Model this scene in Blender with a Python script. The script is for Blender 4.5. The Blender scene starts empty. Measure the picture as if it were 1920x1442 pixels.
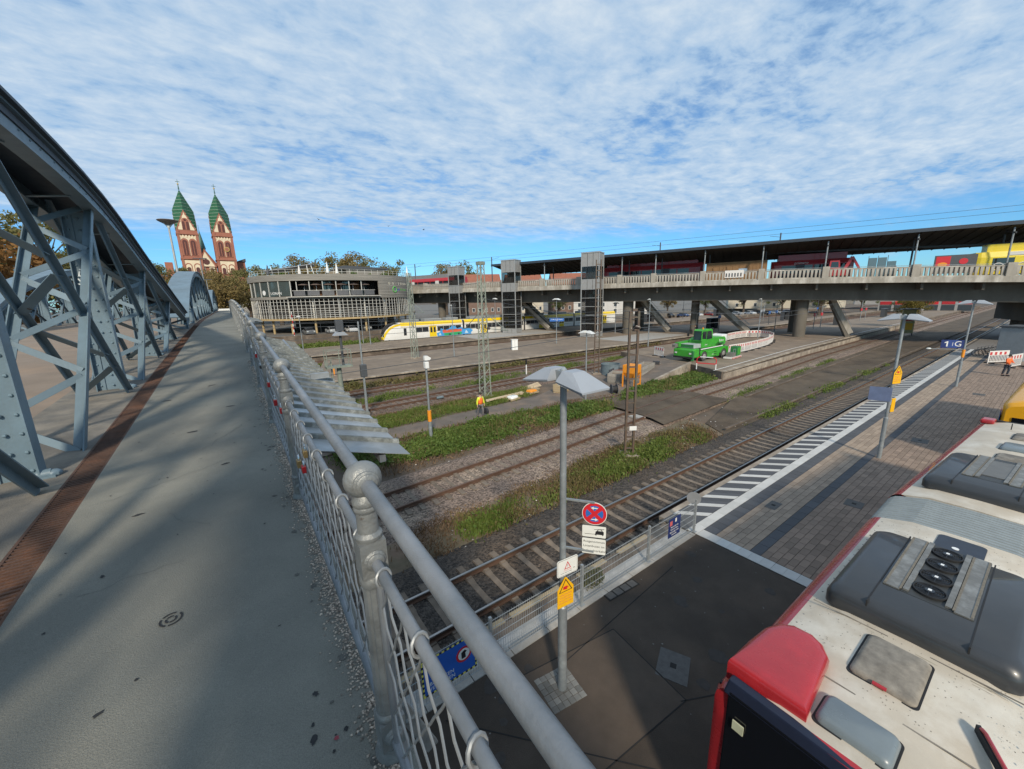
import bpy, bmesh, math, random
import numpy as np
from mathutils import Vector, Matrix
random.seed(7); RNG = np.random.default_rng(7)
S = bpy.context.scene
C = S.collection
pi = math.pi
R_ = math.radians

# ------------------------------------------------------------------ camera
EYE = Vector((0, 0, 8.0))
def setup_camera():
    f = 735.0; pitch = math.atan(159.5 / 735); roll = R_(1.39); az = R_(35.6)
    fh = Vector((math.sin(az), math.cos(az), 0)); Rt = Vector((math.cos(az), -math.sin(az), 0)); Uz = Vector((0, 0, 1))
    F = fh * math.cos(pitch) - Uz * math.sin(pitch); Up = fh * math.sin(pitch) + Uz * math.cos(pitch)
    cx = Rt * math.cos(roll) - Up * math.sin(roll); cy = Rt * math.sin(roll) + Up * math.cos(roll)
    m = Matrix((cx, cy, -F)).transposed().to_4x4(); m.translation = EYE
    cd = bpy.data.cameras.new('camera'); cd.sensor_width = 36; cd.lens = f / 1920 * 36
    cd.clip_start = .05; cd.clip_end = 6000
    co = bpy.data.objects.new('camera', cd); C.objects.link(co); co.matrix_world = m; S.camera = co
setup_camera()

# ------------------------------------------------------------------ sun and sky
SUN_EL = R_(34); SUN_D = Vector((.46, .888, 0)).normalized()      # the way the light travels
def setup_light():
    d = Vector((SUN_D.x * math.cos(SUN_EL), SUN_D.y * math.cos(SUN_EL), -math.sin(SUN_EL)))
    ld = bpy.data.lights.new('sun', 'SUN'); ld.energy = 3.8; ld.angle = R_(5.5); ld.color = (1, .90, .74)
    lo = bpy.data.objects.new('sun', ld); C.objects.link(lo); lo.rotation_euler = d.to_track_quat('-Z', 'Y').to_euler(); lo.location = (0, 0, 60)
    w = bpy.data.worlds.new('World'); S.world = w; w.use_nodes = True
    nt = w.node_tree; N = nt.nodes; L = nt.links; N.clear()
    out = N.new('ShaderNodeOutputWorld'); bg = N.new('ShaderNodeBackground'); bg.inputs['Strength'].default_value = .116
    sky = N.new('ShaderNodeTexSky'); sky.sky_type = 'NISHITA'; sky.sun_disc = False
    sky.sun_elevation = SUN_EL; sky.sun_rotation = math.atan2(-SUN_D.x, -SUN_D.y); sky.altitude = 280
    sky.air_density = 1.0; sky.dust_density = .5; sky.ozone_density = 2.2
    tc = N.new('ShaderNodeTexCoord'); sep = N.new('ShaderNodeSeparateXYZ'); L.new(tc.outputs['Generated'], sep.inputs[0])
    def mth(op, a, b=None, clamp=False):
        n = N.new('ShaderNodeMath'); n.operation = op; n.use_clamp = clamp
        for i, q in enumerate((a, b)):
            if q is None: continue
            if isinstance(q, (int, float)): n.inputs[i].default_value = q
            else: L.new(q, n.inputs[i])
        return n.outputs[0]
    zc = mth('ADD', mth('MAXIMUM', sep.outputs[2], 0.0), .06)
    u = mth('DIVIDE', sep.outputs[0], zc); v = mth('DIVIDE', sep.outputs[1], zc)
    comb = N.new('ShaderNodeCombineXYZ'); L.new(u, comb.inputs[0]); L.new(v, comb.inputs[1])
    def noise(scale, det, rough, rot=0, sc=(1, 1, 1), dist=0, off=(0, 0, 0)):
        mp = N.new('ShaderNodeMapping'); mp.inputs['Rotation'].default_value[2] = rot; mp.inputs['Scale'].default_value = sc; mp.inputs['Location'].default_value = off
        L.new(comb.outputs[0], mp.inputs[0])
        n = N.new('ShaderNodeTexNoise'); n.inputs['Scale'].default_value = scale; n.inputs['Detail'].default_value = det
        n.inputs['Roughness'].default_value = rough; n.inputs['Distortion'].default_value = dist
        L.new(mp.outputs[0], n.inputs['Vector']); return n.outputs['Fac']
    big = noise(.55, 3, .5, off=(3.1, 1.7, 0))                     # where the sheet thins out
    rip = noise(2.2, 5, .6, rot=R_(28), sc=(1, 1.7, 1), dist=.4)   # rows of small clouds
    puff = noise(8.5, 5, .62, rot=R_(10), sc=(1, 1.25, 1), dist=.25)
    s = mth('ADD', mth('ADD', mth('MULTIPLY', big, .95), mth('MULTIPLY', rip, .62)), mth('MULTIPLY', puff, .62))
    ramp = N.new('ShaderNodeMapRange'); ramp.interpolation_type = 'SMOOTHSTEP'; ramp.inputs[1].default_value = .64; ramp.inputs[2].default_value = 1.05
    L.new(s, ramp.inputs[0])
    # the sheet ends above the far horizon, its edge is ragged
    el = mth('ADD', sep.outputs[2], mth('MULTIPLY', mth('SUBTRACT', rip, .5), .055))
    edge = N.new('ShaderNodeMapRange'); edge.interpolation_type = 'SMOOTHSTEP'; edge.inputs[1].default_value = .115; edge.inputs[2].default_value = .185
    L.new(el, edge.inputs[0])
    wisp = N.new('ShaderNodeMapRange'); wisp.inputs[1].default_value = .56; wisp.inputs[2].default_value = .74; wisp.inputs[4].default_value = .35
    L.new(noise(1.1, 5, .6, rot=R_(-35), sc=(.5, 3, 1), off=(9, 4, 0)), wisp.inputs[0])
    mask = mth('MAXIMUM', mth('MULTIPLY', ramp.outputs[0], edge.outputs[0]), mth('MULTIPLY', wisp.outputs[0], mth('GREATER_THAN', sep.outputs[2], .02)))
    mask = mth('MULTIPLY', mask, .93)
    shade = N.new('ShaderNodeMix'); shade.data_type = 'RGBA'
    shade.inputs[6].default_value = (2.9, 4.5, 6.5, 1); shade.inputs[7].default_value = (5.9, 6.75, 7.5, 1)
    L.new(mth('ADD', mth('MULTIPLY', mth('SUBTRACT', puff, .5), 1.5), mth('ADD', mth('MULTIPLY', mth('SUBTRACT', rip, .5), 1.6), mth('ADD', mth('MULTIPLY', mth('SUBTRACT', big, .5), 1.2), .42)), True), shade.inputs[0])
    tint = N.new('ShaderNodeMix'); tint.data_type = 'RGBA'; tint.blend_type = 'MULTIPLY'; tint.inputs[0].default_value = 1
    tint.inputs[7].default_value = (.46, .88, 1.22, 1); L.new(sky.outputs[0], tint.inputs[6])
    mx = N.new('ShaderNodeMix'); mx.data_type = 'RGBA'
    L.new(mask, mx.inputs[0]); L.new(tint.outputs[2], mx.inputs[6]); L.new(shade.outputs[2], mx.inputs[7])
    L.new(mx.outputs[2], bg.inputs[0]); L.new(bg.outputs[0], out.inputs[0])
setup_light()
S.view_settings.view_transform = 'Standard'; S.view_settings.look = 'None'; S.view_settings.exposure = 0.02; S.view_settings.gamma = 1
S.render.engine = 'CYCLES'

# ------------------------------------------------------------------ materials
MATS = {}
def mat(name, col, rough=.6, metal=0., var=.18, scale=3., bump=0., bscale=40., col2=None, s2=.35, amt2=.5, island=0., spec=.5, world=False, coat=0., emit=None, voro=0, streak=None, speck=0., chip=None):
    """plain colour broken up by noise; col2 = second colour in patches; island = variation from piece to piece"""
    if name in MATS: return MATS[name]
    m = bpy.data.materials.new(name); m.use_nodes = True; MATS[name] = m
    nt = m.node_tree; N = nt.nodes; L = nt.links; b = N['Principled BSDF']
    b.inputs['Roughness'].default_value = rough; b.inputs['Metallic'].default_value = metal; b.inputs['Specular IOR Level'].default_value = spec
    if coat: b.inputs['Coat Weight'].default_value = coat
    if emit: b.inputs['Emission Color'].default_value = (*emit[0], 1); b.inputs['Emission Strength'].default_value = emit[1]
    if world: src = N.new('ShaderNodeNewGeometry').outputs['Position']
    else: src = N.new('ShaderNodeTexCoord').outputs['Object']
    if streak:
        mp = N.new('ShaderNodeMapping'); mp.inputs['Scale'].default_value = streak; L.new(src, mp.inputs[0]); src = mp.outputs[0]
    def noise(sc, det=5, ro=.6):
        n = N.new('ShaderNodeTexNoise'); n.inputs['Scale'].default_value = sc; n.inputs['Detail'].default_value = det; n.inputs['Roughness'].default_value = ro
        L.new(src, n.inputs['Vector']); return n.outputs['Fac']
    base = None
    if col2:
        mr = N.new('ShaderNodeMapRange'); mr.inputs[1].default_value = .5 - .25 * (1 - s2) + (.5 - amt2) * .4; mr.inputs[2].default_value = mr.inputs[1].default_value + .18
        L.new(noise(scale * .45, 6, .65), mr.inputs[0])
        mx = N.new('ShaderNodeMix'); mx.data_type = 'RGBA'; mx.inputs[6].default_value = (*col, 1); mx.inputs[7].default_value = (*col2, 1)
        L.new(mr.outputs[0], mx.inputs[0]); base = mx.outputs[2]
    vr = N.new('ShaderNodeMapRange'); vr.inputs[1].default_value = .25; vr.inputs[2].default_value = .75
    vr.inputs[3].default_value = 1 - var; vr.inputs[4].default_value = 1 + var
    L.new(noise(scale), vr.inputs[0]); fac = vr.outputs[0]
    if speck:
        sr = N.new('ShaderNodeMapRange'); sr.inputs[1].default_value = .3; sr.inputs[2].default_value = .7; sr.inputs[3].default_value = 1 - speck; sr.inputs[4].default_value = 1 + speck
        L.new(noise(230, 2, .8), sr.inputs[0]); mm = N.new('ShaderNodeMath'); mm.operation = 'MULTIPLY'; L.new(fac, mm.inputs[0]); L.new(sr.outputs[0], mm.inputs[1]); fac = mm.outputs[0]
    if voro:
        vo = N.new('ShaderNodeTexVoronoi'); vo.inputs['Scale'].default_value = voro; L.new(src, vo.inputs['Vector'])
        sp = N.new('ShaderNodeSeparateColor'); L.new(vo.outputs['Color'], sp.inputs[0])
        a = N.new('ShaderNodeMapRange'); a.inputs[3].default_value = .38; a.inputs[4].default_value = 1.85; L.new(sp.outputs[0], a.inputs[0])
        mm = N.new('ShaderNodeMath'); mm.operation = 'MULTIPLY'; L.new(fac, mm.inputs[0]); L.new(a.outputs[0], mm.inputs[1]); fac = mm.outputs[0]
    if island:
        g = N.new('ShaderNodeNewGeometry'); oi = N.new('ShaderNodeObjectInfo')
        ad = N.new('ShaderNodeMath'); ad.operation = 'ADD'; L.new(g.outputs['Random Per Island'], ad.inputs[0]); L.new(oi.outputs['Random'], ad.inputs[1])
        fr = N.new('ShaderNodeMath'); fr.operation = 'FRACT'; L.new(ad.outputs[0], fr.inputs[0])
        ir = N.new('ShaderNodeMapRange'); ir.inputs[3].default_value = 1 - island; ir.inputs[4].default_value = 1 + island; L.new(fr.outputs[0], ir.inputs[0])
        mm = N.new('ShaderNodeMath'); mm.operation = 'MULTIPLY'; L.new(fac, mm.inputs[0]); L.new(ir.outputs[0], mm.inputs[1]); fac = mm.outputs[0]
    vm = N.new('ShaderNodeVectorMath'); vm.operation = 'SCALE'; L.new(fac, vm.inputs['Scale'])
    if base is not None: L.new(base, vm.inputs[0])
    else: vm.inputs[0].default_value = col
    L.new(vm.outputs[0], b.inputs['Base Color'])
    if chip:                                               # chipped paint and rust in small spots
        cm = N.new('ShaderNodeMapRange'); cm.inputs[1].default_value = chip[1]; cm.inputs[2].default_value = chip[1] + .03; L.new(noise(chip[2], 8, .72), cm.inputs[0])
        cx_ = N.new('ShaderNodeMix'); cx_.data_type = 'RGBA'; cx_.inputs[7].default_value = (*chip[0], 1); L.new(cm.outputs[0], cx_.inputs[0]); L.new(vm.outputs[0], cx_.inputs[6]); L.new(cx_.outputs[2], b.inputs['Base Color'])
    rr = N.new('ShaderNodeMapRange'); rr.inputs[3].default_value = max(.02, rough - .12); rr.inputs[4].default_value = min(1, rough + .12)
    L.new(noise(scale * 2.3), rr.inputs[0]); L.new(rr.outputs[0], b.inputs['Roughness'])
    if bump:
        bp = N.new('ShaderNodeBump'); bp.inputs['Strength'].default_value = min(1, bump); bp.inputs['Distance'].default_value = .02
        if voro: L.new(vo.outputs['Distance'], bp.inputs['Height']); bp.invert = True; bp.inputs['Distance'].default_value = .04
        else: L.new(noise(bscale, 4), bp.inputs['Height'])
        L.new(bp.outputs[0], b.inputs['Normal'])
    return m
def leafmat(name, col, col2, tl=.35):
    if name in MATS: return MATS[name]
    m = bpy.data.materials.new(name); m.use_nodes = True; MATS[name] = m
    nt = m.node_tree; N = nt.nodes; L = nt.links; b = N['Principled BSDF']; b.inputs['Roughness'].default_value = .65; b.inputs['Specular IOR Level'].default_value = .25
    g = N.new('ShaderNodeNewGeometry'); n = N.new('ShaderNodeTexNoise'); n.inputs['Scale'].default_value = .35; n.inputs['Detail'].default_value = 4; L.new(g.outputs['Position'], n.inputs['Vector'])
    ad = N.new('ShaderNodeMath'); ad.operation = 'MULTIPLY_ADD'; ad.inputs[1].default_value = .55; L.new(g.outputs['Random Per Island'], ad.inputs[0]); L.new(n.outputs['Fac'], ad.inputs[2])
    mr = N.new('ShaderNodeMapRange'); mr.inputs[1].default_value = .4; mr.inputs[2].default_value = 1.15; L.new(ad.outputs[0], mr.inputs[0])
    mx = N.new('ShaderNodeMix'); mx.data_type = 'RGBA'; mx.inputs[6].default_value = (*col, 1); mx.inputs[7].default_value = (*col2, 1); L.new(mr.outputs[0], mx.inputs[0])
    L.new(mx.outputs[2], b.inputs['Base Color'])
    tr = N.new('ShaderNodeBsdfTranslucent'); L.new(mx.outputs[2], tr.inputs[0]); ms = N.new('ShaderNodeMixShader'); ms.inputs[0].default_value = tl
    L.new(b.outputs[0], ms.inputs[1]); L.new(tr.outputs[0], ms.inputs[2]); L.new(ms.outputs[0], N['Material Output'].inputs[0])
    return m
def glassmat(name, col=(.02, .025, .03), rough=.05, alpha=1.):
    if name in MATS: return MATS[name]
    m = bpy.data.materials.new(name); m.use_nodes = True; MATS[name] = m
    b = m.node_tree.nodes['Principled BSDF']; b.inputs['Base Color'].default_value = (*col, 1); b.inputs['Roughness'].default_value = rough
    b.inputs['Specular IOR Level'].default_value = .8; b.inputs['Alpha'].default_value = alpha
    return m

# ------------------------------------------------------------------ mesh builder
class MB:
    def __init__(s): s.v = []; s.f = []; s.M = None
    def add(s, vs, fs):
        o = len(s.v)
        if s.M is not None: vs = [tuple(s.M @ Vector(p)) for p in vs]
        s.v += [tuple(p) for p in vs]; s.f += [tuple(i + o for i in q) for q in fs]; return s
    def box(s, x0, x1, y0, y1, z0, z1):
        return s.add([(x0, y0, z0), (x1, y0, z0), (x1, y1, z0), (x0, y1, z0), (x0, y0, z1), (x1, y0, z1), (x1, y1, z1), (x0, y1, z1)],
                     [(3, 2, 1, 0), (4, 5, 6, 7), (0, 1, 5, 4), (1, 2, 6, 5), (2, 3, 7, 6), (3, 0, 4, 7)])
    def cbox(s, c, size): return s.box(c[0] - size[0] / 2, c[0] + size[0] / 2, c[1] - size[1] / 2, c[1] + size[1] / 2, c[2] - size[2] / 2, c[2] + size[2] / 2)
    def hexa(s, lo, hi):                                   # two quads, bottom and top
        return s.add(list(lo) + list(hi), [(3, 2, 1, 0), (4, 5, 6, 7), (0, 1, 5, 4), (1, 2, 6, 5), (2, 3, 7, 6), (3, 0, 4, 7)])
    def bar(s, p, q, w, h, up=(0, 0, 1)):
        p = Vector(p); q = Vector(q); d = (q - p)
        if d.length < 1e-6: return s
        d.normalize(); u = Vector(up); a = d.cross(u)
        if a.length < 1e-4: a = d.cross(Vector((1, 0, 0)))
        a.normalize(); b = a.cross(d); a *= w / 2; b *= h / 2
        return s.hexa([p - a - b, p + a - b, q + a - b, q - a - b], [p - a + b, p + a + b, q + a + b, q - a + b])
    def cyl(s, p, q, r0, r1=None, n=10, caps=True):
        r1 = r0 if r1 is None else r1; p = Vector(p); q = Vector(q); d = (q - p).normalized()
        a = d.cross(Vector((0, 0, 1)))
        if a.length < 1e-4: a = Vector((1, 0, 0))
        a.normalize(); b = d.cross(a)
        vs = []
        for c, r in ((p, r0), (q, r1)):
            for i in range(n): t = 2 * pi * i / n; vs.append(c + a * (r * math.cos(t)) + b * (r * math.sin(t)))
        fs = [(i, (i + 1) % n, n + (i + 1) % n, n + i) for i in range(n)]
        if caps: fs += [tuple(range(n - 1, -1, -1)), tuple(range(n, 2 * n))]
        return s.add(vs, fs)
    def tube(s, pts, r, n=8, closed=False):
        pts = [Vector(p) for p in pts]; k = len(pts); vs = []; prev = None
        for i, p in enumerate(pts):
            a = pts[(i - 1) % k] if closed or i else p; b = pts[(i + 1) % k] if closed or i < k - 1 else p
            d = (b - a).normalized()
            if prev is None:
                u = d.cross(Vector((0, 0, 1)))
                if u.length < 1e-3: u = d.cross(Vector((1, 0, 0)))
            else: u = prev - d * prev.dot(d)
            u.normalize(); prev = u; w = d.cross(u); rr = r[i] if isinstance(r, (list, tuple)) else r
            for j in range(n): t = 2 * pi * j / n; vs.append(p + u * (rr * math.cos(t)) + w * (rr * math.sin(t)))
        fs = []
        for i in range(k if closed else k - 1):
            for j in range(n): fs.append((i * n + j, i * n + (j + 1) % n, ((i + 1) % k) * n + (j + 1) % n, ((i + 1) % k) * n + j))
        if not closed: fs += [tuple(range(n - 1, -1, -1)), tuple(range((k - 1) * n, k * n))]
        return s.add(vs, fs)
    def lathe(s, prof, c=(0, 0, 0), n=16, axis='z', flute=0):
        vs = []
        for r, h in prof:
            for i in range(n):
                t = 2 * pi * i / n; rr = r
                x, y = rr * math.cos(t), rr * math.sin(t)
                vs.append({'z': (c[0] + x, c[1] + y, c[2] + h), 'y': (c[0] + x, c[1] + h, c[2] + y), 'x': (c[0] + h, c[1] + x, c[2] + y)}[axis])
        k = len(prof); fs = [(a * n + i, a * n + (i + 1) % n, (a + 1) * n + (i + 1) % n, (a + 1) * n + i) for a in range(k - 1) for i in range(n)]
        fs += [tuple(range(n - 1, -1, -1)), tuple(range((k - 1) * n, k * n))]
        return s.add(vs, fs)
    def prism(s, poly, z0, z1, axis='z'):
        n = len(poly)
        def P(a, b, h): return {'z': (a, b, h), 'y': (a, h, b), 'x': (h, a, b)}[axis]
        vs = [P(a, b, z0) for a, b in poly] + [P(a, b, z1) for a, b in poly]
        return s.add(vs, [tuple(range(n - 1, -1, -1)), tuple(range(n, 2 * n))] + [(i, (i + 1) % n, n + (i + 1) % n, n + i) for i in range(n)])
    def sphere(s, c, r, n=10, m=6, sz=(1, 1, 1)):
        prof = [(max(1e-4, math.sin(pi * i / m)) * r, -math.cos(pi * i / m) * r) for i in range(m + 1)]
        o = len(s.v); Mx = s.M; s.M = None; s.lathe(prof, (0, 0, 0), n)
        for i in range(o, len(s.v)):
            p = Vector(s.v[i]); p = Vector((p.x * sz[0] + c[0], p.y * sz[1] + c[1], p.z * sz[2] + c[2]))
            s.v[i] = tuple(Mx @ p if Mx is not None else p)
        s.M = Mx; return s
    def sheet(s, poly, z): return s.add([(x, y, z) for x, y in poly], [tuple(range(len(poly)))])
    def loft(s, rings, closed=True, cap=True):
        n = len(rings[0]); vs = [p for r in rings for p in r]; fs = []
        for i in range(len(rings) - 1):
            for j in range(n if closed else n - 1): fs.append((i * n + j, i * n + (j + 1) % n, (i + 1) * n + (j + 1) % n, (i + 1) * n + j))
        if cap and closed: fs += [tuple(range(n - 1, -1, -1)), tuple(range((len(rings) - 1) * n, len(rings) * n))]
        return s.add(vs, fs)
    def mesh(s, name, m, smooth=False):
        me = bpy.data.meshes.new(name); me.from_pydata(s.v, [], s.f); me.materials.append(m)
        bm = bmesh.new(); bm.from_mesh(me); bmesh.ops.recalc_face_normals(bm, faces=bm.faces); bm.to_mesh(me); bm.free()
        if smooth:
            me.shade_smooth()
            try: me.set_sharp_from_angle(angle=R_(38))
            except Exception: pass
        me.update(); return me
    def build(s, name, m, parent=None, smooth=False, kind=None, bevel=0, loc=None):
        return obj(name, s.mesh(name, m, smooth), parent, kind, bevel, loc)
XF = {}
def obj(name, me, parent=None, kind=None, bevel=0, loc=None):
    o = bpy.data.objects.new(name, me); C.objects.link(o)
    if parent is not None: o.parent = parent
    if kind: o['kind'] = kind
    if loc is not None: o.location = loc
    if bevel:
        b = o.modifiers.new('bevel', 'BEVEL'); b.width = bevel; b.segments = 2; b.limit_method = 'ANGLE'; b.angle_limit = R_(40)
    return o
def thing(name, label, cat, loc=(0, 0, 0), rz=0., group=None):
    o = bpy.data.objects.new(name, None); C.objects.link(o); o.empty_display_size = .2
    o.location = loc; o.rotation_euler = (0, 0, rz); o['label'] = label; o['category'] = cat
    if group: o['group'] = group
    return o
def tag(o, label, cat, group=None):
    o['label'] = label; o['category'] = cat
    if group: o['group'] = group
    return o
def struct(name, mb, m, smooth=False): return mb.build(name, m, kind='structure', smooth=smooth)
def dup(root, loc, rz=None, label=None, scale=None):
    ch = [o for o in C.objects if o.parent is root]
    r = root.copy(); C.objects.link(r); r.location = loc
    if rz is not None: r.rotation_euler = (0, 0, rz)
    if scale: r.scale = (scale,) * 3 if isinstance(scale, (int, float)) else scale
    if label: r['label'] = label
    for c in ch:
        k = c.copy(); C.objects.link(k); k.parent = r
        for g in [o for o in c.children]:
            d = g.copy(); C.objects.link(d); d.parent = k
    return r
DG = None
def text_mb(s, size=.1, ext=.001, align='CENTER'):
    """a line of lettering as mesh in the XY plane, centred"""
    cu = bpy.data.curves.new('lettering', 'FONT'); cu.body = s; cu.size = size; cu.extrude = ext; cu.align_x = align; cu.align_y = 'CENTER'; cu.resolution_u = 2
    o = bpy.data.objects.new('lettering', cu); C.objects.link(o)
    dg = bpy.context.evaluated_depsgraph_get(); me = bpy.data.meshes.new_from_object(o.evaluated_get(dg))
    mb = MB(); mb.v = [tuple(v.co) for v in me.vertices]; mb.f = [tuple(p.vertices) for p in me.polygons]
    bpy.data.objects.remove(o); bpy.data.curves.remove(cu); bpy.data.meshes.remove(me)
    return mb
def text(s, size, m, parent, M4, ext=.001, name='lettering', align='CENTER'):
    mb = text_mb(s, size, ext, align); mb.v = [tuple(M4 @ Vector(p)) for p in mb.v]
    me = bpy.data.meshes.new(name); me.from_pydata(mb.v, [], mb.f); me.materials.append(m)
    return obj(name, me, parent)
def facing(loc, right, up=(0, 0, 1)):
    """matrix whose X runs along right, Y along up, Z towards the reader"""
    r = Vector(right).normalized(); u = Vector(up); n = r.cross(u).normalized(); u = n.cross(r)
    m = Matrix((r, u, n)).transposed().to_4x4(); m.translation = Vector(loc); return m
def mesh_np(name, v, f, m):
    me = bpy.data.meshes.new(name); k = f.shape[1]
    me.vertices.add(len(v)); me.vertices.foreach_set('co', v.astype(np.float32).ravel())
    me.loops.add(f.size); me.loops.foreach_set('vertex_index', f.astype(np.int32).ravel())
    me.polygons.add(len(f)); me.polygons.foreach_set('loop_start', np.arange(0, f.size, k, dtype=np.int32))
    try: me.polygons.foreach_set('loop_total', np.full(len(f), k, dtype=np.int32))
    except Exception: pass
    me.update(calc_edges=True); me.validate(); me.materials.append(m); return me
def leaves(c, size, rng, squash=1., up=0.):
    """one bent quad per centre, turned at random"""
    n = len(c); a = rng.normal(size=(n, 3)); a /= np.linalg.norm(a, axis=1)[:, None]
    b = rng.normal(size=(n, 3)); b[:, 2] += up; b -= a * (a * b).sum(1)[:, None]; b /= np.linalg.norm(b, axis=1)[:, None]
    sz = size * rng.uniform(.6, 1.35, n)[:, None]
    v = np.stack([c - a * sz * .35, c + b * sz * .55 * squash, c + a * sz * .35, c - b * sz * .5], 1).reshape(-1, 3)
    f = np.arange(4 * n).reshape(n, 4); return v, f
# ================================================================== the footbridge we stand on
def wz(y):
    if y <= 14: return 6.3 + .04 * y
    if y <= 34: return 6.86 + .04 * (y - 14) - .001 * (y - 14) ** 2
    if y <= 85: return 7.26
    return 7.26 - .0004 * (y - 85) ** 2
def xd(y): return .006 * max(y, 0.)
YS = [-8 + 1.0 * i for i in range(48)] + [40 + 4 * i for i in range(24)]
def strip(x0, x1, dz=0., ys=YS, thick=0.):
    mb = MB(); vs = []; n = len(ys)
    for y in ys: vs += [(x0 + xd(y), y, wz(y) + dz), (x1 + xd(y), y, wz(y) + dz)]
    fs = [(2 * i, 2 * i + 1, 2 * i + 3, 2 * i + 2) for i in range(n - 1)]
    if thick:
        for y in ys: vs += [(x0 + xd(y), y, wz(y) + dz - thick), (x1 + xd(y), y, wz(y) + dz - thick)]
        k = 2 * n
        for i in range(n - 1):
            fs += [(k + 2 * i, k + 2 * i + 2, k + 2 * i + 3, k + 2 * i + 1), (2 * i, 2 * i + 2, k + 2 * i + 2, k + 2 * i), (2 * i + 1, k + 2 * i + 1, k + 2 * i + 3, 2 * i + 3)]
        fs += [(0, 2 * 0 + k, k + 1, 1), (2 * n - 2, 2 * n - 1, k + 2 * n - 1, k + 2 * n - 2)]
    return mb.add(vs, fs)
M_WALK = mat('walkway_coating', (.235, .226, .190), .88, var=.14, scale=1.1, speck=.22, bump=.45, bscale=160, col2=(.18, .175, .15), amt2=.42, world=True)
M_ROAD = mat('bridge_road_asphalt', (.30, .215, .15), .9, var=.14, scale=1.4, bump=.35, bscale=120, col2=(.24, .185, .14), world=True)
M_KERB = mat('bridge_kerb_concrete', (.25, .215, .17), .9, var=.2, scale=2.2, bump=.4, bscale=90, col2=(.13, .12, .105), world=True)
M_RUST = mat('rusty_plate', (.135, .058, .030), .85, var=.35, scale=6, bump=.5, bscale=70, col2=(.085, .045, .03), world=True)
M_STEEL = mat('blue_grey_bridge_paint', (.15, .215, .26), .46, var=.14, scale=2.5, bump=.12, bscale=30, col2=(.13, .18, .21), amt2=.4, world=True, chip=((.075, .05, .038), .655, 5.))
M_STEEL_D = mat('bridge_steel_dark', (.045, .055, .07), .6, var=.2, scale=4, world=True)  # dark tone of the near chord's top plate and upper web band
M_RIVET = mat('rivet_paint', (.15, .22, .265), .5, var=.1, scale=9)
M_GALV = mat('railing_grey_paint', (.245, .253, .263), .42, metal=.25, var=.16, scale=7, bump=.12, bscale=60, col2=(.18, .195, .21), amt2=.35, chip=((.10, .085, .075), .665, 14.))
M_CAST = mat('railing_cast_iron_paint', (.29, .295, .285), .45, metal=.3, var=.18, scale=9, bump=.25, bscale=70, col2=(.20, .205, .2), amt2=.35, chip=((.12, .10, .085), .66, 16.))
M_WIRE = mat('railing_wire_paint', (.26, .27, .275), .45, metal=.3, var=.2, scale=15)

walk = struct('walkway', strip(-1.18, .34, 0, thick=.35), M_WALK)
struct('bridge_road', strip(-7.05, -2.32, -.012, thick=.6), M_ROAD)
struct('bridge_kerb', strip(-2.318, -1.402, -.006, thick=.5), M_KERB)
struct('bridge_far_walkway', strip(-9.6, -7.052, 0, thick=.5), M_KERB)
gr = struct('drain_grating', strip(-1.40, -1.182, -.03, thick=.2), M_RUST)
mb = MB(); y = .6
while y < 24:
    dx = xd(y); z = wz(y); mb.box(-1.385 + dx, -1.20 + dx, y, y + .022, z - .032, z - .006); y += .042 if y < 14 else .08
mb.build('slats', M_RUST, gr, kind='stuff')
for x0, x1 in ((-1.402, -1.384), (-1.201, -1.181)): strip(x0, x1, -.004, [q for q in YS if q < 60], .03).build('edge_bar', M_RUST, gr)
# marks on the coating: black patches, a ring stamp, a red spot
M_BLK = mat('tar_patch', (.025, .025, .026), .8, var=.3, scale=20); M_REDSP = mat('red_paint_spot', (.30, .055, .07), .8, var=.3, scale=30)
def blob(x, y, r, sx=1., name='tar_patch', m=None, rot=0.):
    rg = random.Random(int(x * 977 + y * 131)); pts = []
    for i in range(11):
        t = 2 * pi * i / 11; q = r * rg.uniform(.55, 1.15); px, py = q * math.cos(t) * sx, q * math.sin(t)
        X = x + px * math.cos(rot) - py * math.sin(rot); Y = y + px * math.sin(rot) + py * math.cos(rot); pts.append((X, Y, wz(Y) + .0035))
    MB().add(pts, [tuple(range(11))]).build(name, m or M_BLK, walk)
for a in [(.085, 1.62, .016, .7, .5), (.045, 1.43, .02, .6, -.4), (.155, 1.40, .011, .9, 0), (.10, 1.345, .007, 1, 0), (.118, 1.40, .005, 1, 0), (-.05, 1.30, .012, 1.3, .3), (.02, 1.28, .01, .8, 0),
          (-.75, 3.9, .018, 2.5, .2), (-.2, 4.6, .02, 2., .3), (-.5, 5.9, .03, 2.2, .3), (-.65, 2.05, .012, 2, .4), (-.12, 6.9, .03, 1.8, .2), (.02, 3.2, .009, 1, 0), (-.9, 7.8, .03, 2, .1), (-.35, 8.6, .03, 2, .2)]:
    blob(*a[:4], rot=a[4])
blob(.118, 1.385, .011, .9, 'red_spot', M_REDSP)
for r0, r1 in ((.040, .05), (.016, .026)):
    mb = MB(); vs = []; n = 28
    for i in range(n):
        t = 2 * pi * i / n
        for r in (r0, r1): X, Y = -.455 + r * math.cos(t), 2.49 + r * math.sin(t); vs.append((X, Y, wz(Y) + .0035))
    mb.add(vs, [(2 * i, 2 * i + 1, (2 * i + 3) % (2 * n), (2 * i + 2) % (2 * n)) for i in range(n) if i not in (3, 4, 11, 19)]).build('ring_stain', M_BLK, walk)

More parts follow.
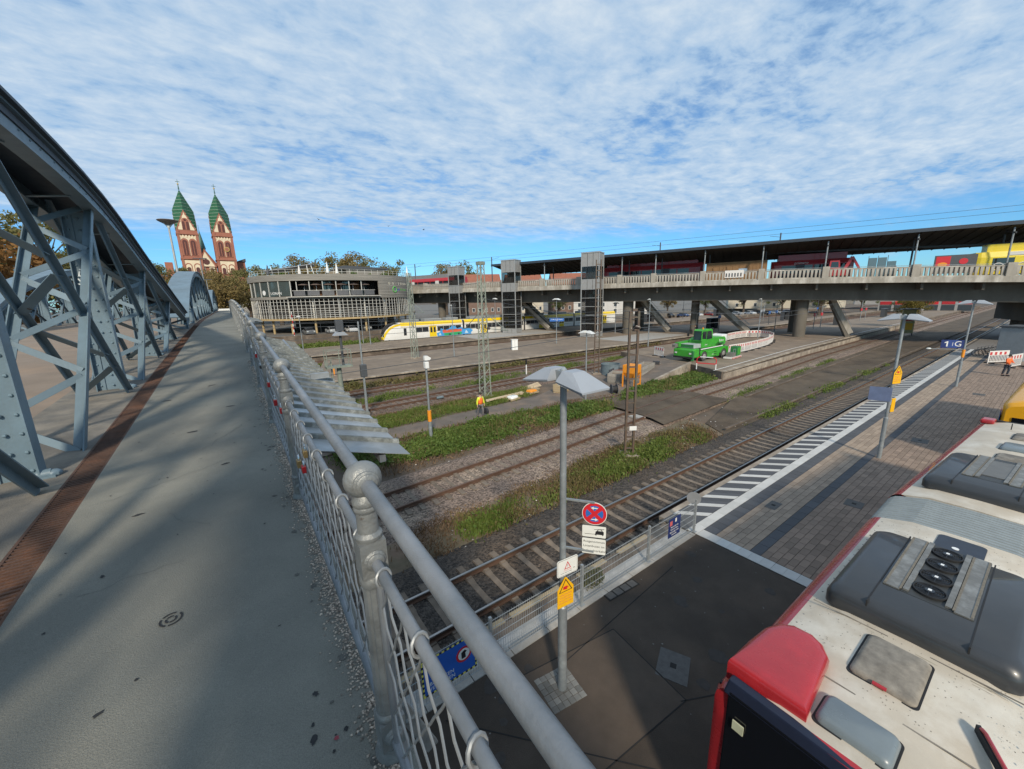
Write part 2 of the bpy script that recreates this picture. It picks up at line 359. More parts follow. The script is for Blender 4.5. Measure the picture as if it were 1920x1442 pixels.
M_CRACK = mat('walkway_crack', (.125, .13, .122), .9, var=.3, scale=30)
rg0 = random.Random(4)
def crack(x0, y0, ang, L, w=.004):
    mb = MB(); x, y = x0, y0; n = int(L / .05)
    for i in range(n):
        a = ang + rg0.uniform(-.5, .5); x1, y1 = x + .05 * math.cos(a), y + .05 * math.sin(a)
        if not (-1.16 < x1 < .22): break
        q = w * rg0.uniform(.4, 1.2); px, py = -math.sin(a) * q / 2, math.cos(a) * q / 2
        mb.add([(x - px, y - py, wz(y) + .003), (x + px, y + py, wz(y) + .003), (x1 + px, y1 + py, wz(y1) + .003), (x1 - px, y1 - py, wz(y1) + .003)], [(0, 1, 2, 3)]); x, y = x1, y1
    if mb.f: mb.build('crack', M_CRACK, walk)
for a in ((-1.1, 4.3, .35, 1.4), (-.05, 1.35, -.9, .18, .003), (-1.1, 8.2, .3, 1.3, .008), (-.9, 3.0, .2, .5, .003), (-.4, 5.2, .9, .8, .005), (-1.1, 12, .3, 1.3, .01), (-.3, 3.4, 2.2, .5, .003)): crack(*a)
M_GRIME = mat('walkway_grime', (.095, .092, .082), .95, var=.4, scale=25, speck=.4)
for k in range(46):
    y = rg0.uniform(1.0, 9); x = rx0(y) - .02 - abs(rg0.gauss(0, .10)) if False else .235 + .006 * y - .02 - abs(rg0.gauss(0, .09)); blob(x, y, rg0.uniform(.006, .022), rg0.uniform(.6, 1.4), 'grime_spot', M_GRIME, rg0.uniform(0, 3))
for k in range(60):
    y = rg0.uniform(1.3, 12); blob(rg0.uniform(-1.1, .2), y, rg0.uniform(.003, .008) * (1 + y * .08), rg0.uniform(.6, 2.2), 'dark_speck', M_BLK if k % 3 else M_CRACK, rg0.uniform(0, 3))
# ---------------------------------------------------------------- truss girders
def truss(label, nodes, X0, X1, rivets=True, dark=True, detail=True, wide=.62):
    """nodes: (y, z of the top of the chord). X0 outer face, X1 inner face (X1 < X0)."""
    T = thing('truss_girder', label, 'truss', (X0 + xd(nodes[0][0]), nodes[0][0], wz(nodes[0][0])))
    ox, oy, oz = T.location
    def MBw():
        m = MB(); m.M = Matrix.Translation((-ox, -oy, -oz)); return m
    # smooth the polygon a little between nodes
    pts = []
    for i in range(len(nodes) - 1):
        y0, z0 = nodes[i]; y1, z1 = nodes[i + 1]
        zp = nodes[i - 1][1] if i else z0 - (z1 - z0); zn = nodes[i + 2][1] if i + 2 < len(nodes) else z1 + (z1 - z0) * 1.15
        for k in range(4):
            t = k / 4; z = .5 * ((2 * z0) + (-zp + z1) * t + (2 * zp - 5 * z0 + 4 * z1 - zn) * t * t + (-zp + 3 * z0 - 3 * z1 + zn) * t ** 3)
            pts.append((y0 + (y1 - y0) * t, z))
    pts.append(nodes[-1])
    def sweep(xa, xb, za, zb):
        m = MBw(); rings = []
        for y, z in pts:
            d = xd(y); rings.append([(xa + d, y, z + za), (xb + d, y, z + za), (xb + d, y, z + zb), (xa + d, y, z + zb)])
        return m.loft(rings)
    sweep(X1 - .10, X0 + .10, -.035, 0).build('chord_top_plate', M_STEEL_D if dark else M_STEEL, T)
    if dark: sweep(X0 + .001, X0 + .016, -.15, -.064).build('chord_dark_band', M_STEEL_D, T)  # thin dark band along the upper part of the outer web
    for xa, xb in ((X0 - .012, X0), (X1, X1 + .012)): sweep(xa, xb, -.31, -.036).build('chord_web', M_STEEL, T)
    for xa, xb in ((X0, X0 + .052), (X1 - .052, X1)): sweep(xa, xb, -.062, -.037).build('chord_top_angle', M_STEEL, T)
    for xa, xb in ((X0 - .13, X0 + .045), (X1 - .045, X1 + .13)): sweep(xa, xb, -.335, -.312).build('chord_flange', M_STEEL, T)
    if detail:
        for y, z in pts[1::2]:
            d = xd(y); m = MBw(); m.bar((X0 - .1 + d, y, z - .345), (X1 + .1 + d, y + .3, z - .345), .06, .012); m.build('chord_lacing_bar', M_STEEL, T)
    if rivets:
        m = MBw()
        for i in range(len(pts) - 1):
            (y0, z0), (y1, z1) = pts[i], pts[i + 1]; n = max(2, int((y1 - y0) / .14))
            if y1 < 2 or y0 > 18: continue
            for k in range(n):
                t = k / n; y = y0 + (y1 - y0) * t; z = z0 + (z1 - z0) * t; d = xd(y)
                for dz in ((-.18, -.28) if k % 2 else (-.28,)): m.sphere((X0 + d, y, z + dz), .013, 6, 4)
                m.sphere((X0 + .03 + d, y, z), .011, 6, 4)
        m.build('rivets', M_RIVET, T, kind='stuff')
    ztop = dict(nodes)
    for i in range(1, len(nodes) - 1):
        y, zt = nodes[i]; d = xd(y); zb = wz(y) - .02; zt -= .31
        # wide riveted vertical plate with an angle down each side
        xo, xi = X0 - .15 + d, X0 - .50 + d; to, ti = X0 - .13 + d, X0 - .42 + d
        m = MBw(); m.hexa([(xi, y - .008, zb), (xo, y - .008, zb), (xo, y + .008, zb), (xi, y + .008, zb)], [(ti, y - .008, zt), (to, y - .008, zt), (to, y + .008, zt), (ti, y + .008, zt)])
        v = m.build('vertical_plate', M_STEEL, T)
        for a, b in ((xo, to), (xi, ti)):
            s = -1 if a == xo else 1
            m = MBw(); m.bar((a + s * .05, y - .016, zb), (b + s * .05, y - .016, zt), .1, .014, (0, 1, 0)); m.bar((a, y - .01, zb), (b, y - .01, zt), .013, .17, (0, 1, 0)); m.build('edge_angle', M_STEEL, v)
        if rivets and -2 < y < 20:
            m = MBw(); n = int((zt - zb) / .17)
            for k in range(n):
                t = (k + .5) / n
                for q, w in ((xo - .05, to - .05), (xi + .05, ti + .05), ((xo + xi) / 2 + .02, (to + ti) / 2 + .02)): m.sphere((q + (w - q) * t, y - .024, zb + (zt - zb) * t), .017 if y < 11 else .02, 7, 4)
            m.build('rivets', M_RIVET, v, kind='stuff')
        if detail:                                          # foot bracket with its bolt
            m = MBw(); m.cyl((xo - .02, y - .05, zb + .04), (xo + .07, y - .05, zb + .04), .05, .045, 10); m.sphere((xo + .08, y - .05, zb + .035), .052, 8, 6, (1.1, 1, .8)); m.box(xo - .08, xo + .1, y - .11, y + .06, zb - .02, zb + .03)
            m.build('foot_bracket', M_STEEL, T, smooth=True)
    zc = lambda i: nodes[i][1] - .33
    for i in range(0, len(nodes) - 1):
        y0, y1 = nodes[i][0], nodes[i + 1][0]
        if y1 - y0 < 1: continue
        d0, d1 = xd(y0), xd(y1); zb0, zb1 = wz(y0) - .03, wz(y1) - .03
        # laced strut, near foot to far head
        if i + 1 < len(nodes) - 1:
            a = [Vector((x + d0, y0 + (.62 if i else .2), zb0)) for x in (X0 - .05, X1 + .05)]; b = [Vector((x + d1, y1 - .16, zc(i + 1) + .12)) for x in (X0 - .07, X1 + .07)]
            for p, q, s in ((a[0], b[0], -1), (a[1], b[1], 1)):
                m = MBw(); m.bar(p, q, .10, .012, (0, 1, .3)); m.bar(p + Vector((-s * .045, -.03, 0)), q + Vector((-s * .045, -.03, 0)), .012, .09, (0, 1, .3)); m.build('strut_angle', M_STEEL, T)
            n = max(4, int((b[0] - a[0]).length / .52))
            for k in range(n):
                t0, t1 = (k + .08) / n, (k + .95) / n; s = k % 2
                p = a[s].lerp(b[s], t0); q = a[1 - s].lerp(b[1 - s], t1); m = MBw(); m.bar(p + Vector((0, -.012, 0)), q + Vector((0, -.012, 0)), .012, .075, (0, .35, 1)); m.build('lacing_bar', M_STEEL, T)
        # paired tie bars, near head to far foot
        if i + 1 < len(nodes) - 1 and i > 0:
            a = [Vector((x + d0, y0 + .1, zc(i) + .15)) for x in (X0 - .12, X1 + .12)]; b = [Vector((x + d1, y1 - .42, zb1)) for x in (X0 - .08, X1 + .08)]
            for p, q in ((a[0], b[0]), (a[1], b[1])):
                m = MBw(); m.bar(p, q, .013, .105, (0, .4, 1)); m.bar(p + Vector((.03, 0, .045)), q + Vector((.03, 0, .045)), .075, .012, (0, .4, 1)); m.build('tie_bar', M_STEEL, T)
            if detail:
                n = 5
                for k in range(n):
                    s = k % 2; p = a[s].lerp(b[s], (k + .2) / n); q = a[1 - s].lerp(b[1 - s], (k + .9) / n)
                    m = MBw(); m.bar(p, q, .11, .01, (0, .4, 1)); m.build('tie_lacing', M_STEEL, T)
    return T
E8 = 8.0
near_nodes = [(-10.7, E8 - .20), (-6.7, E8 + .45), (-2.7, E8 + 1.13), (1.3, E8 + 1.78), (5.3, E8 + 1.97), (9.3, E8 + 1.80), (13.3, E8 + 1.13), (17.3, E8 + .46), (21.3, E8 - .20)]
TR1 = truss('near blue-grey riveted truss girder beside the walkway, filling the left edge', near_nodes, -1.45, -2.15)
def arc_nodes(y0, y1, n, rise=2.85):
    return [(y0 + (y1 - y0) * i / n, wz(y0 + (y1 - y0) * i / n) + .5 + rise * (1 - (2 * i / n - 1) ** 2) ** .85) for i in range(n + 1)]
truss('blue-grey arched truss girder standing right behind the near one', arc_nodes(21.6, 61, 10), -1.45, -2.15, rivets=False, dark=False, detail=False)
truss('farthest small hump of the blue-grey truss beside the walkway', arc_nodes(61.4, 101, 10), -1.45, -2.15, rivets=False, dark=False, detail=False)
truss('truss girder on the far side of the bridge road, seen through the near one', arc_nodes(21.6, 61, 10), -7.05, -7.75, rivets=False, dark=False, detail=False)
truss('far side truss girder hump beyond the road towards the church', arc_nodes(61.4, 101, 10), -7.05, -7.75, rivets=False, dark=False, detail=False)
# stickers and scrawls on the near truss
def sticker(name, label, m, p, w, h, right, txt=None, up=(0, 0, 1)):
    F = facing(p, right, up); mb = MB(); mb.M = F; mb.box(-w / 2, w / 2, -h / 2, h / 2, 0, .0015)
    o = mb.build(name, m); tag(o, label, 'sticker')
    return o
M_WHITE = mat('white_paint', (.74, .74, .72), .5, var=.06, scale=6); M_YEL = mat('sticker_yellow', (.75, .48, .04), .5, var=.08, scale=20); M_SRED = mat('sticker_red', (.5, .04, .05), .5, var=.1, scale=20); M_BLACK = mat('black_print', (.012, .012, .014), .6, var=.1, scale=10)
sticker('sticker', 'small yellow square sticker on the nearest riveted truss plate', M_YEL, (-1.66, 5.268, 7.60), .055, .06, (1, 0, 0), None)
sticker('sticker', 'torn white sticker remains near the top of the nearest truss plate', M_WHITE, (-1.70, 5.268, 7.95), .07, .14, (1, 0, 0), None)
sticker('sticker', 'small pinkish paper sticker on a laced strut of the truss', mat('sticker_pink', (.62, .45, .43), .6, var=.1, scale=30), (-1.50, 8.22, 8.55), .085, .07, (1, 0, 0), None)
M_CHALK = mat('white_scrawl', (.62, .66, .66), .7, var=.15, scale=30)
TR = TR1
tx = text('KEI', .2, M_CHALK, TR, Matrix.Translation(-Vector(TR.location)) @ facing((-1.72, 9.26, 8.5), (.25, 0, 1), (-1, 0, .25)), name='scrawl')

# ---------------------------------------------------------------- railing
RZ = 1.10
def rx(y): return .272 + .009 * min(max(y, 0), 12) + .004 * max(y - 12, 0)
RAIL = thing('iron_railing', 'ornate grey iron railing with ball-topped posts along the walkway', 'railing', (rx(0), 0, wz(0)))
def MR():
    m = MB(); m.M = Matrix.Translation(-Vector(RAIL.location)); return m
PY = [1.23 - 2.25] + [1.23 + 2.25 * i for i in range(20)]
def post_mesh(n):
    mb = MB()
    mb.lathe([(.062, -.02), (.062, .015), (.052, .03), (.052, .05)], n=n)
    mb.cbox((0, 0, .11), (.088, .088, .12))
    mb.lathe([(.046, .17), (.05, .18), (.05, .19), (.043, .20)], n=n)
    # fluted shaft
    prof = []; nn = 32; k = 0
    rings = []
    for h, r in ((.20, .041), (.22, .041), (.70, .038), (.72, .038)):
        rings.append([(math.cos(2 * pi * i / nn) * (r - (.0045 if i % 4 == 0 else 0)), math.sin(2 * pi * i / nn) * (r - (.0045 if i % 4 == 0 else 0)), h) for i in range(nn)])
    mb.loft(rings)
    mb.lathe([(.040, .72), (.046, .735), (.046, .75), (.04, .765)], n=n)
    mb.cbox((0, 0, .83), (.084, .084, .125))
    mb.lathe([(.040, .892), (.044, .90), (.044, .908), (.034, .92), (.033, .99), (.037, .995), (.040, 1.005), (.037, 1.013), (.041, 1.02), (.041, 1.035), (.030, 1.05), (.026, 1.062), (.03, 1.07)], n=n)
    for s in (-1, 1):                                   # rosettes round the rails
        mb.lathe([(.036, s * .040), (.036, s * .047), (.028, s * .052), (.028, s * .057), (.021, s * .062)], (0, 0, .83), n=16, axis='y')
        mb.lathe([(.036, s * .042), (.034, s * .047), (.028, s * .052), (.028, s * .057), (.022, s * .062)], (0, 0, .105), n=16, axis='y')
    return mb
PM = post_mesh(20).mesh('post', M_CAST, True); 
bmx = MB(); bmx.sphere((0, 0, 0), .060, 24, 14, (1, .82, 1))
for s in (-1, 1): bmx.lathe([(.040, s * .036), (.040, s * .044), (.033, s * .047), (.033, s * .053), (.027, s * .057)], (0, 0, 0), n=20, axis='y')
BM_ = bmx.mesh('ball', M_CAST, True)
base = Vector(RAIL.location)
for y in PY:
    p = Vector((rx(y), y, wz(y))) - base
    o = obj('post', PM, RAIL, loc=p); b = obj('ball', BM_, o, loc=(0, 0, RZ))
for i in range(len(PY) - 1):
    y0, y1 = PY[i], PY[i + 1]; near = 0 <= i <= 4
    def pt(y, h, dx=0): return (rx(y) + dx, y, wz(y) + h)
    for nm, h, r in (('top_rail', RZ, .0215), ('middle_rail', .83, .0165), ('bottom_rail', .105, .0165)):
        m = MR(); m.cyl(pt(y0, h), pt(y1, h), r, n=14 if near else 8); m.build(nm, M_GALV, RAIL, smooth=True)
    if y0 > 26: continue
    # upright end rods and diamond lattice of crimped wire
    for ye in (y0 + .075, y1 - .075):
        m = MR(); m.cyl(pt(ye, .11), pt(ye, .82), .011, n=8); m.build('end_rod', M_GALV, RAIL, smooth=True)
    lo, hi = .135, .80; sp = .135; rise = hi - lo; run = rise * .62; a, b = y0 + .075, y1 - .075
    allm = MR(); cnt = 0
    for fam in (0, 1):
        yy = a - run
        while yy < b:
            # wire from (yy, lo) to (yy+run, hi) clipped to the bay
            t0 = max(0, (a - yy) / run); t1 = min(1, (b - yy) / run)
            if t1 - t0 > .06:
                k = max(2, int((t1 - t0) * (10 if near else 3))); P = []
                for j in range(k + 1):
                    t = t0 + (t1 - t0) * j / k; h = lo + rise * (t if fam == 0 else 1 - t); wob = (.003 if (j % 2) else -.003) * (1 if fam else -1)
                    P.append(pt(yy + run * t, h, wob if near else 0))
                if near: m = MR(); m.tube(P, .0040, 6); m.build('lattice_wire', M_WIRE, RAIL, smooth=True)
                else: allm.tube(P, .0042, 4)
            yy += sp
    if not near: allm.build('lattice', M_WIRE, RAIL, kind='stuff')
    n = 8; rgm = MR()
    for k in range(n):
        y = y0 + .13 + (y1 - y0 - .26) * k / (n - 1); P = []
        for j in range(12): t = 2 * pi * j / 12; P.append((rx(y) + .0235 * math.cos(t), y + .010 * math.sin(t + .6), wz(y) + .825 + .026 * math.sin(t)))
        if near: m = MR(); m.tube(P, .0052, 6, True); m.build('ring', M_WIRE, RAIL, smooth=True)
        else: rgm.tube(P, .0052, 4, True)
    if not near: rgm.build('rings', M_WIRE, RAIL, kind='stuff')
    # bracket that holds the rail to the deck
    m = MR(); m.bar(pt(y0 + .02, .13, .05), pt(y0 + .02, -.15, .16), .05, .02, (0, 1, 0)); m.cyl(pt(y0 + .02, .06, .06), pt(y0 + .02, .06, .115), .016, n=8); m.build('bracket', M_CAST, RAIL)
# padlocks
def padlock(y, h, m, label, dx=-.02, s=1.):
    t = thing('padlock', label, 'padlock', (rx(y) + dx, y, wz(y) + h))
    mb = MB(); mb.box(-.012 * s, .012 * s, -.026 * s, .026 * s, -.045 * s, 0); mb.build('lock_body', m, t, bevel=.004)
    mb = MB(); mb.tube([(0, -.017 * s, -.002), (0, -.017 * s, .022 * s), (0, -.008 * s, .034 * s), (0, .008 * s, .034 * s), (0, .017 * s, .022 * s), (0, .017 * s, -.002)], .0042 * s, 6); mb.build('shackle', M_CHROME, t, smooth=True)
M_CHROME = mat('chrome', (.6, .6, .6), .18, metal=1., var=.05); M_LRED = mat('padlock_red', (.42, .02, .025), .35, metal=.3, var=.1, scale=20); M_BRASS = mat('padlock_brass', (.36, .25, .11), .4, metal=.7, var=.2, scale=30); M_LBLK = mat('padlock_dark', (.03, .03, .035), .4, var=.1)
padlock(2.75, .56, M_LRED, 'red padlock on the lattice just beyond the nearest railing post')
padlock(3.02, .50, M_BRASS, 'brass padlock low on the lattice before the second post', s=1.2)
padlock(2.55, .74, M_BRASS, 'small brass padlock hung right below the middle rail beyond the nearest post')
padlock(3.9, .66, M_LRED, 'red padlock high on the lattice just past the second post', s=1.1)
padlock(4.55, .58, M_LRED, 'bright red padlock in the middle of the third railing bay', s=1.3)
padlock(5.25, .62, M_LRED, 'deep red padlock before the third railing post', s=1.2)
padlock(6.6, .60, M_LBLK, 'dark padlock on the fourth railing bay')
padlock(7.5, .64, M_LRED, 'faded red padlock farther along the railing', s=1.3)
padlock(.80, .36, M_CHROME, 'shiny chrome padlock low on the lattice right of the nearest post', dx=.0, s=1.3)
padlock(8.9, .62, M_WHITE, 'white padlock far along the railing lattice', s=1.3)
# grit collected at the foot of the railing
rg = np.random.default_rng(3); n = 7200
yy = np.concatenate([rg.uniform(.9, 4.5, 5200), rg.uniform(4.5, 11, 2000)]); xx = np.array([rx(q) for q in yy]) + .03 - np.abs(rg.normal(0, .052, n)) + .012 * np.sin(yy * 5)
sz = rg.uniform(.0035, .0085, n) * np.where(yy > 4.5, 1.4, 1.)
oct_ = np.array([(1, 0, 0), (0, 1, 0), (-1, 0, 0), (0, -1, 0), (0, 0, .8), (0, 0, -.5)]); of = np.array([(0, 1, 4), (1, 2, 4), (2, 3, 4), (3, 0, 4), (1, 0, 5), (2, 1, 5), (3, 2, 5), (0, 3, 5)])
ang = rg.uniform(0, 2 * pi, n); V = []
ca, sa = np.cos(ang), np.sin(ang); jit = rg.uniform(.6, 1.3, (n, 6, 1)); P = oct_[None] * jit
X = P[:, :, 0] * ca[:, None] - P[:, :, 1] * sa[:, None]; Y = P[:, :, 0] * sa[:, None] + P[:, :, 1] * ca[:, None]
zz = np.array([wz(q) for q in yy]); V = np.stack([X * sz[:, None] + xx[:, None], Y * sz[:, None] + yy[:, None], P[:, :, 2] * sz[:, None] + zz[:, None] + .002], 2).reshape(-1, 3)
F = (of[None] + (np.arange(n) * 6)[:, None, None]).reshape(-1, 3)
o = obj('grit', mesh_np('grit', V, F, mat('grit', (.44, .36, .29), .9, var=.3, scale=40, island=.6))); o['kind'] = 'stuff'; tag(o, 'pale grit gathered along the foot of the railing', 'grit')

# ---------------------------------------------------------------- sheet metal shields on the outside of the railing
M_SHEET = mat('galvanised_sheet', (.42, .45, .475), .5, metal=.25, var=.14, scale=1.2, bump=.08, bscale=20, col2=(.27, .28, .28), amt2=.4, world=True)
M_SHEETD = mat('galvanised_sheet_weathered', (.26, .27, .26), .75, metal=.1, var=.35, scale=14, col2=(.15, .155, .14), world=True)
def shield(label, y0, y1, pitch, xo, drop):
    T = thing('sheet_metal_shield', label, 'shield', (.42, y0, wz(y0) - .25)); b = Vector(T.location)
    y = y0; 
    while y < y1:
        e = min(y + pitch, y1 + .01); z = lambda Y, x: wz(Y) - .15 - drop * (x - .4) / (xo - .4)
        m = MB(); m.M = Matrix.Translation(-b); xi, xe = .40, xo + (y - y0) * .035 - random.uniform(0, .02); w = .085
        # flat pan then a raised rib
        m.hexa([(xi, y, z(y, xi)), (xe, y, z(y, xe)), (xe, e - w, z(e, xe)), (xi, e - w, z(e, xi))], [(xi, y, z(y, xi) + .006), (xe, y, z(y, xe) + .006), (xe, e - w, z(e, xe) + .006), (xi, e - w, z(e, xi) + .006)])
        m.build('sheet', M_SHEET, T)
        m = MB(); m.M = Matrix.Translation(-b)
        ring = lambda x: [(x, e - w, z(e, x) + .004), (x, e - w * .8, z(e, x) + .062), (x, e - w * .25, z(e, x) + .068), (x, e + .004, z(e, x) + .008), (x, e - w * .3, z(e, x) - .002)]
        m.loft([ring(xi), ring(xe + .02)]); m.build('rib', M_SHEETD, T); y = e
    m = MB(); m.M = Matrix.Translation(-b); m.bar((1.45, y0 + .05, wz(y0) - .55), (1.45 + (y1 - y0) * .03, y1, wz(y1) - .55), .08, .10); m.build('support_beam', M_GALV, T)
    for k in range(int((y1 - y0) / 2) + 1):
        y = y0 + .35 + k * 2; m = MB(); m.M = Matrix.Translation(-b); m.bar((.42, y, wz(y) - .3), (xo - .12, y, wz(y) - .56), .05, .06); m.bar((xo - .3, y, wz(y) - .55), (xo - .25, y, wz(y) - .72), .04, .05); m.build('bracket', M_GALV, T)
    return T
SH = shield('long galvanised corrugated sheet shield sloping out below the railing', 5.0, 19.5, .55, 1.82, .42)
m = MB(); m.M = Matrix.Translation(-Vector(SH.location)); m.box(1.45, 1.85, 10.2, 10.32, 6.25, 6.38); m.build('vent_cover', M_SHEET, SH)
shield('small far end of a sheet metal shield below the railing by the round building', 40, 52, .6, 2.6, .5)
# ================================================================== railway yard
M_DIRT = mat('yard_ground', (.175, .118, .075), .95, var=.3, scale=.5, bump=.6, bscale=18, col2=(.105, .08, .058), amt2=.5, world=True)
M_BAL = mat('ballast_rusty', (.20, .138, .10), .95, var=.3, scale=.7, bump=.8, voro=15, world=True, col2=(.12, .083, .062))
M_BALG = mat('ballast_grey', (.255, .195, .145), .95, var=.25, scale=.8, bump=.8, voro=15, world=True, col2=(.17, .125, .098))
M_BALD = mat('ballast_dark', (.074, .053, .037), .95, var=.3, scale=.8, bump=.8, voro=15, world=True, col2=(.05, .041, .034))
M_CONC = mat('sleeper_concrete', (.175, .138, .105), .9, var=.25, scale=4, bump=.2, bscale=60, island=.2)
M_WOOD = mat('sleeper_wood', (.16, .125, .10), .9, var=.3, scale=6, bump=.3, bscale=40, island=.3, streak=(1, 8, 8))
M_RAILS = mat('rail_rust', (.12, .068, .045), .75, metal=.3, var=.25, scale=3, world=True); M_RAILT = mat('rail_head_polished', (.34, .325, .31), .35, metal=.9, var=.1, scale=2, world=True); M_RAILB = mat('rail_head_brown', (.16, .10, .075), .6, metal=.5, var=.2, scale=2, world=True)
M_ASPH = mat('platform_asphalt', (.070, .051, .037), .9, var=.22, scale=.9, bump=.45, bscale=110, col2=(.050, .037, .027), amt2=.5, world=True, speck=.3)
M_ASPO = mat('old_asphalt', (.062, .043, .027), .93, var=.25, scale=.8, bump=.5, bscale=70, col2=(.10, .074, .049), amt2=.42, world=True)
M_PATH = mat('path_asphalt', (.205, .148, .108), .93, var=.2, scale=1.1, bump=.4, bscale=60, col2=(.14, .115, .095), world=True)
M_PCON = mat('platform_edge_concrete', (.40, .34, .27), .9, var=.22, scale=1.6, bump=.3, bscale=30, col2=(.25, .205, .16), amt2=.4, world=True)
M_PTOP = mat('platform_paving', (.26, .20, .145), .92, var=.2, scale=.8, bump=.3, bscale=40, col2=(.20, .155, .115), world=True)
M_PWALL = mat('platform_wall', (.20, .155, .12), .93, var=.35, scale=1.2, bump=.4, bscale=20, col2=(.11, .085, .065), world=True)
struct('ground', MB().sheet([(-3000, -3000), (3000, -3000), (3000, 3000), (-3000, 3000)], -.32), M_DIRT)

def curve_pts(ctrl, step):
    P = []
    for (x0, y0), (x1, y1) in zip(ctrl[:-1], ctrl[1:]):
        n = max(1, int((x1 - x0) / step))
        for k in range(n): P.append((x0 + (x1 - x0) * k / n, y0 + (y1 - y0) * k / n))
    P.append(ctrl[-1]); return P
def cy(ctrl, x):
    for (x0, y0), (x1, y1) in zip(ctrl[:-1], ctrl[1:]):
        if x <= x1: 
            t = (x - x0) / (x1 - x0); return y0 + (y1 - y0) * t
    return ctrl[-1][1]
SLEEPER = {}
def track(name, ctrl, bal, balw, sleep='conc', polished=True, xs=(-6, 75), singles=None, gaps=()):
    """rails on sleepers on a bed of ballast"""
    P = curve_pts(ctrl, 6); T = thing(name, '', '', (P[0][0], P[0][1], 0)); del T['label']; del T['category']; T['kind'] = 'structure'
    b = Vector(T.location); mb = MB(); mb.M = Matrix.Translation(-b); rings = []
    for x, y in P: rings.append([(x, y - balw - .35, -.32), (x, y - balw, -.225), (x, y - .6, -.192), (x, y + .6, -.192), (x, y + balw, -.225), (x, y + balw + .35, -.32)])
    mb.loft(rings, closed=False, cap=False); mb.build('ballast', bal, T)
    for s in (-1, 1):
        for part, prof, m in (('rail', [(-.063, -.17), (.063, -.17), (.06, -.155), (.012, -.14), (.012, -.045), (-.012, -.045), (-.012, -.14), (-.06, -.155)], M_RAILS), ('rail_head', [(-.034, -.046), (.034, -.046), (.036, -.012), (.028, 0), (-.028, 0), (-.036, -.012)], M_RAILT if polished else M_RAILB)):
            mb = MB(); mb.M = Matrix.Translation(-b); mb.loft([[(x, y + s * .7525 + a, z) for a, z in prof] for x, y in P]); mb.build(part, m, T)
    x = xs[0]; k = 0; M_S = M_CONC if sleep == 'conc' else M_WOOD
    if sleep not in SLEEPER:
        mb = MB()
        if sleep == 'conc':
            mb.loft([[(-.14, y, -.28), (.14, y, -.28), (w, y, z), (-w, y, z)] for y, w, z in ((-1.3, .10, -.165), (-.55, .105, -.155), (-.35, .085, -.18), (.35, .085, -.18), (.55, .105, -.155), (1.3, .10, -.165))])
            for s in (-1, 1): mb.box(-.09, .09, s * .7525 - .14, s * .7525 - .07, -.17, -.13); mb.box(-.09, .09, s * .7525 + .07, s * .7525 + .14, -.17, -.13)
        else:
            mb.box(-.13, .13, -1.3, 1.3, -.3, -.155)
        SLEEPER[sleep] = mb.mesh('sleeper', M_S)
    rest = MB(); rest.M = Matrix.Translation(-b); n1 = singles or 0
    while x < xs[1]:
        if not any(g0 < x < g1 for g0, g1 in gaps):
            if k < n1: o = obj('sleeper', SLEEPER[sleep], T, loc=Vector((x, cy(ctrl, x), random.uniform(-.006, .006))) - b); o.rotation_euler[2] = random.uniform(-.01, .01); k += 1
            else: yc = cy(ctrl, x); rest.box(x - .11, x + .11, yc - 1.3, yc + 1.3, -.25, -.16)
        x += .62
    if rest.v: rest.build('sleepers', M_S, T, kind='stuff')
    return T
T1 = [(-30, 8.55), (300, 8.55)]
T2 = [(-12, 14.45), (4, 15.05), (13, 15.6), (22, 16.35), (31, 16.95), (40, 17.15), (62, 18.1), (126, 18.8), (300, 18.9)]
track('railway_track', T1, M_BALD, 2.1, 'conc', True, (-2, 150), 110)
track('railway_track', T2, M_BALG, 2.2, 'conc', False, (-2, 140), 60, gaps=((21.6, 31.2),))
track('railway_track', [(-10, 30.4), (25, 31.4), (48, 33.0), (300, 37.6)], M_BAL, 2.0, 'wood', False, (2, 120), 50)
track('railway_track', [(-10, 36.6), (30, 37.6), (60, 38.3), (300, 38.6)], M_BAL, 2.0, 'wood', False, (2, 120), 40)
track('railway_track', [(-20, 60), (40, 61.5), (300, 62)], M_BAL, 2.0, 'wood', False, (2, 130), 0)
track('railway_track', [(-20, 79.6), (300, 79.6)], M_BAL, 2.0, 'wood', False, (2, 130), 0)
track('railway_track', [(100, 45.5), (300, 45.5)], M_BAL, 2.0, 'wood', False, (100, 101), 0)

def slab(name, poly, top, mtop, wall=None, z0=-.32, edge=None):
    T = MB().prism(poly, z0, top - .06).build(name, wall or M_PWALL, kind='structure')
    n = len(poly); MB().prism([(x, y) for x, y in poly], top - .058, top).build('surface', mtop, T); return T
# ---- platform 1, nearest: asphalt part and paved part
EDGE1 = 7.08
P1 = struct('platform', MB().box(-40, 260, -30, 6.62, -.3, .48), M_PWALL)
MB().box(-40, 11.15, -30, 5.72, .482, .55).build('asphalt_surface', M_ASPH, P1)
M_KERBW = mat('kerb_stone_pale', (.44, .42, .39), .85, var=.15, scale=3, bump=.2, bscale=40, col2=(.33, .31, .28), world=True)
x = -6.0
while x < 11.1: MB().box(x + .008, min(x + .99, 11.14), 5.73, 5.96, .47, .562).build('kerb_stone', M_KERBW, P1); x += 1.0
M_DKGAP = mat('gap_white_strip', (.50, .49, .475), .9, var=.15, scale=4, bump=.3, bscale=50, world=True, col2=(.38, .37, .35))
MB().box(-6, 11.2, 5.97, 6.32, .45, .49).build('pale_strip', M_DKGAP, P1)
M_TIMB = mat('timber_board', (.40, .31, .19), .85, var=.25, scale=3, bump=.25, bscale=40, streak=(1, 10, 10))
for x0, x1 in ((2.6, 4.4), (4.6, 6.2), (8.6, 10.0), (-1, 2.4), (6.9, 8.0)): MB().box(x0, x1, 6.34, 6.80, .42, .47 + .02 * ((x0 * 7) % 1)).build('timber_board', M_TIMB, P1)
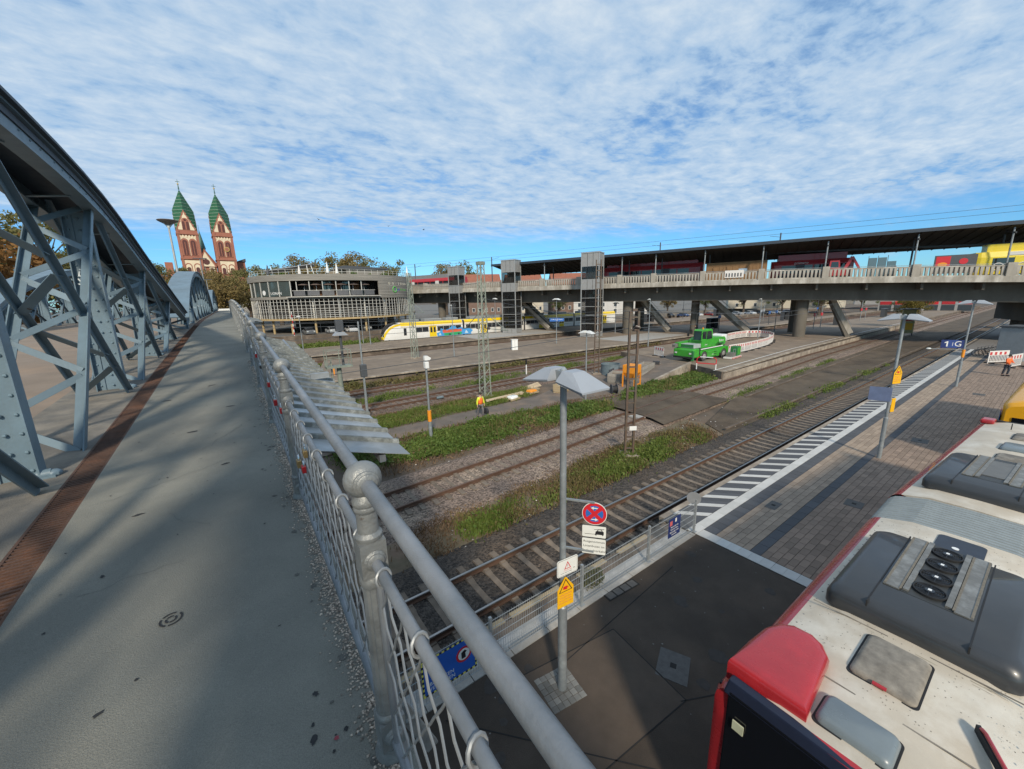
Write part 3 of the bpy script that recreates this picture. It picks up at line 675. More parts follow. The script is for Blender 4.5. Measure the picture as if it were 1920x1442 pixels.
MB().box(-6, 11.2, 6.33, 6.85, -.3, .40).build('edge_wall', M_PWALL, P1)
# repair patches, joints and covers in the asphalt
M_ASP2 = mat('asphalt_patch', (.076, .056, .041), .9, var=.2, scale=2, bump=.4, bscale=90, world=True); M_JOINT = mat('asphalt_joint', (.016, .015, .014), .9, var=.2)
def quad(P, z, name, m, par): return MB().add([(a, b, z) for a, b in P], [tuple(range(len(P)))]).build(name, m, par)
quad([(3.3, 3.2), (6.0, 3.0), (6.2, 4.9), (3.5, 5.3)], .5535, 'asphalt_patch', M_ASP2, P1)
for a, b in (((3.3, 3.2), (6.0, 3.0)), ((6.0, 3.0), (6.2, 4.9)), ((3.5, 5.3), (6.2, 4.9)), ((5.9, 3.05), (8.2, 1.9)), ((2.2, 5.4), (4.9, 2.3)), ((4.7, 4.95), (9.2, 5.3))):
    MB().bar((*a, .5545), (*b, .5545), .022, .003).build('asphalt_joint', M_JOINT, P1)
M_COVER = mat('cast_cover', (.085, .08, .075), .7, var=.25, scale=9, bump=.4, bscale=60)
def manhole(x, y, w, h, rot, par=P1, dark=True, z=.55):
    mb = MB(); mb.M = Matrix.Translation((x, y, z)) @ Matrix.Rotation(rot, 4, 'Z'); mb.box(-w, w, -h, h, -.02, .006); o = mb.build('manhole_cover', M_COVER, par, bevel=.004)
    mb = MB(); mb.M = Matrix.Translation((x, y, z)) @ Matrix.Rotation(rot, 4, 'Z'); mb.box(-.06, .06, -.06, .06, .0065, .009); mb.build('cover_key', M_JOINT, o)
manhole(6.45, 3.55, .36, .3, R_(25))
for y0 in (0, 1):
    for k in range(2):
        pass
M_STAIN = mat('asphalt_stain', (.04, .033, .028), .8, var=.3, scale=9); M_GUM = mat('chewing_gum', (.17, .16, .145), .9); rgs = random.Random(21)
for k in range(70):
    x, y = rgs.uniform(2.5, 10.8), rgs.uniform(2.0, 5.6); r = rgs.uniform(.01, .022) if k % 4 else rgs.uniform(.06, .22); MB().add([(x + r * rgs.uniform(.6, 1.1) * math.cos(2 * pi * i / 9), y + r * rgs.uniform(.6, 1.1) * math.sin(2 * pi * i / 9), .5530) for i in range(9)], [tuple(range(9))]).build('gum_spot' if k % 4 else 'oil_stain', M_GUM if k % 4 else M_STAIN, P1)
# concrete gutter channel crossing the kerb
mb = MB(); mb.M = Matrix.Translation((7.35, 5.62, .556)) @ Matrix.Rotation(R_(-4), 4, 'Z'); mb.box(-.55, .55, -.16, .10, 0, .004); mb.build('drain_frame', M_JOINT, P1)
mb = MB(); mb.M = Matrix.Translation((7.35, 5.62, .561)) @ Matrix.Rotation(R_(-4), 4, 'Z')
for k in range(4): mb.box(-.5 + k * .26, -.28 + k * .26, -.13, .07, 0, .006)
mb.build('drain_stones', M_COVER, P1)
# cobbles round the lamp foot
M_COB = mat('cobble', (.17, .165, .15), .85, var=.2, scale=12, island=.35, bump=.2, bscale=60)
cobm = MB().box(-.058, .058, -.058, .058, 0, .028).mesh('cobble', M_COB)
for i in range(6):
    for j in range(6):
        a, c = (i - 2.5) * .125, (j - 2.5) * .125; q = R_(-8)
        o = obj('cobble', cobm, P1, loc=(4.27 + a * math.cos(q) - c * math.sin(q), 4.60 + a * math.sin(q) + c * math.cos(q), .531 + random.uniform(0, .008))); o.rotation_euler[2] = q + random.uniform(-.08, .08)
# paved part
M_MORT = mat('paving_joint', (.075, .065, .055), .95, var=.2, scale=3, world=True)
M_PAV = mat('paver_tan', (.30, .23, .172), .88, var=.12, scale=3, bump=.15, bscale=60, island=.16); M_PAVB = mat('paver_brown', (.235, .172, .13), .88, var=.12, scale=3, bump=.15, bscale=60, island=.18); M_PAVG = mat('paver_charcoal', (.072, .075, .083), .85, var=.12, scale=4, bump=.15, bscale=60, island=.14); M_PAVW = mat('paver_white', (.50, .49, .465), .8, var=.08, scale=3, bump=.12, bscale=60, island=.08)
P1P = struct('paved_platform', MB().box(11.2, 260, -30, 6.9, .482, .535), M_MORT)
MB().box(11.2, 260, 6.88, EDGE1, .30, .548).build('edge_stones', M_PCON, P1P)
MB().box(11.2, 260, 6.80, 6.98, -.3, .298).build('edge_wall', M_PWALL, P1P)
pav_n = [0]; stuff_p = {}
def paver(x0, x1, y0, y1, m, name='paver', g=.006, z=.552):
    key = m.name
    if pav_n[0] < 0: return
    d = ((x0 + x1) / 2) 
    if name == 'paver' and (x0 > 19.5 or y0 < 1.75 or counts.get(key, 0) >= 300):
        stuff_p.setdefault(key, (MB(), m))[0].box(x0 + g, x1 - g, y0 + g, y1 - g, .50, z + random.uniform(-.002, .002)); return
    counts[key] = counts.get(key, 0) + 1
    mk = (key, round(x1 - x0, 3), round(y1 - y0, 3))
    if mk not in pmesh: a, b = (x1 - x0) / 2 - g, (y1 - y0) / 2 - g; pmesh[mk] = MB().box(-a, a, -b, b, -.05, 0).mesh(name, m)
    obj(name, pmesh[mk], P1P, loc=((x0 + x1) / 2, (y0 + y1) / 2, z + random.uniform(-.002, .002)))
counts = {}; pmesh = {}
# safety hatching: white bars between charcoal blocks, white line, charcoal line, tan field, dark strip, brown field
# white bars run slantwise across the charcoal band
YA, YB = 6.05, 6.88; SL = -.80 / .83                      # x shift per metre of y
def slant(x0, x1, g=.006): return [(x0 + (YA - YB) * SL * 0 + 0, YB - g), (x1, YB - g), (x1 - (YB - YA) * SL * 1., YA + g), (x0 - (YB - YA) * SL * 1., YA + g)]
bar_m = {}
def slantpiece(nm, w, m, x, z, g):
    if (nm, w) not in bar_m: bar_m[(nm, w)] = MB().prism([(p, q - YA) for p, q in slant(g, w - g)], -.05, 0).mesh(nm, m)
    return obj(nm, bar_m[(nm, w)], P1P, loc=(x, YA, z + random.uniform(-.0015, .0015)))
MB().box(11.2, 75, YA + .005, YB - .005, .50, .548).build('hatch_bed', M_PAVG, P1P)
x = 10.75
while x < 72:
    if x > 10.9: slantpiece('white_bar', .30, M_PAVW, x, .5535, .004)
    slantpiece('charcoal_block', .325, M_PAVG, x + .30, .5525, .005); slantpiece('charcoal_block', .325, M_PAVG, x + .625, .5525, .005); x += .95
x = 11.2
while x < 75:
    paver(x, x + .6, 5.73, 6.045, M_PAVW, 'white_line_slab', .003); x += .6
    
x = 11.62
while x < 75: paver(x, x + .4, 5.33, 5.725, M_PAVG, 'charcoal_slab' if x < 28 else 'paver'); x += .4
y = 5.725
while y > 1.0: paver(11.2, 11.61, y - .3, y, M_PAVW, 'white_line_slab', .003); y -= .3
# bond pattern of rectangular pavers
def field(ya, yb, m, x0=11.62, x1=75):
    r = 0; y = yb
    while y - .2 > ya - .01:
        x = x0 - (.2 if r % 2 else 0)
        while x < x1: paver(max(x, x0), x + .4, y - .2, y, m); x += .4
        y -= .2; r += 1
field(4.33, 5.33, M_PAV); 
x = 11.62
while x < 75: paver(x, x + .6, 4.03, 4.325, M_PAVG, 'dark_strip_slab' if x < 30 else 'paver'); x += .6
field(.83, 4.03, M_PAVB, x1=70)
for key, (mbx, m) in stuff_p.items(): mbx.build('pavers', m, P1P, kind='stuff')
MB().box(11.62, 70, -30, .77, .50, .5515).build('far_paving', mat('paver_far', (.15, .12, .10), .9, var=.15, scale=5, world=True), P1P)
MB().box(75.02, 260, -30, 6.62, .50, .5515).build('far_paving', mat('paver_far2', (.17, .155, .14), .9, var=.15, scale=2, world=True), P1P)
manhole(15.0, 5.0, .34, .17, 0, P1P, z=.553); manhole(17.3, 3.3, .3, .25, .05, P1P, z=.556); manhole(27.5, 3.2, .4, .3, .05, P1P, z=.553); manhole(43, 2.6, .4, .3, .05, P1P, z=.553)

# ---- other platforms
PC = slab('platform', [(38.95, 18.75), (62, 19.95), (130, 20.7), (260, 20.7), (260, 32), (120, 33.2), (62, 35.8), (44, 35.2), (41.1, 23.3)], .55, M_PTOP)
for i, (a, b) in enumerate((((38.95, 18.72), (62, 19.92)), ((62, 19.92), (130, 20.67)))):
    d = Vector((b[0] - a[0], b[1] - a[1], 0)); n = int(d.length / 2); d /= n
    for k in range(n):
        p = Vector((*a, .53)) + d * (k + .01); q = Vector((*a, .53)) + d * (k + .99); MB().bar(p, q, .36, .12).build('edge_stone', M_PCON, PC)
    MB().bar((a[0], a[1] + .9, .556), (b[0], b[1] + .9, .556), .10, .004).build('white_line', M_WHITE, PC)
MB().bar((38.9, 18.72, .1), (41.05, 23.3, .1), .12, .9).build('end_wall', M_PWALL, PC)
MB().bar((38.9, 18.62, .08), (120, 20.5, .08), .12, .6).build('lower_wall', M_PCON, PC)
# ramp up to it with its side wall
mb = MB(); mb.hexa([(33, 22.6, -.4), (41.1, 23.4, -.4), (44, 33, -.4), (33, 30.5, -.4)], [(33, 22.6, -.20), (41.1, 23.4, .54), (44, 33, .54), (33, 30.5, -.20)]); struct('ramp', mb, M_PATH)
mb = MB(); mb.hexa([(33, 22.4, -.4), (41.1, 23.2, -.4), (41.1, 23.5, -.4), (33, 22.7, -.4)], [(33, 22.4, -.12), (41.1, 23.2, .75), (41.1, 23.5, .75), (33, 22.7, -.12)]); tag(mb.build('ramp_wall', M_PCON), 'pale concrete side wall of the ramp up to the crane platform', 'wall')
PA = slab('platform', [(6, 41.6), (30, 40.6), (60, 40.4), (260, 40.2), (260, 43.9), (100, 44), (99, 57), (10, 57.5)], .5, M_PTOP)
PB = slab('platform', [(9.4, 61.6 + 2.6), (40, 66.0), (260, 67), (260, 77.6), (20, 77.6), (9.4, 76)], .5, M_PTOP)
PD = slab('platform', [(30, 84), (260, 84), (260, 95), (40, 95)], .5, M_PTOP)
for pl, P in ((PA, [(6, 41.55), (30, 40.55), (60, 40.35), (130, 40.2)]), (PB, [(9.4, 64.15), (40, 65.95), (130, 66.4)])):
    for a, b in zip(P[:-1], P[1:]):
        d = Vector((b[0] - a[0], b[1] - a[1], 0)); n = max(1, int(d.length / 3)); d /= n
        for k in range(n): MB().bar(Vector((*a, .46)) + d * (k + .005), Vector((*a, .46)) + d * (k + .995), .5, .13).build('edge_stone', M_PCON, pl)
MB().box(55, 72, 42, 50, .502, .512).build('new_paving', mat('new_paving_pale', (.36, .345, .32), .85, var=.1, scale=2, world=True), PA)
MB().box(40, 62, 67, 77, .502, .512).build('new_paving', MATS['new_paving_pale'], PB)
# asphalt between the first two tracks, level crossing, path
struct('old_asphalt', MB().add([(23.4, 10.8, -.27), (24.6, 12.6, -.25), (31.5, 14.2, -.10), (47, 15.0, -.10), (120, 16.2, -.10), (300, 16.2, -.10), (300, 10.9, -.10), (60, 10.7, -.10)], [tuple(range(8))]), M_ASPO)
for p, q in (((33, 13.9), (120, 15.8)), ((24, 11.05), (110, 11.05))): MB().bar((*p, -.10), (*q, -.10), .12, .08).build('edge_kerb', M_PWALL, [o for o in C.objects if o.name == 'old_asphalt'][0])
XC = struct('level_crossing', MB().add([(21.9, 13.9, -.1), (31.4, 14.3, -.1), (31.0, 15.7, -.012), (30.7, 18.4, -.012), (30, 20.2, -.12), (22.9, 19.6, -.12), (22.6, 17.9, -.012), (22.2, 15.0, -.012)], [tuple(range(8))]), M_ASPO)
for k in range(6): MB().hexa([(22.4 + k * 1.45, cy(T2, 22.4 + k * 1.45) - .62, -.05), (23.82 + k * 1.45, cy(T2, 23.8 + k * 1.45) - .62, -.05), (23.82 + k * 1.45, cy(T2, 23.8 + k * 1.45) + .62, -.05), (22.4 + k * 1.45, cy(T2, 22.4 + k * 1.45) + .62, -.05)],
    [(22.4 + k * 1.45, cy(T2, 22.4 + k * 1.45) - .62, .006), (23.82 + k * 1.45, cy(T2, 23.8 + k * 1.45) - .62, .006), (23.82 + k * 1.45, cy(T2, 23.8 + k * 1.45) + .62, .006), (22.4 + k * 1.45, cy(T2, 22.4 + k * 1.45) + .62, .006)]).build('crossing_panel', M_ASPO, XC)
MB().box(21.7, 22.35, 15.6, 16.5, -.16, -.05).build('end_plate', M_KERBW, XC)
struct('path', MB().add([(-4, 22.6, -.27), (7.5, 22.9, -.26), (18, 22.5, -.26), (27, 21.2, -.26), (33.1, 22.6, -.205), (33.1, 30.5, -.205), (26, 27.6, -.26), (20.7, 25.6, -.26), (7.3, 25.1, -.26), (-4, 24.8, -.27)], [tuple(range(10))]), M_PATH)
struct('yard_dirt', MB().add([(-12, 10.4, -.305), (24.5, 10.4, -.305), (24.5, 14.5, -.30), (13, 13.5, -.30), (-12, 12.6, -.305)], [tuple(range(5))]), mat('yard_dirt_brown', (.23, .15, .105), .95, var=.3, scale=.9, bump=.7, bscale=22, col2=(.15, .12, .075), world=True))

# ---------------------------------------------------------------- grass and weeds
GR1 = leafmat('grass_green', (.085, .14, .022), (.18, .21, .055), .3); GR4 = leafmat('grass_dead', (.13, .085, .05), (.26, .175, .105), .3); GR2 = leafmat('grass_dry', (.12, .125, .04), (.22, .165, .075), .3); GR3 = leafmat('weed_green', (.065, .12, .02), (.15, .20, .05), .3)
def inpoly(px, py, poly):
    r = np.zeros(len(px), bool); j = len(poly) - 1
    for i in range(len(poly)):
        xi, yi = poly[i]; xj, yj = poly[j]; c = ((yi > py) != (yj > py)) & (px < (xj - xi) * (py - yi) / (yj - yi + 1e-12) + xi); r ^= c; j = i
    return r
def grass(label, poly, n, h, m, z=-.28, seed=1, patch=.5, leafy=.5):
    rg = np.random.default_rng(seed); P = np.array(poly); lo, hi = P.min(0), P.max(0)
    x = rg.uniform(lo[0], hi[0], n * 4); y = rg.uniform(lo[1], hi[1], n * 4); k = inpoly(x, y, poly)
    pn = np.sin(x * 1.7 + seed) * np.cos(y * 2.3 + seed * 2) + np.sin(x * .6 - y * .9 + seed) + .6 * np.sin(x * 4.1) * np.sin(y * 3.7 + x)
    k &= (pn + rg.normal(0, .5, len(x))) > (patch * 2 - 1.6); x, y, pn = x[k][:n], y[k][:n], pn[k][:n]; m_ = len(x)
    far = rg.random(m_) < .22; x = x + rg.normal(0, .22, m_) + far * rg.normal(0, .35, m_); y = y + rg.normal(0, .14, m_) + far * rg.normal(0, .28, m_)
    lf = .5 + .5 * np.sin(x * .9 + seed) * np.sin(y * 1.3 + x * .35); hh = h * rg.uniform(.35, 1.25, m_) * (.55 + .35 * np.clip(pn, -1, 1.5) + .5 * lf).clip(.25, 1.5)
    nl = int(m_ * leafy); c = np.stack([x[:nl], y[:nl], z + hh[:nl] * rg.uniform(.3, 1, nl)], 1); v1, f1 = leaves(c, h * .55, rg, 1.1, .3)
    a = rg.uniform(0, 2 * pi, m_ - nl); w = .018 + .012 * rg.random(m_ - nl); bx, by, bh = x[nl:], y[nl:], hh[nl:]; lean = rg.normal(0, .35, (m_ - nl, 2)) * bh[:, None]
    dx, dy = np.cos(a) * w, np.sin(a) * w; z0 = np.full(m_ - nl, z)
    v2 = np.stack([np.stack([bx - dx, by - dy, z0], 1), np.stack([bx + dx, by + dy, z0], 1), np.stack([bx + lean[:, 0] + dx * .2, by + lean[:, 1] + dy * .2, z + bh], 1), np.stack([bx + lean[:, 0] - dx * .2, by + lean[:, 1] - dy * .2, z + bh], 1)], 1).reshape(-1, 3)
    f2 = np.arange(4 * (m_ - nl)).reshape(-1, 4) + len(v1)
    o = obj('grass', mesh_np('grass', np.vstack([v1, v2]), np.vstack([f1, f2]), m)); o['kind'] = 'stuff'; tag(o, label, 'grass'); return o
grass('thick green weeds along the near side of the path', [(4, 19.6), (9, 18.7), (15.5, 19.0), (23, 18.6), (24, 20.4), (18, 22.3), (7.5, 22.7), (4, 22.7)], 30000, .30, GR3, seed=1, patch=.48, leafy=.6)
grass('short green grass between the path and the third track', [(4, 25.4), (9, 25.5), (17, 25.8), (21.5, 26.6), (22, 28.6), (16, 28.8), (8, 28.1), (4, 27.8)], 30000, .24, GR1, seed=2, patch=.35, leafy=.15)
grass('green weeds in front of the ramp wall by the crane platform', [(25, 19.6), (32, 18.9), (38.6, 19.2), (40.6, 22.6), (33, 22.2), (28, 21.6)], 18000, .30, GR3, seed=3, patch=.4, leafy=.6)
grass('dry and green grass strip between the first two tracks', [(6, 11.0), (22, 11.1), (23.5, 12.6), (20, 13.6), (10, 12.9), (6, 12.4)], 12000, .2, GR2, seed=4, patch=.6, leafy=.25)
grass('greener tufts in the strip between the first two tracks', [(6, 11.0), (22, 11.0), (22, 12.8), (14, 12.5), (6, 12.0)], 9000, .24, GR1, seed=9, patch=.74, leafy=.3)
grass('grass patch beside the old asphalt and the first track', [(26, 10.55), (60, 10.5), (60, 10.95), (40, 11.3), (26, 11.2)], 2600, .22, GR1, -.24, seed=5, patch=.75)
grass('grass tufts between the old asphalt and the second track', [(30, 14.2), (60, 15.3), (60, 15.9), (30, 14.7)], 2600, .2, GR1, -.22, seed=6, patch=.7)
grass('weeds between the third and fourth track', [(4, 32.6), (40, 33.9), (60, 34.8), (60, 36), (30, 35.9), (4, 34.9)], 9000, .24, GR1, seed=7, patch=.72)
grass('dry weeds along the foot of the second platform', [(4, 38.6), (30, 39.3), (60, 39.9), (60, 40.3), (30, 40.5), (4, 41.4)], 8000, .45, GR2, seed=8, patch=.5)
grass('green grass bank below the round building car park', [(2, 76.5), (24, 76.5), (25, 82.5), (2, 83.5)], 12000, .6, GR1, .2, seed=10, patch=.15)
grass('weeds beside the track below the second island platform', [(8, 57.8), (60, 58.2), (60, 59), (8, 59)], 4500, .3, GR1, seed=11, patch=.65)
grass('weeds at the left end of the second island platform', [(2, 63), (9, 63), (9.4, 76), (2, 76)], 5000, .4, GR2, seed=12, patch=.4)
grass('brown dead stems straggling out of the weeds beside the second track', [(4, 17.9), (23, 18.2), (32, 18.4), (32, 19.6), (22, 20), (4, 20.2)], 5000, .2, GR4, seed=21, patch=.45, leafy=.2)
grass('brown dead stems along both sides of the path', [(4, 22.4), (20, 22.1), (27, 21), (27, 22), (20, 22.8), (4, 23.0)], 2600, .18, GR4, seed=22, patch=.4, leafy=.2)
grass('reddish dead grass between the first two tracks', [(4, 10.8), (23, 10.9), (24, 13.4), (13, 13.6), (4, 12.8)], 11000, .16, GR4, seed=23, patch=.35, leafy=.3)
grass('low dead stems behind the path grass by the third track', [(4, 28), (22, 28.8), (24, 29.4), (4, 28.9)], 3000, .16, GR4, seed=24, patch=.4)
grass('yellow stalks mixed into the weeds beside the path', [(4, 19.4), (23, 18.8), (24, 20.4), (18, 22.3), (4, 22.7)], 2600, .42, GR2, seed=31, patch=.5, leafy=.1)
grass('pale stalks in the short grass by the worker', [(4, 25.4), (21.5, 26.6), (22, 28.6), (4, 27.8)], 2200, .3, GR2, seed=32, patch=.5, leafy=.05)
grass('pale stalks before the ramp wall', [(25, 19.6), (38.6, 19.2), (40.6, 22.6), (28, 21.6)], 1500, .42, GR2, seed=33, patch=.45, leafy=.1)
# scattered litter and pale stones in the strips
rg = np.random.default_rng(5); n = 260; xx = rg.uniform(5.5, 34, n); yy = np.where(rg.random(n) < .6, rg.uniform(10.6, 13.8, n), rg.uniform(17.6, 20, n)); sz = rg.uniform(.02, .075, n)
jit = rg.uniform(.5, 1.4, (n, 6, 1)); P = oct_[None] * jit; V = P * sz[:, None, None] * np.array([1, 1, .45]) + np.stack([xx, yy, np.full(n, -.255)], 1)[:, None, :]
o = obj('litter', mesh_np('litter', V.reshape(-1, 3), (of[None] + (np.arange(n) * 6)[:, None, None]).reshape(-1, 3), mat('litter_pale', (.5, .48, .45), .8, island=.5))); o['kind'] = 'stuff'; tag(o, 'pale litter and stones scattered along the tracks', 'litter')
# ================================================================== poles, lamps, signs, fence
M_POLE = mat('galvanised_pole', (.36, .39, .40), .5, metal=.4, var=.2, scale=5, bump=.1, bscale=30, col2=(.27, .29, .30))
M_SHADE = mat('lamp_shade_grey', (.31, .33, .36), .5, var=.06, scale=3); M_DIFF = mat('lamp_diffuser', (.6, .62, .6), .4, var=.05)
M_LATT = mat('mast_grey_green', (.26, .29, .235), .65, var=.2, scale=4, col2=(.20, .225, .19)); M_MASTG = mat('mast_olive', (.105, .10, .075), .65, var=.3, scale=4, col2=(.10, .065, .045))
M_ORANGE = mat('orange_panel', (.75, .27, .02), .5, var=.08, scale=6); M_DGREY = mat('dark_grey_box', (.065, .07, .078), .55, var=.15, scale=5); M_INS = mat('insulator_brown', (.05, .035, .03), .3, var=.1)
def shade_mb(s):
    # trough-shaped shade to one side (s = +1 / -1 along local y)
    mb = MB(); o = lambda y: s * y
    b = [(-.27, o(.10), .03), (.27, o(.10), .03), (.31, o(.72), -.05), (-.31, o(.72), -.05)]
    t = [(-.15, o(.13), .19), (.15, o(.13), .19), (.13, o(.34), .185), (-.13, o(.34), .185)]
    mb.add(b + t + [(x * .96, y, z - .03) for x, y, z in b], [(4, 5, 6, 7), (0, 1, 5, 4), (1, 2, 6, 5), (2, 3, 7, 6), (3, 0, 4, 7), (0, 8, 9, 1), (1, 9, 10, 2), (2, 10, 11, 3), (3, 11, 8, 0)])
    return mb
def platform_lamp(loc, h, label, s=1., rz=0.):
    T = thing('platform_lamp', label, 'lamp post', loc, rz, 'double-headed lamps on the near platform')
    MB().lathe([(.085, 0), (.085, h * .30), (.06, h * .30 + .03), (.055, h + .08), (.03, h + .1)], n=16).build('pole', M_POLE, T, smooth=True)
    for sg in (1, -1):
        mb = shade_mb(sg); mb.v = [(x * s, y * s, z * s + h - .1) for x, y, z in mb.v]; o = mb.build('lamp_shade', M_SHADE, T)
        mb = MB(); mb.add([(-.27 * s, sg * .14 * s, h - .112), (.25 * s, sg * .14 * s, h - .112), (.28 * s, sg * .69 * s, h - .19), (-.28 * s, sg * .69 * s, h - .19)], [(0, 1, 2, 3)]); mb.build('diffuser', M_DIFF, o)
    mb = MB(); mb.box(-.07, .07, -.16 * s, .16 * s, h - .12, h + .06)
    for k in range(4): mb.box(-.11, .11, -.15 * s, -.04 * s, h - .1 + k * .045, h - .08 + k * .045)
    mb.build('lamp_head', M_POLE, T)
    return T
LA = platform_lamp((4.31, 4.58, .55), 6.25, 'nearest double-headed lamp post carrying the traffic signs', .98)
LB = platform_lamp((23.2, 3.87, .55), 6.35, 'double-headed lamp post with a yellow warning sign beside the hatched line', 1.1)
LC = platform_lamp((45.3, 3.97, .55), 6.45, 'double-headed lamp post with the blue platform sign by the far barrier', 1.25)
# band of paint and sticker on the poles
for T, z0, z1, r in ((LC, 2.3, 2.9, .088),): MB().cyl((0, 0, z0), (0, 0, z1), r, n=16).build('yellow_band', M_ORANGE, T, smooth=True)

M_SIGNW = mat('sign_white', (.72, .71, .66), .45, var=.05, scale=8); M_SIGNR = mat('sign_red', (.56, .02, .03), .4, var=.06, scale=8); M_SIGNB = mat('sign_blue', (.03, .13, .42), .4, var=.06, scale=8); M_SIGNY = mat('sign_yellow', (.80, .42, .01), .45, var=.06, scale=8); M_SIGNG = mat('sign_back_grey', (.3, .31, .32), .5, metal=.3, var=.1); M_NAVY = mat('sign_navy', (.015, .03, .13), .4, var=.06); M_PINK = mat('sign_print_red', (.55, .12, .12), .5, var=.05)
def rect(mb, w, h, z0, z1, cx=0, cy_=0): return mb.box(cx - w / 2, cx + w / 2, cy_ - h / 2, cy_ + h / 2, z0, z1)
def rrect(w, h, r, n=5):
    P = []
    for cx, cy_, a in ((w / 2 - r, h / 2 - r, 0), (-w / 2 + r, h / 2 - r, 90), (-w / 2 + r, -h / 2 + r, 180), (w / 2 - r, -h / 2 + r, 270)):
        for k in range(n): t = R_(a + 90 * k / (n - 1)); P.append((cx + r * math.cos(t), cy_ + r * math.sin(t)))
    return P
def disc(r, n=36, a0=0, a1=2 * pi): return [(r * math.cos(a0 + (a1 - a0) * i / n), r * math.sin(a0 + (a1 - a0) * i / n)) for i in range(n)]
def part(name, poly, z0, z1, m, par, loc=None):
    return MB().prism(poly, z0, z1).build(name, m, par)
def sign(name, label, p, right, cat='sign'):
    F = facing(p, right); T = thing(name, label, cat, p); T.rotation_euler = F.to_euler(); return T
I4 = Matrix.Identity(4)
def lab(s, size, m, T, x, y, z, ext=.0006, name='lettering', rot=0.): return text(s, size, m, T, Matrix.Translation((x, y, z)) @ Matrix.Rotation(rot, 4, 'Z'), ext, name)
pole = Vector((4.31, 4.58, 0)); d1 = Vector((math.cos(R_(-50)), math.sin(R_(-50)), 0)); d2 = Vector((math.cos(R_(-6)), math.sin(R_(-6)), 0)); n2 = Vector((math.sin(R_(-6)), -math.cos(R_(-6)), 0))
c1 = pole + d1 * .54
# no stopping roundel
T = sign('no_stopping_sign', 'round red and blue no stopping sign with two white arrows', c1 + Vector((0, 0, 4.37)), d1)
part('rim', disc(.21), -.012, 0, M_SIGNW, T); part('red_disc', disc(.200), .0005, .0015, M_SIGNR, T)
for a in (0, 90, 180, 270):
    w = [(.150 * math.cos(R_(a + t)), .150 * math.sin(R_(a + t))) for t in (-31, -16, 0, 16, 31)] + [(.045 * math.cos(R_(a)), .045 * math.sin(R_(a)))]
    part('blue_field', w, .002, .003, M_SIGNB, T)
for sy, s in ((1, -1), (-1, 1)):
    P = [(s * -.05, -.009), (s * .015, -.009), (s * .015, -.028), (s * .062, 0), (s * .015, .028), (s * .015, .009), (s * -.05, .009)]
    part('arrow', [(x, y + sy * .107) for x, y in P], .0035, .0045, M_SIGNW, T)
MB().box(-.2, .2, -.02, .02, -.035, -.013).build('clamp', M_SIGNG, T)
T = sign('tow_truck_sign', 'small white sign with a black car being towed, under the roundel', c1 + Vector((0, 0, 4.03)), d1)
part('border', rrect(.42, .235, .025), -.008, 0, M_BLACK, T); part('plate', rrect(.405, .22, .02), .0005, .0015, M_SIGNW, T)
part('pictogram_line', [(-.16, -.055), (.07, -.05), (.07, -.042), (-.16, -.048)], .002, .003, M_BLACK, T)
car = [(.02, -.03), (.03, .01), (.05, .02), (.065, .05), (.13, .05), (.145, .02), (.165, .01), (.165, -.045), (.145, -.07), (.14, -.05), (.045, -.05), (.04, -.07), (.02, -.065)]
part('pictogram_car', car, .002, .003, M_BLACK, T); part('pictogram_windscreen', [(.066, .022), (.075, .042), (.12, .042), (.13, .022)], .0035, .004, M_SIGNW, T); part('pictogram_boom', [(-.0, .045), (.17, .065), (.17, .055), (.0, .038)], .002, .003, M_BLACK, T)
T = sign('supplementary_sign', 'white text sign about regional buses under the towing sign', c1 + Vector((0, 0, 3.745)), d1)
part('border', rrect(.42, .315, .025), -.008, 0, M_BLACK, T); part('plate', rrect(.405, .30, .02), .0005, .0015, M_SIGNW, T)
for i, s in enumerate(('Ausgenommen', 'Linienbusse im', 'Regionalverkehr')): lab(s, .062, M_BLACK, T, 0, .088 - i * .088, .002)
for z in (4.6, 3.66):
    mb = MB(); mb.bar(pole + Vector((0, 0, z)), c1 + Vector((0, 0, z - .02)), .035, .03); o = mb.build('sign_bracket', M_POLE, LA); o.location = -Vector(LA.location)
c2 = pole + n2 * .09
T = sign('warning_sign', 'white rounded sign with a red warning triangle on the nearest lamp post', c2 + d2 * .04 + Vector((0, 0, 3.30)), d2)
part('border', rrect(.46, .33, .04), -.01, 0, M_SIGNW, T); part('frame_line', rrect(.435, .305, .035), .0004, .001, M_BLACK, T); part('plate', rrect(.425, .295, .03), .0014, .002, M_SIGNW, T)
part('triangle', [(-.075, -.04), (.075, -.04), (0, .11)], .0024, .003, M_SIGNR, T); part('triangle_field', [(-.05, -.026), (.05, -.026), (0, .075)], .0034, .004, M_SIGNW, T); lab('!', .08, M_BLACK, T, 0, .012, .0045)
lab('Hochspannung', .03, M_PINK, T, 0, -.066, .0025); lab('Vorsicht, elektrische Anlage', .022, M_BLACK, T, -.03, -.105, .0025); lab('frei', .03, M_BLACK, T, .15, -.07, .0025)
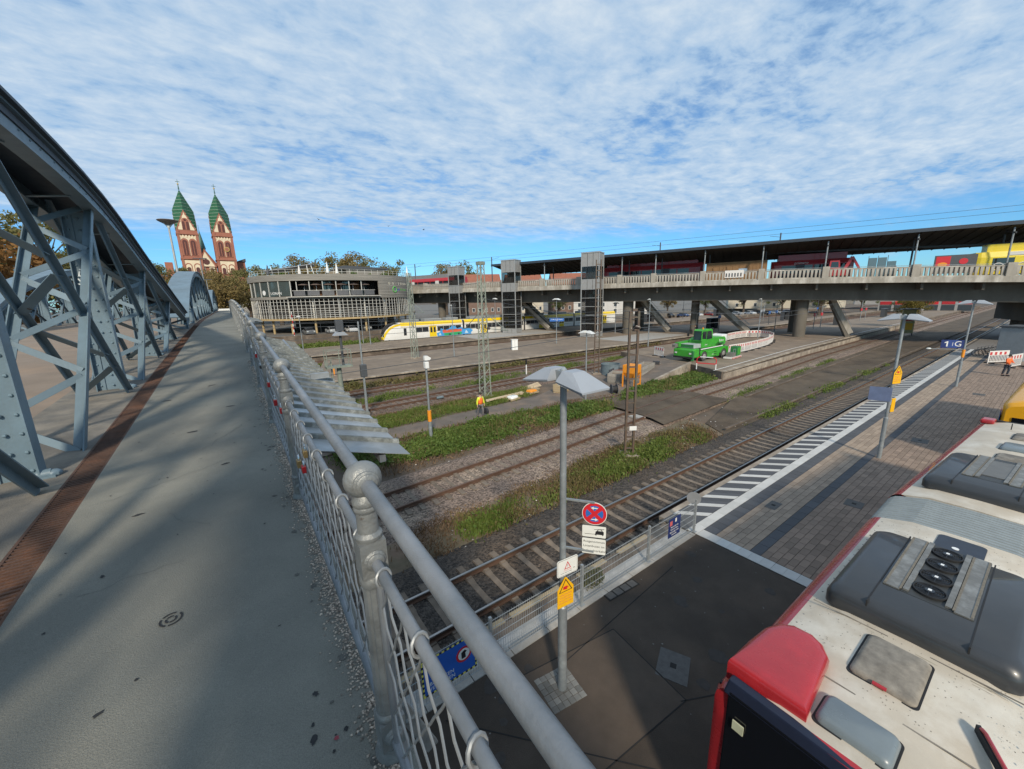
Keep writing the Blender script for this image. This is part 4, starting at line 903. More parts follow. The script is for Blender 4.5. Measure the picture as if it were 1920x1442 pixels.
def yellow_sign(p, right, label, s=1.):
    T = sign('yellow_warning_sign', label, p, right); w, h = .36 * s, .60 * s
    P = [(-w / 2, -h / 2), (w / 2, -h / 2), (w / 2, h * .12), (w * .04, h / 2), (-w * .04, h / 2), (-w / 2, h * .12)]
    part('plate', P, -.01, 0, M_SIGNY, T)
    tri = [(-w * .42, h * .02), (w * .42, h * .02), (0, h * .46)]; part('triangle', tri, .0006, .0014, M_BLACK, T); part('triangle_field', [(x * .82, (y - h * .17) * .82 + h * .165) for x, y in tri], .0018, .0024, M_SIGNY, T)
    part('pictogram', [(-.06 * s, .065 * s), (.03 * s, .05 * s), (.035 * s, .075 * s), (.075 * s, .10 * s), (.03 * s, .105 * s), (.04 * s, .125 * s), (-.055 * s, .12 * s)], .0028, .0034, M_SIGNR, T)
    for i, tx in enumerate(('Achtung Oberleitung', 'Lebensgefahr beim', 'Berühren der Drähte', 'Nicht auf Wagen steigen')): lab(tx, .032 * s, M_PINK, T, 0, (-.045 - .055 * i) * s, .001)
    MB().box(-.1 * s, .1 * s, -.06 * s, -.02 * s, -.09, -.011).build('clamp', M_SIGNG, T); return T
yellow_sign(c2 + Vector((0, 0, 2.79)), d2, 'yellow house-shaped overhead wire warning sign on the nearest lamp post')
p = Vector((23.2, 3.87, 0)); yellow_sign(p + Vector((-.0, -.12, 4.42)), (.93, -.37, 0), 'yellow house-shaped warning sign on the lamp post by the hatched line', 1.3)
T = sign('platform_section_sign', 'grey-blue back of a sign hung on the middle lamp post', p + Vector((-.30, .28, 3.55)), (.35, -.94, 0)); part('plate', rrect(.75, .62, .02), -.02, 0, mat('sign_back_blue', (.10, .13, .22), .5), T)
T = sign('info_panel', 'small yellow panel on the middle lamp post below the warning sign', p + Vector((.1, -.13, 3.05)), (.93, -.37, 0)); part('plate', rrect(.22, .62, .02), -.02, 0, M_SIGNY, T)
p = Vector((45.3, 3.97, 0))
T = sign('platform_number_sign', 'blue platform sign reading 1 and G on the far lamp post', p + Vector((-.30, .62, 3.85)), (.42, -.91, 0)); part('plate', rrect(1.25, .62, .03), -.05, 0, M_NAVY, T)
part('left_field', rrect(.6, .60, .02), .001, .002, mat('sign_blue_db', (.03, .06, .22), .4), T); T['label'] = 'blue platform sign reading 1 and G on the far lamp post'
part('lettering', [(-.33, -.2), (-.25, -.2), (-.25, .2), (-.31, .2), (-.44, .12), (-.44, .05), (-.33, .10)], .003, .005, M_SIGNW, T); lab('G', .58, M_SIGNW, T, .30, 0, .004); part('divider', [(.0, -.14), (.025, -.14), (.025, .13), (0, .13)], .001, .003, M_SIGNW, T)
MB().box(-1.25, .62, -.42, -.385, -.06, -.01).build('sign_arm', M_POLE, T); MB().sphere((-1.25, -.40, -.03), .10, 10, 6, (1.6, .7, .7)).build('arm_lamp', M_DIFF, T, smooth=True)

# ---------------------------------------------------------------- mesh fence along the platform edge
M_FEN = mat('fence_grey', (.30, .32, .33), .5, metal=.3, var=.15, scale=6)
FEN = thing('mesh_fence', 'grey wire mesh fence along the platform edge under the nearest lamp', 'fence', (11.25, 5.9, .55)); fb = Vector(FEN.location)
fx = [11.25, 8.84, 6.15, 3.5, .9]
FY = 5.86
for x in fx: 
    m = MB(); m.M = Matrix.Translation(-fb); m.box(x - .03, x + .03, FY - .03, FY + .03, .55, 1.68); m.box(x - .07, x + .07, FY - .07, FY + .07, .55, .565); m.cyl((x, FY - .04, .8), (x, FY - .055, .8), .015, n=6); m.cyl((x, FY - .04, 1.4), (x, FY - .055, 1.4), .015, n=6); m.build('post', M_FEN, FEN)
for a, b in zip(fx[1:], fx[:-1]):
    a += .03; b -= .03
    for z in (.62, .82, 1.02, 1.22, 1.42, 1.60): m = MB(); m.M = Matrix.Translation(-fb); m.cyl((a, FY - .022, z), (b, FY - .022, z), .008, n=6); m.build('horizontal_wire', M_FEN, FEN)
    m = MB(); m.M = Matrix.Translation(-fb); x = a + .03
    while x < b: m.cyl((x, FY - .012, .60), (x, FY - .012, 1.63), .0042, n=4); x += .06
    m.build('vertical_wires', M_FEN, FEN, kind='stuff')
T = sign('blue_notice', 'dark blue notice sign on the mesh fence near its far end', (10.05, FY - .035, 1.22), (1, 0, 0)); part('plate', rrect(.62, .62, .01), -.006, 0, M_NAVY, T)
part('pictogram', [(-.25, .08), (-.12, .08), (-.12, .23), (-.25, .23)], .0006, .001, M_PINK, T); part('paper', [(.02, .14), (.10, .14), (.10, .26), (.02, .26)], .0006, .001, M_SIGNW, T)
for i in range(4): lab(('Reisende mit', 'Fahrrad bitte', 'Bahnsteig nicht', 'betreten')[i], .075, M_SIGNW, T, 0, .02 - i * .085, .001)
T = sign('round_plate', 'round grey disc on the end post of the mesh fence', (11.2, FY + .05, 1.72), (.5, -.87, 0)); part('disc', disc(.21, 24), -.01, 0, M_SIGNG, T)
T = sign('hazard_sign', 'blue no entry sign with black and yellow hazard border low on the fence', (2.55, FY - .04, 1.18), (1, 0, 0))
part('plate', rrect(1.15, .80, .005), -.006, 0, mat('sign_blue_bright', (.02, .10, .42), .5), T)
def hazard(x0, x1, y0, y1, n):
    L = (x1 - x0) if (x1 - x0) > (y1 - y0) else (y1 - y0); hor = (x1 - x0) > (y1 - y0)
    for i in range(n):
        a, b = i / n, (i + 1) / n
        if hor: P = [(x0 + L * a, y0), (x0 + L * b, y0), (x0 + L * b, y1), (x0 + L * a, y1)]
        else: P = [(x0, y0 + L * a), (x1, y0 + L * a), (x1, y0 + L * b), (x0, y0 + L * b)]
        part('hazard_stripe', P, .0006, .0014, M_BLACK if i % 2 else mat('hazard_yellow', (.75, .65, .10), .5), T)
hazard(-.575, .575, .36, .40, 22); hazard(-.575, .575, -.40, -.36, 22); hazard(.54, .575, -.355, .355, 13); hazard(-.575, -.54, -.355, .355, 13)
part('ring', disc(.17, 30), .001, .002, M_SIGNR, T).location = (.30, .06, 0); part('ring_field', disc(.125, 30), .0024, .003, M_SIGNW, T).location = (.30, .06, 0); part('figure', [(-.05, -.09), (.04, -.09), (.03, .02), (.07, .04), (.02, .09), (-.06, .05)], .0034, .004, M_BLACK, T).location = (.30, .06, 0)
lab('BETRETEN', .11, M_SIGNW, T, -.18, -.17, .001); lab('VERBOTEN', .11, M_SIGNW, T, -.18, -.28, .001)
# a small shrub growing through the fence
def tuft(name, label, loc, r, n, m, cat='plant', leaf=.08, seed=1):
    rg = np.random.default_rng(seed); T = thing(name, label, cat, loc); u = rg.normal(size=(n, 3)); u /= np.linalg.norm(u, axis=1)[:, None]; c = u * (rg.random(n) ** .4)[:, None] * np.array(r); c[:, 2] = np.abs(c[:, 2]) + .03
    v, f = leaves(c, leaf, rg); obj('foliage', mesh_np('foliage', v, f, m), T)
    mb = MB()
    for k in range(5): a = 2 * pi * k / 5; mb.tube([(0, 0, -.1), (r[0] * .3 * math.cos(a), r[1] * .3 * math.sin(a), r[2] * .4), (r[0] * .6 * math.cos(a), r[1] * .6 * math.sin(a), r[2] * .8)], [.012, .008, .003], 5)
    mb.build('stems', M_BARK, T); return T
M_BARK = mat('bark', (.085, .065, .05), .95, var=.3, scale=6, bump=.5, bscale=20)
tuft('shrub', 'small yellowish shrub behind the mesh fence by the lamp post', (7.0, 6.25, .47), (.42, .2, .45), 420, leafmat('shrub_leaf', (.05, .075, .02), (.16, .14, .05)), leaf=.075)

# ---------------------------------------------------------------- masts and yard poles
def lattice_mast(loc, h, wb, wt, label, m=M_LATT, seg=14, cap=True, group=None):
    T = thing('lattice_mast', label, 'mast', loc, R_(8), group); c = [(-1, -1), (1, -1), (1, 1), (-1, 1)]
    P = lambda i, t: Vector((c[i % 4][0] * (wb + (wt - wb) * t) / 2, c[i % 4][1] * (wb + (wt - wb) * t) / 2, h * t))
    for i in range(4): MB().bar(P(i, 0), P(i, 1), .085, .085).build('leg', m, T)
    for i in range(4):
        for k in range(seg): MB().bar(P(i + k % 2, k / seg), P(i + (k + 1) % 2, (k + 1) / seg), .045, .02, (c[i][0], c[i][1], 0)).build('brace', m, T)
    if cap: MB().box(-wt * .8, wt * .8, -wt * .6, wt * .6, h, h + .25).build('cap', m, T)
    MB().box(-wb * .8, wb * .8, -wb * .8, wb * .8, -.4, .12).build('foundation', M_PCON, T); return T
lattice_mast((17.4, 28.3, -.2), 11.0, .70, .38, 'tall grey-green lattice mast behind the worker on the path', seg=22)
lattice_mast((20.2, 50.7, .5), 11.2, .66, .38, 'lattice mast on the second platform in front of the yellow train', seg=20, cap=False)
for nm, zz in (('tall grey-green lattice mast behind the worker on the path', 5.9), ('lattice mast on the second platform in front of the yellow train', 6.2)):
    T = [o for o in C.objects if o.get('label') == nm][0]
    for sg in (-1, 1):
        MB().tube([(0, sg * .35, zz), (.2, sg * 2.9, zz - .1)], .03, 6).build('cantilever_arm', M_LATT, T); MB().tube([(0, sg * .35, zz + 1.3), (.2, sg * 2.6, zz - .05)], .03, 6).build('stay', M_LATT, T); mb = MB()
        for k in range(4): mb.lathe([(.03, -.04), (.10, 0), (.03, .04)], (.03, sg * (.55 + .09 * k), zz - .005), 8, 'y')
        mb.build('insulator', M_INS, T)
def ladder_mast(loc, h, label, w=.42):
    T = thing('ladder_mast', label, 'mast', loc, R_(-35)); 
    for s in (-1, 1): MB().box(s * w / 2 - .05, s * w / 2 + .05, -.07, .07, 0, h).build('channel', M_MASTG, T)
    k = .35
    while k < h: MB().box(-w / 2, w / 2, -.05, .05, k, k + .07).build('batten', M_MASTG, T); k += .62
    MB().box(-.45, .45, -.4, .4, -.4, .1).build('foundation', M_PCON, T); return T
T = ladder_mast((16.3, 12.3, -.2), 7.5, 'dark olive overhead line mast standing in the grass between the tracks')
for z, y in ((6.7, -.9), (6.55, .8)):
    MB().bar((0, 0, z), (0, y, z + .05), .06, .06).build('arm', M_MASTG, T)
    mb = MB()
    for k in range(4): mb.lathe([(.03, -.03), (.085, 0), (.03, .03)], (0, y * (.45 + .14 * k), z + .02 + .03), n=10, axis='y')
    mb.build('insulator', M_INS, T, smooth=True)
MB().box(-.12, .12, -.10, .10, 7.5, 7.62).build('mast_cap', M_MASTG, T); MB().box(-.05, .32, -.12, -.085, 1.4, 1.62).build('plate', M_WHITE, T)
T = ladder_mast((32.2, 29.0, -.2), 12.0, 'slender tall ladder mast in front of the nearest lift tower', .5)
def lamp_pole(loc, h, label, heads=2, s=.6, m=None):
    T = thing('lamp_pole', label, 'lamp post', loc, random.uniform(-.3, .3)); MB().lathe([(.09, 0), (.06, h * .4), (.045, h)], n=10).build('pole', m or M_POLE, T, smooth=True)
    for sg in ((1, -1) if heads == 2 else (1,)):
        mb = shade_mb(sg); mb.v = [(x * s, y * s, z * s + h) for x, y, z in mb.v]; mb.build('lamp_shade', mat('lamp_shade_white', (.62, .62, .60), .5), T)
    return T
for a in [((23.3, 22.1, -.25), 5.5, 'white double lamp on a slim pole beside the worksite crates', 2, .9), ((49.8, 75.4, .5), 7.7, 'slim lamp pole left of the middle lift tower', 2, 1.), ((45.1, 49.7, .5), 7.3, 'slim lamp pole carrying the blue station sign', 2, 1.), ((66, 54.5, .5), 6.2, 'slim lamp pole under the station bridge right of the near lift tower', 2, 1.),
          ((8.36, 62.2, .5), 5.8, 'slim lamp pole rising behind the sheet metal shield, farthest left', 1, .9), ((20.6, 76.8, .5), 6.3, 'left one of two thin poles before the train nose', 1, .5), ((21.1, 73.9, .5), 6.8, 'right one of two thin poles before the train nose', 1, .5),
          ((51.4, 36.1, .5), 7.0, 'thin lamp pole beyond the green crane to its left', 1, .6), ((72.8, 29.7, .55), 6.5, 'thin lamp pole inside the ring of barriers', 1, .6), ((25, 48.5, .5), 6.9, 'thin pole on the second platform between the two lattice masts', 1, .4), ((88, 33, .5), 5.6, 'thin lamp pole at the end of the crane platform', 2, .7)]: lamp_pole(*a)
T = [o for o in C.objects if o.get('label') == 'slim lamp pole carrying the blue station sign'][0]
S1 = sign('station_name_sign', 'blue station name sign on the second platform', (45.0, 49.5, 4.5), (.81, -.58, 0)); part('plate', rrect(2.4, .55, .03), -.05, 0, M_SIGNB, S1); lab('Freiburg (Breisgau)', .25, M_SIGNW, S1, 0, .06, .003); lab('Hbf', .18, M_SIGNW, S1, 0, -.17, .003)
# camera pole with orange band
T = thing('camera_pole', 'slim pole with white camera box and orange band in the weeds', 'pole', (9.3, 21.75, -.25))
MB().lathe([(.115, 0), (.115, 1.15), (.07, 1.2), (.06, 5.0)], n=14).build('pole', M_POLE, T, smooth=True); MB().cyl((0, 0, 1.05), (0, 0, 1.75), .118, n=14).build('orange_band', M_ORANGE, T, smooth=True)
MB().box(-.1, .14, -.16, .14, 4.35, 4.75).build('camera_box', M_WHITE, T, bevel=.03); mb = MB(); mb.prism([(-.1, 4.85), (.2, 4.8), (.32, 4.95), (.1, 5.1), (-.1, 5.1)], -.1, .1, 'y'); mb.build('camera_hood', M_WHITE, T)
# signals and boxes near the shield
T = thing('signal_mast', 'signal mast with a small railed platform rising behind the sheet metal shield', 'signal', (6.4, 31.2, -.25))
MB().cyl((0, 0, 0), (0, 0, 3.6), .2, .17, 12).build('column', M_LATT, T, smooth=True); MB().box(-.9, .9, -.5, .5, 3.6, 3.72).build('platform_grid', M_LATT, T)
for x, y in ((-.85, -.45), (.85, -.45), (-.85, .45), (.85, .45), (0, -.45)): MB().cyl((x, y, 3.7), (x, y, 4.9), .03, n=6).build('rail_post', M_LATT, T)
for y in (-.45, .45):
    for z in (4.3, 4.9): MB().bar((-.85, y, z), (.85, y, z), .05, .04).build('rail_bar', M_LATT, T)
MB().cyl((.35, 0, 3.7), (.35, 0, 6.9), .09, n=10).build('signal_tube', M_DGREY, T); MB().box(.08, .62, -.2, .2, 6.25, 7.05).build('signal_box', M_DGREY, T, bevel=.04); MB().prism([(-.15, 5.95), (.85, 5.95), (.6, 6.2), (.1, 6.2)], -.35, .35, 'y').build('signal_hood', M_SHADE, T)
MB().box(-.55, -.48, -.04, .04, 0, 4.2).build('ladder_rail', M_LATT, T); MB().box(-.9, -.84, -.04, .04, 0, 4.2).build('ladder_rail', M_LATT, T)
for k in range(11): MB().box(-.88, -.5, -.02, .02, .3 + k * .36, .34 + k * .36).build('rung', M_LATT, T)
MB().box(.3, .8, -.55, -.1, 0, .55).build('yellow_box', M_ORANGE, T)
T = thing('tall_pole', 'tall silver pole beside the signal mast behind the shield', 'pole', (7.7, 29.6, -.25)); MB().lathe([(.11, 0), (.07, 3), (.06, 6.9)], n=12).build('pole', M_POLE, T, smooth=True); MB().sphere((0, 0, 6.9), .065, 8, 5).build('cap', M_POLE, T)
T = thing('signal_box_post', 'dark signal box seen from behind on a thin post above the third track', 'signal', (7.45, 28.5, -.25)); MB().cyl((0, 0, 0), (0, 0, 3.2), .05, n=8).build('post', M_POLE, T); MB().box(-.22, .22, -.15, .15, 3.1, 4.0).build('signal_head', M_DGREY, T, bevel=.05)
T = thing('yellow_marker', 'small yellow marker post on the second platform end', 'post', (8.6, 44.5, .5)); MB().box(-.07, .07, -.05, .05, 0, 1.1).build('marker', M_ORANGE, T, bevel=.02); MB().box(-.12, .12, -.1, .1, 0, .06).build('foot', M_PCON, T)
T = thing('white_cabinet', 'white electrical cabinet standing on the second platform', 'cabinet', (35, 48, .5), R_(-20)); MB().box(-.45, .45, -.3, .3, 0, 1.55).build('body', M_WHITE, T, bevel=.02); MB().box(-.5, .5, -.35, .35, 1.552, 1.6).build('lid', M_SIGNW, T); MB().box(-.01, .01, -.312, -.301, .1, 1.5).build('door_gap', M_DGREY, T)
T = thing('marker_post', 'short black and white track marker between the tracks', 'post', (26.5, 34.2, -.25)); MB().box(-.05, .05, -.04, .04, 0, 1.1).build('post', M_WHITE, T); MB().box(-.08, .08, -.05, .05, 1.1, 1.65).build('board', M_BLACK, T)
T = thing('striped_pole', 'thin red and white striped pole at the foot of the round building', 'pole', (10.2, 84.5, 1.8))
for k in range(9): MB().cyl((0, 0, k * .55), (0, 0, k * .55 + .55), .07, n=8).build('red_band' if k % 2 else 'white_band', M_SIGNR if k % 2 else M_WHITE, T)
# contact wires, strung between masts
M_CABLE = mat('cable_dark', (.10, .105, .11), .6, metal=.3, var=.1)
def wire(label, p, q, sag, r=.012, n=12, mess=0.):
    p = Vector(p); q = Vector(q); P = [p.lerp(q, i / n) - Vector((0, 0, sag * 4 * (i / n) * (1 - i / n))) for i in range(n + 1)]
    o = tag(MB().tube(P, r, 4).build('overhead_wire', M_CABLE), label, 'wire')
    if mess:
        Q = [a + Vector((0, 0, mess * (.45 + .55 * abs(2 * (i / n) - 1) ** 1.6))) for i, a in enumerate(P)]; MB().tube(Q, r, 4).build('messenger_wire', M_CABLE, o)
        for a, c in list(zip(P, Q))[1:-1]: MB().cyl(a, c, r * .6, n=4).build('dropper', M_CABLE, o)
wire('overhead wire over the second track, left of the olive mast', (-4, 14.9, 5.4), (16.3, 12.9, 6.4), .1, .012)
wire('overhead wire running right from the olive mast towards the bridge', (16.3, 13.0, 6.4), (75, 18.6, 5.9), .35, .015, 14, .9)
wire('overhead wire over the third track', (-4, 31, 5.6), (60, 33.4, 5.6), .1, .014, 14, 1.1)
wire('lower overhead wire from the lattice mast across the yard', (17.4, 28.3, 6.0), (60, 34, 5.4), .5, .016)
wire('overhead wire over the fourth track', (-4, 37.1, 5.6), (70, 38.4, 5.6), .1, .016, 14, 1.1)
wire('overhead wire in front of the round building, lower', (0, 60.5, 5.6), (70, 61.8, 5.6), .1, .018)
wire('overhead wire in front of the round building, upper', (0, 60.5, 7.0), (70, 61.8, 7.0), .5, .018)
wire('cross wire between the two lattice masts', (17.4, 28.3, 9.4), (20.2, 50.7, 10.2), .3, .016)
wire('cross wire from the olive mast to the lattice mast', (16.3, 12.3, 6.9), (17.4, 28.3, 8.2), .25, .014)
# ================================================================== articulated bus on the platform road
M_BRED = mat('bus_red', (.44, .022, .028), .28, var=.07, scale=3, coat=.5, col2=(.36, .02, .025)); M_BROOF = mat('bus_roof_white', (.62, .57, .485), .6, var=.10, scale=2.2, bump=.12, bscale=120, col2=(.50, .435, .345), amt2=.45, speck=.06)
M_BDARK = mat('bus_roof_unit_grey', (.038, .040, .043), .36, var=.12, scale=2, coat=.25); M_BGLASS = glassmat('bus_glass', (.006, .007, .010), .06); M_ALU = mat('aluminium_rail', (.33, .32, .295), .5, metal=.5, var=.2, scale=10, col2=(.22, .21, .19)); M_BELL = mat('bellows_grey', (.17, .195, .20), .7, var=.15, scale=4); M_HATCH = mat('hatch_dirty', (.31, .275, .225), .8, var=.2, scale=4, bump=.15, bscale=40, col2=(.16, .14, .115), amt2=.38); M_HATG = mat('hatch_smoked', (.17, .20, .215), .3, var=.1, scale=3); M_RUB = mat('rubber_black', (.015, .015, .016), .7, var=.1)
M_SPECK = mat('roof_specks', (.16, .14, .11), .9, var=.3, scale=20)
def section(x0, x1, w=2.55, h=3.05, r=.14, nose0=0., nose1=0.):
    """cross-section swept along x; roof edge rounded"""
    prof = [(-w / 2, .32), (-w / 2, h - .42)]
    for k in range(5): t = R_(180 - 80 * k / 4); prof.append((-w / 2 + .24 + .24 * math.cos(t), h - .12 - .24 + .24 * math.sin(t) + .0))
    prof.append((-w / 4, h - .015)); prof.append((0, h)); prof2 = [(-a, b) for a, b in prof[:-1]][::-1]
    return prof + prof2
def bus_section(T, x0, x1, ends, red_side=True):
    P = section(x0, x1); n = len(P)
    xs = [x0, x0 + .05, x1 - .05, x1]
    # side panels (red), roof (white)
    nl = 3                                                   # first points of the profile are the side
    for s in (1, -1):
        prof = [(s * a, b) for a, b in P[:7]]
        MB().loft([[(x, a, b) for a, b in prof] + [(x, s * (abs(prof[0][0]) - .04), prof[0][1])] for x in (x0, x1)], closed=False, cap=False).build('side_panel', M_BRED, T, smooth=True)
        for k in range(int((x1 - x0 - .6) / 1.5)):
            a = x0 + .4 + k * 1.5; MB().box(a, a + 1.42, s * 1.276 - .003, s * 1.276 + .003, 1.25, 2.45).build('side_window', M_BGLASS, T)
    rp = P[6:-6]
    MB().loft([[(x, a, b) for a, b in rp] + [(x, 0, 2.7)] for x in (x0, x1)]).build('roof', M_BROOF, T, smooth=True)
    MB().box(x0, x1, -1.2, 1.2, .32, .5).build('floor', M_BDARK, T)
    for e in ends: MB().box(e - .02, e + .02, -1.24, 1.24, .32, 2.84).build('end_wall', M_RUB, T)
    for x in (x0 + (x1 - x0) * .38,):
        for s in (1, -1): MB().cyl((x, s * 1.26, .48), (x, s * .95, .48), .48, n=18).build('wheel', M_RUB, T)
def rr_box(mb, x0, x1, y0, y1, z0, z1, r, inset):
    """rounded-plan box with sloping shoulders"""
    def ring(ix, z):
        a0, a1, b0, b1 = x0 + ix, x1 - ix, y0 + ix, y1 - ix; P = []
        for cx, cy_, a in ((a1 - r, b1 - r, 0), (a0 + r, b1 - r, 90), (a0 + r, b0 + r, 180), (a1 - r, b0 + r, 270)):
            for k in range(5): t = R_(a + 22.5 * k); P.append((cx + r * math.cos(t), cy_ + r * math.sin(t), z))
        return P
    return mb.loft([ring(0, z0), ring(.0, z0 + (z1 - z0) * .45), ring(inset * .35, z0 + (z1 - z0) * .8), ring(inset, z1)])
def roof_unit(T, x0, x1, y0, y1, fans):
    z = 3.02; mb = MB(); rr_box(mb, x0, x1, y0, y1, z, z + .31, .16, .12); U = mb.build('roof_unit', M_BDARK, T, smooth=True)
    xa, xb = x0 + .62, x1 - .05; ya, yb = y0 + (y1 - y0) * .26, y1 - (y1 - y0) * .26; zt = z + .311
    for y in (ya - .02, yb + .02): MB().box(x0 + .03, x1 - .03, y - .008, y + .008, z + .1, zt + .003).build('seam', M_RUB, U)
    MB().box(xa, xb, ya + .01, yb - .01, zt, zt + .004).build('tray', mat('tray_dark', (.04, .042, .042), .5), U)
    for y in (ya + .10, yb - .10): MB().box(xa, xb, y - .085, y + .085, zt + .004, zt + .022).build('side_rail', M_ALU, U)
    for y in (ya + .24, yb - .24): MB().box(xa + .05, xb, y - .03, y + .03, zt + .004, zt + .03).build('inner_rail', M_ALU, U)
    for y in (ya + .03, ya + .19, yb - .03, yb - .19): MB().box(xa + .02, xb - .02, y - .012, y + .012, zt + .022, zt + .03).build('louvre', M_SPECK, U)
    if fans:
        for k in range(4):
            x = xa + .26 + k * (xb - xa - .42) / 3.2; y = (ya + yb) / 2
            mb = MB(); mb.M = Matrix.Translation((x, y, zt + .012))
            mb.lathe([(.17, 0), (.17, .028), (.155, .028), (.155, .004)], n=24); o = mb.build('fan_shroud', M_RUB, U, smooth=True)
            mb = MB(); mb.M = Matrix.Translation((x, y, zt + .012)); 
            for rr in (.06, .085, .11, .135): mb.tube([(rr * math.cos(2 * pi * i / 20), rr * math.sin(2 * pi * i / 20), .03) for i in range(20)], .003, 4, True)
            for a in range(6): mb.bar((.03 * math.cos(a * pi / 3), .03 * math.sin(a * pi / 3), .028), (.16 * math.cos(a * pi / 3), .16 * math.sin(a * pi / 3), .028), .005, .004)
            mb.lathe([(.05, .0), (.05, .03), (.0, .035)], n=14); mb.build('fan_grille', M_BGLASS, o)
            mb = MB(); mb.M = Matrix.Translation((x, y, zt + .012 + .036)); mb.box(-.025, .025, -.018, .018, 0, .002); mb.build('fan_label', M_WHITE, o)
    else: MB().box(xa + .3, xb - .25, ya + .22, yb - .22, zt + .005, zt + .02).build('cover_plate', mat('cover_grey', (.13, .13, .125), .6), U)
    return U
BUS = thing('articulated_bus', 'red articulated bus with white roof parked on the platform', 'bus', (4.2, .50, .55), R_(-.6)); bx = 4.2
bus_section(BUS, 0.06, 6.05, (0.06,)); 
# near end: black glass with red surround
mb = MB(); mb.loft([[(.0, y * .97, z) for y, z in section(0, 0)[:1]] + []] * 1, closed=False, cap=False) if False else None
prof = section(0, 0)
MB().loft([[(.06, a, b) for a, b in prof], [(-.02, a * .985, .02 + b * .985) for a, b in prof], [(-.05, a * .93, b * .90) for a, b in prof]]).build('end_frame', M_BRED, BUS, smooth=True)
mb = MB(); mb.hexa([(-.095, -1.08, 1.05), (-.095, 1.10, 1.05), (-.03, 1.10, 1.05), (-.03, -1.08, 1.05)], [(-.068, -1.08, 2.90), (-.068, 1.10, 2.90), (-.0, 1.10, 2.98), (-.0, -1.08, 2.98)]); mb.build('end_window', M_BGLASS, BUS, bevel=.03)
mb = MB(); mb.hexa([(-.075, -1.15, 2.86), (-.075, 1.15, 2.86), (.10, 1.15, 2.86), (.10, -1.15, 2.86)], [(-.02, -1.12, 3.03), (-.02, 1.12, 3.03), (.08, 1.12, 3.045), (.08, -1.12, 3.045)]); mb.build('end_visor', mat('visor_navy', (.012, .016, .035), .35), BUS, bevel=.02)
MB().box(-.105, -.09, .88, 1.0, 2.5, 2.62).build('sticker', mat('sticker_cream', (.5, .5, .35), .6), BUS)
# red raised cap on the near left roof corner
mb = MB(); ring = lambda i, z: [(.10 + i, 1.20 - i * .5, z), (.6, 1.19 - i, z), (.95, 1.16 - i, z), (1.18 - i * .8, 1.09 - i, z), (1.30 - i, .95 - i * .5, z), (1.32 - i, .74, z), (1.25 - i, .60 + i * .5, z), (1.08 - i * .6, .49 + i, z), (.6, .45 + i, z), (.12 + i, .40 + i, z)]
mb.loft([ring(0, 2.90), ring(0, 3.12), ring(.012, 3.15), ring(.035, 3.175), ring(.07, 3.192), ring(.13, 3.20)]); mb.build('red_cap', M_BRED, BUS, smooth=True)
# hatches on the near section
def hatch(x0, x1, y0, y1, m, hgt=.07, z=3.035):
    mb = MB(); rr_box(mb, x0 - .03, x1 + .03, y0 - .03, y1 + .03, z - .05, z + .012, .06, .01); f = mb.build('hatch_frame', M_RUB, BUS, smooth=True)
    mb = MB(); rr_box(mb, x0, x1, y0, y1, z - .01, z + hgt, .07, .05); o = mb.build('hatch', m, BUS, smooth=True); return o
o = hatch(1.2, 2.05, -.24, .34, M_HATCH); MB().cyl((1.19, .0, 3.085), (1.19, .12, 3.085), .022, n=8).build('hatch_handle', M_BRED, o)
hatch(.22, .64, -.24, .37, M_HATG, .10); 
roof_unit(BUS, 2.30, 4.78, -.92, .93, True)
mb = MB(); mb.prism([(x + 5.52, y - .04) for x, y in rrect(.74, .58, .08)], 3.045, 3.056); pn = mb.build('solar_panel', mat('panel_navy', (.018, .022, .034), .35), BUS); MB().prism([(x + 5.45, y + .0) for x, y in disc(.045, 14)], 3.057, 3.065).build('panel_knob', M_WHITE, pn); MB().box(5.25, 5.31, -.06, .06, 3.057, 3.06).build('panel_label', M_WHITE, pn)
MB().hexa([(.62, -1.05, 3.03), (1.42, -.66, 3.03), (1.40, -.63, 3.03), (.60, -1.02, 3.03)], [(.62, -1.05, 3.10), (1.42, -.66, 3.12), (1.40, -.63, 3.12), (.60, -1.02, 3.10)]).build('flap_edge', M_RUB, BUS); MB().tube([(.55, -1.06, 3.06), (.62, -1.03, 3.13), (1.30, -.70, 3.15), (1.36, -.67, 3.13)], .018, 8).build('red_handle', M_BRED, BUS, smooth=True)
# roof panel joints
for x in (.9, 2.2, 4.85): MB().box(x - .01, x + .01, -1.0, 1.0, 3.0405, 3.0455).build('roof_joint', M_HATCH, BUS)
M_STREAK = mat('roof_grime_streak', (.36, .31, .235), .85, var=.3, scale=9, streak=(6, 1, 1)); rgb = random.Random(12)
for k in range(26):
    x = rgb.choice((.95, 2.12, 2.22, 4.84, 5.1, 5.95)) + rgb.uniform(-.05, .05); y = rgb.uniform(-.95, .95); L_ = rgb.uniform(.08, .4); w_ = rgb.uniform(.006, .022)
    if 2.2 < x < 4.8: continue
    z_ = 3.0515 - .015 * min(1, abs(y) / .64); MB().add([(x, y, z_), (x + w_, y + .01, z_), (x + w_ * .7, y + L_ * (1 if y > 0 else -1) * .6, z_ - .004), (x + w_ * .2, y + L_ * (1 if y > 0 else -1) * .6, z_ - .004)], [(0, 1, 2, 3)]).build('grime_streak', M_STREAK, BUS)
for s_ in (-1, 1):
    for k in range(24): MB().lathe([(.011, 0), (.011, .004), (.005, .007)], (.35 + k * .24, s_ * .985, 3.028), 6).build('roof_screw', M_ALU, BUS)
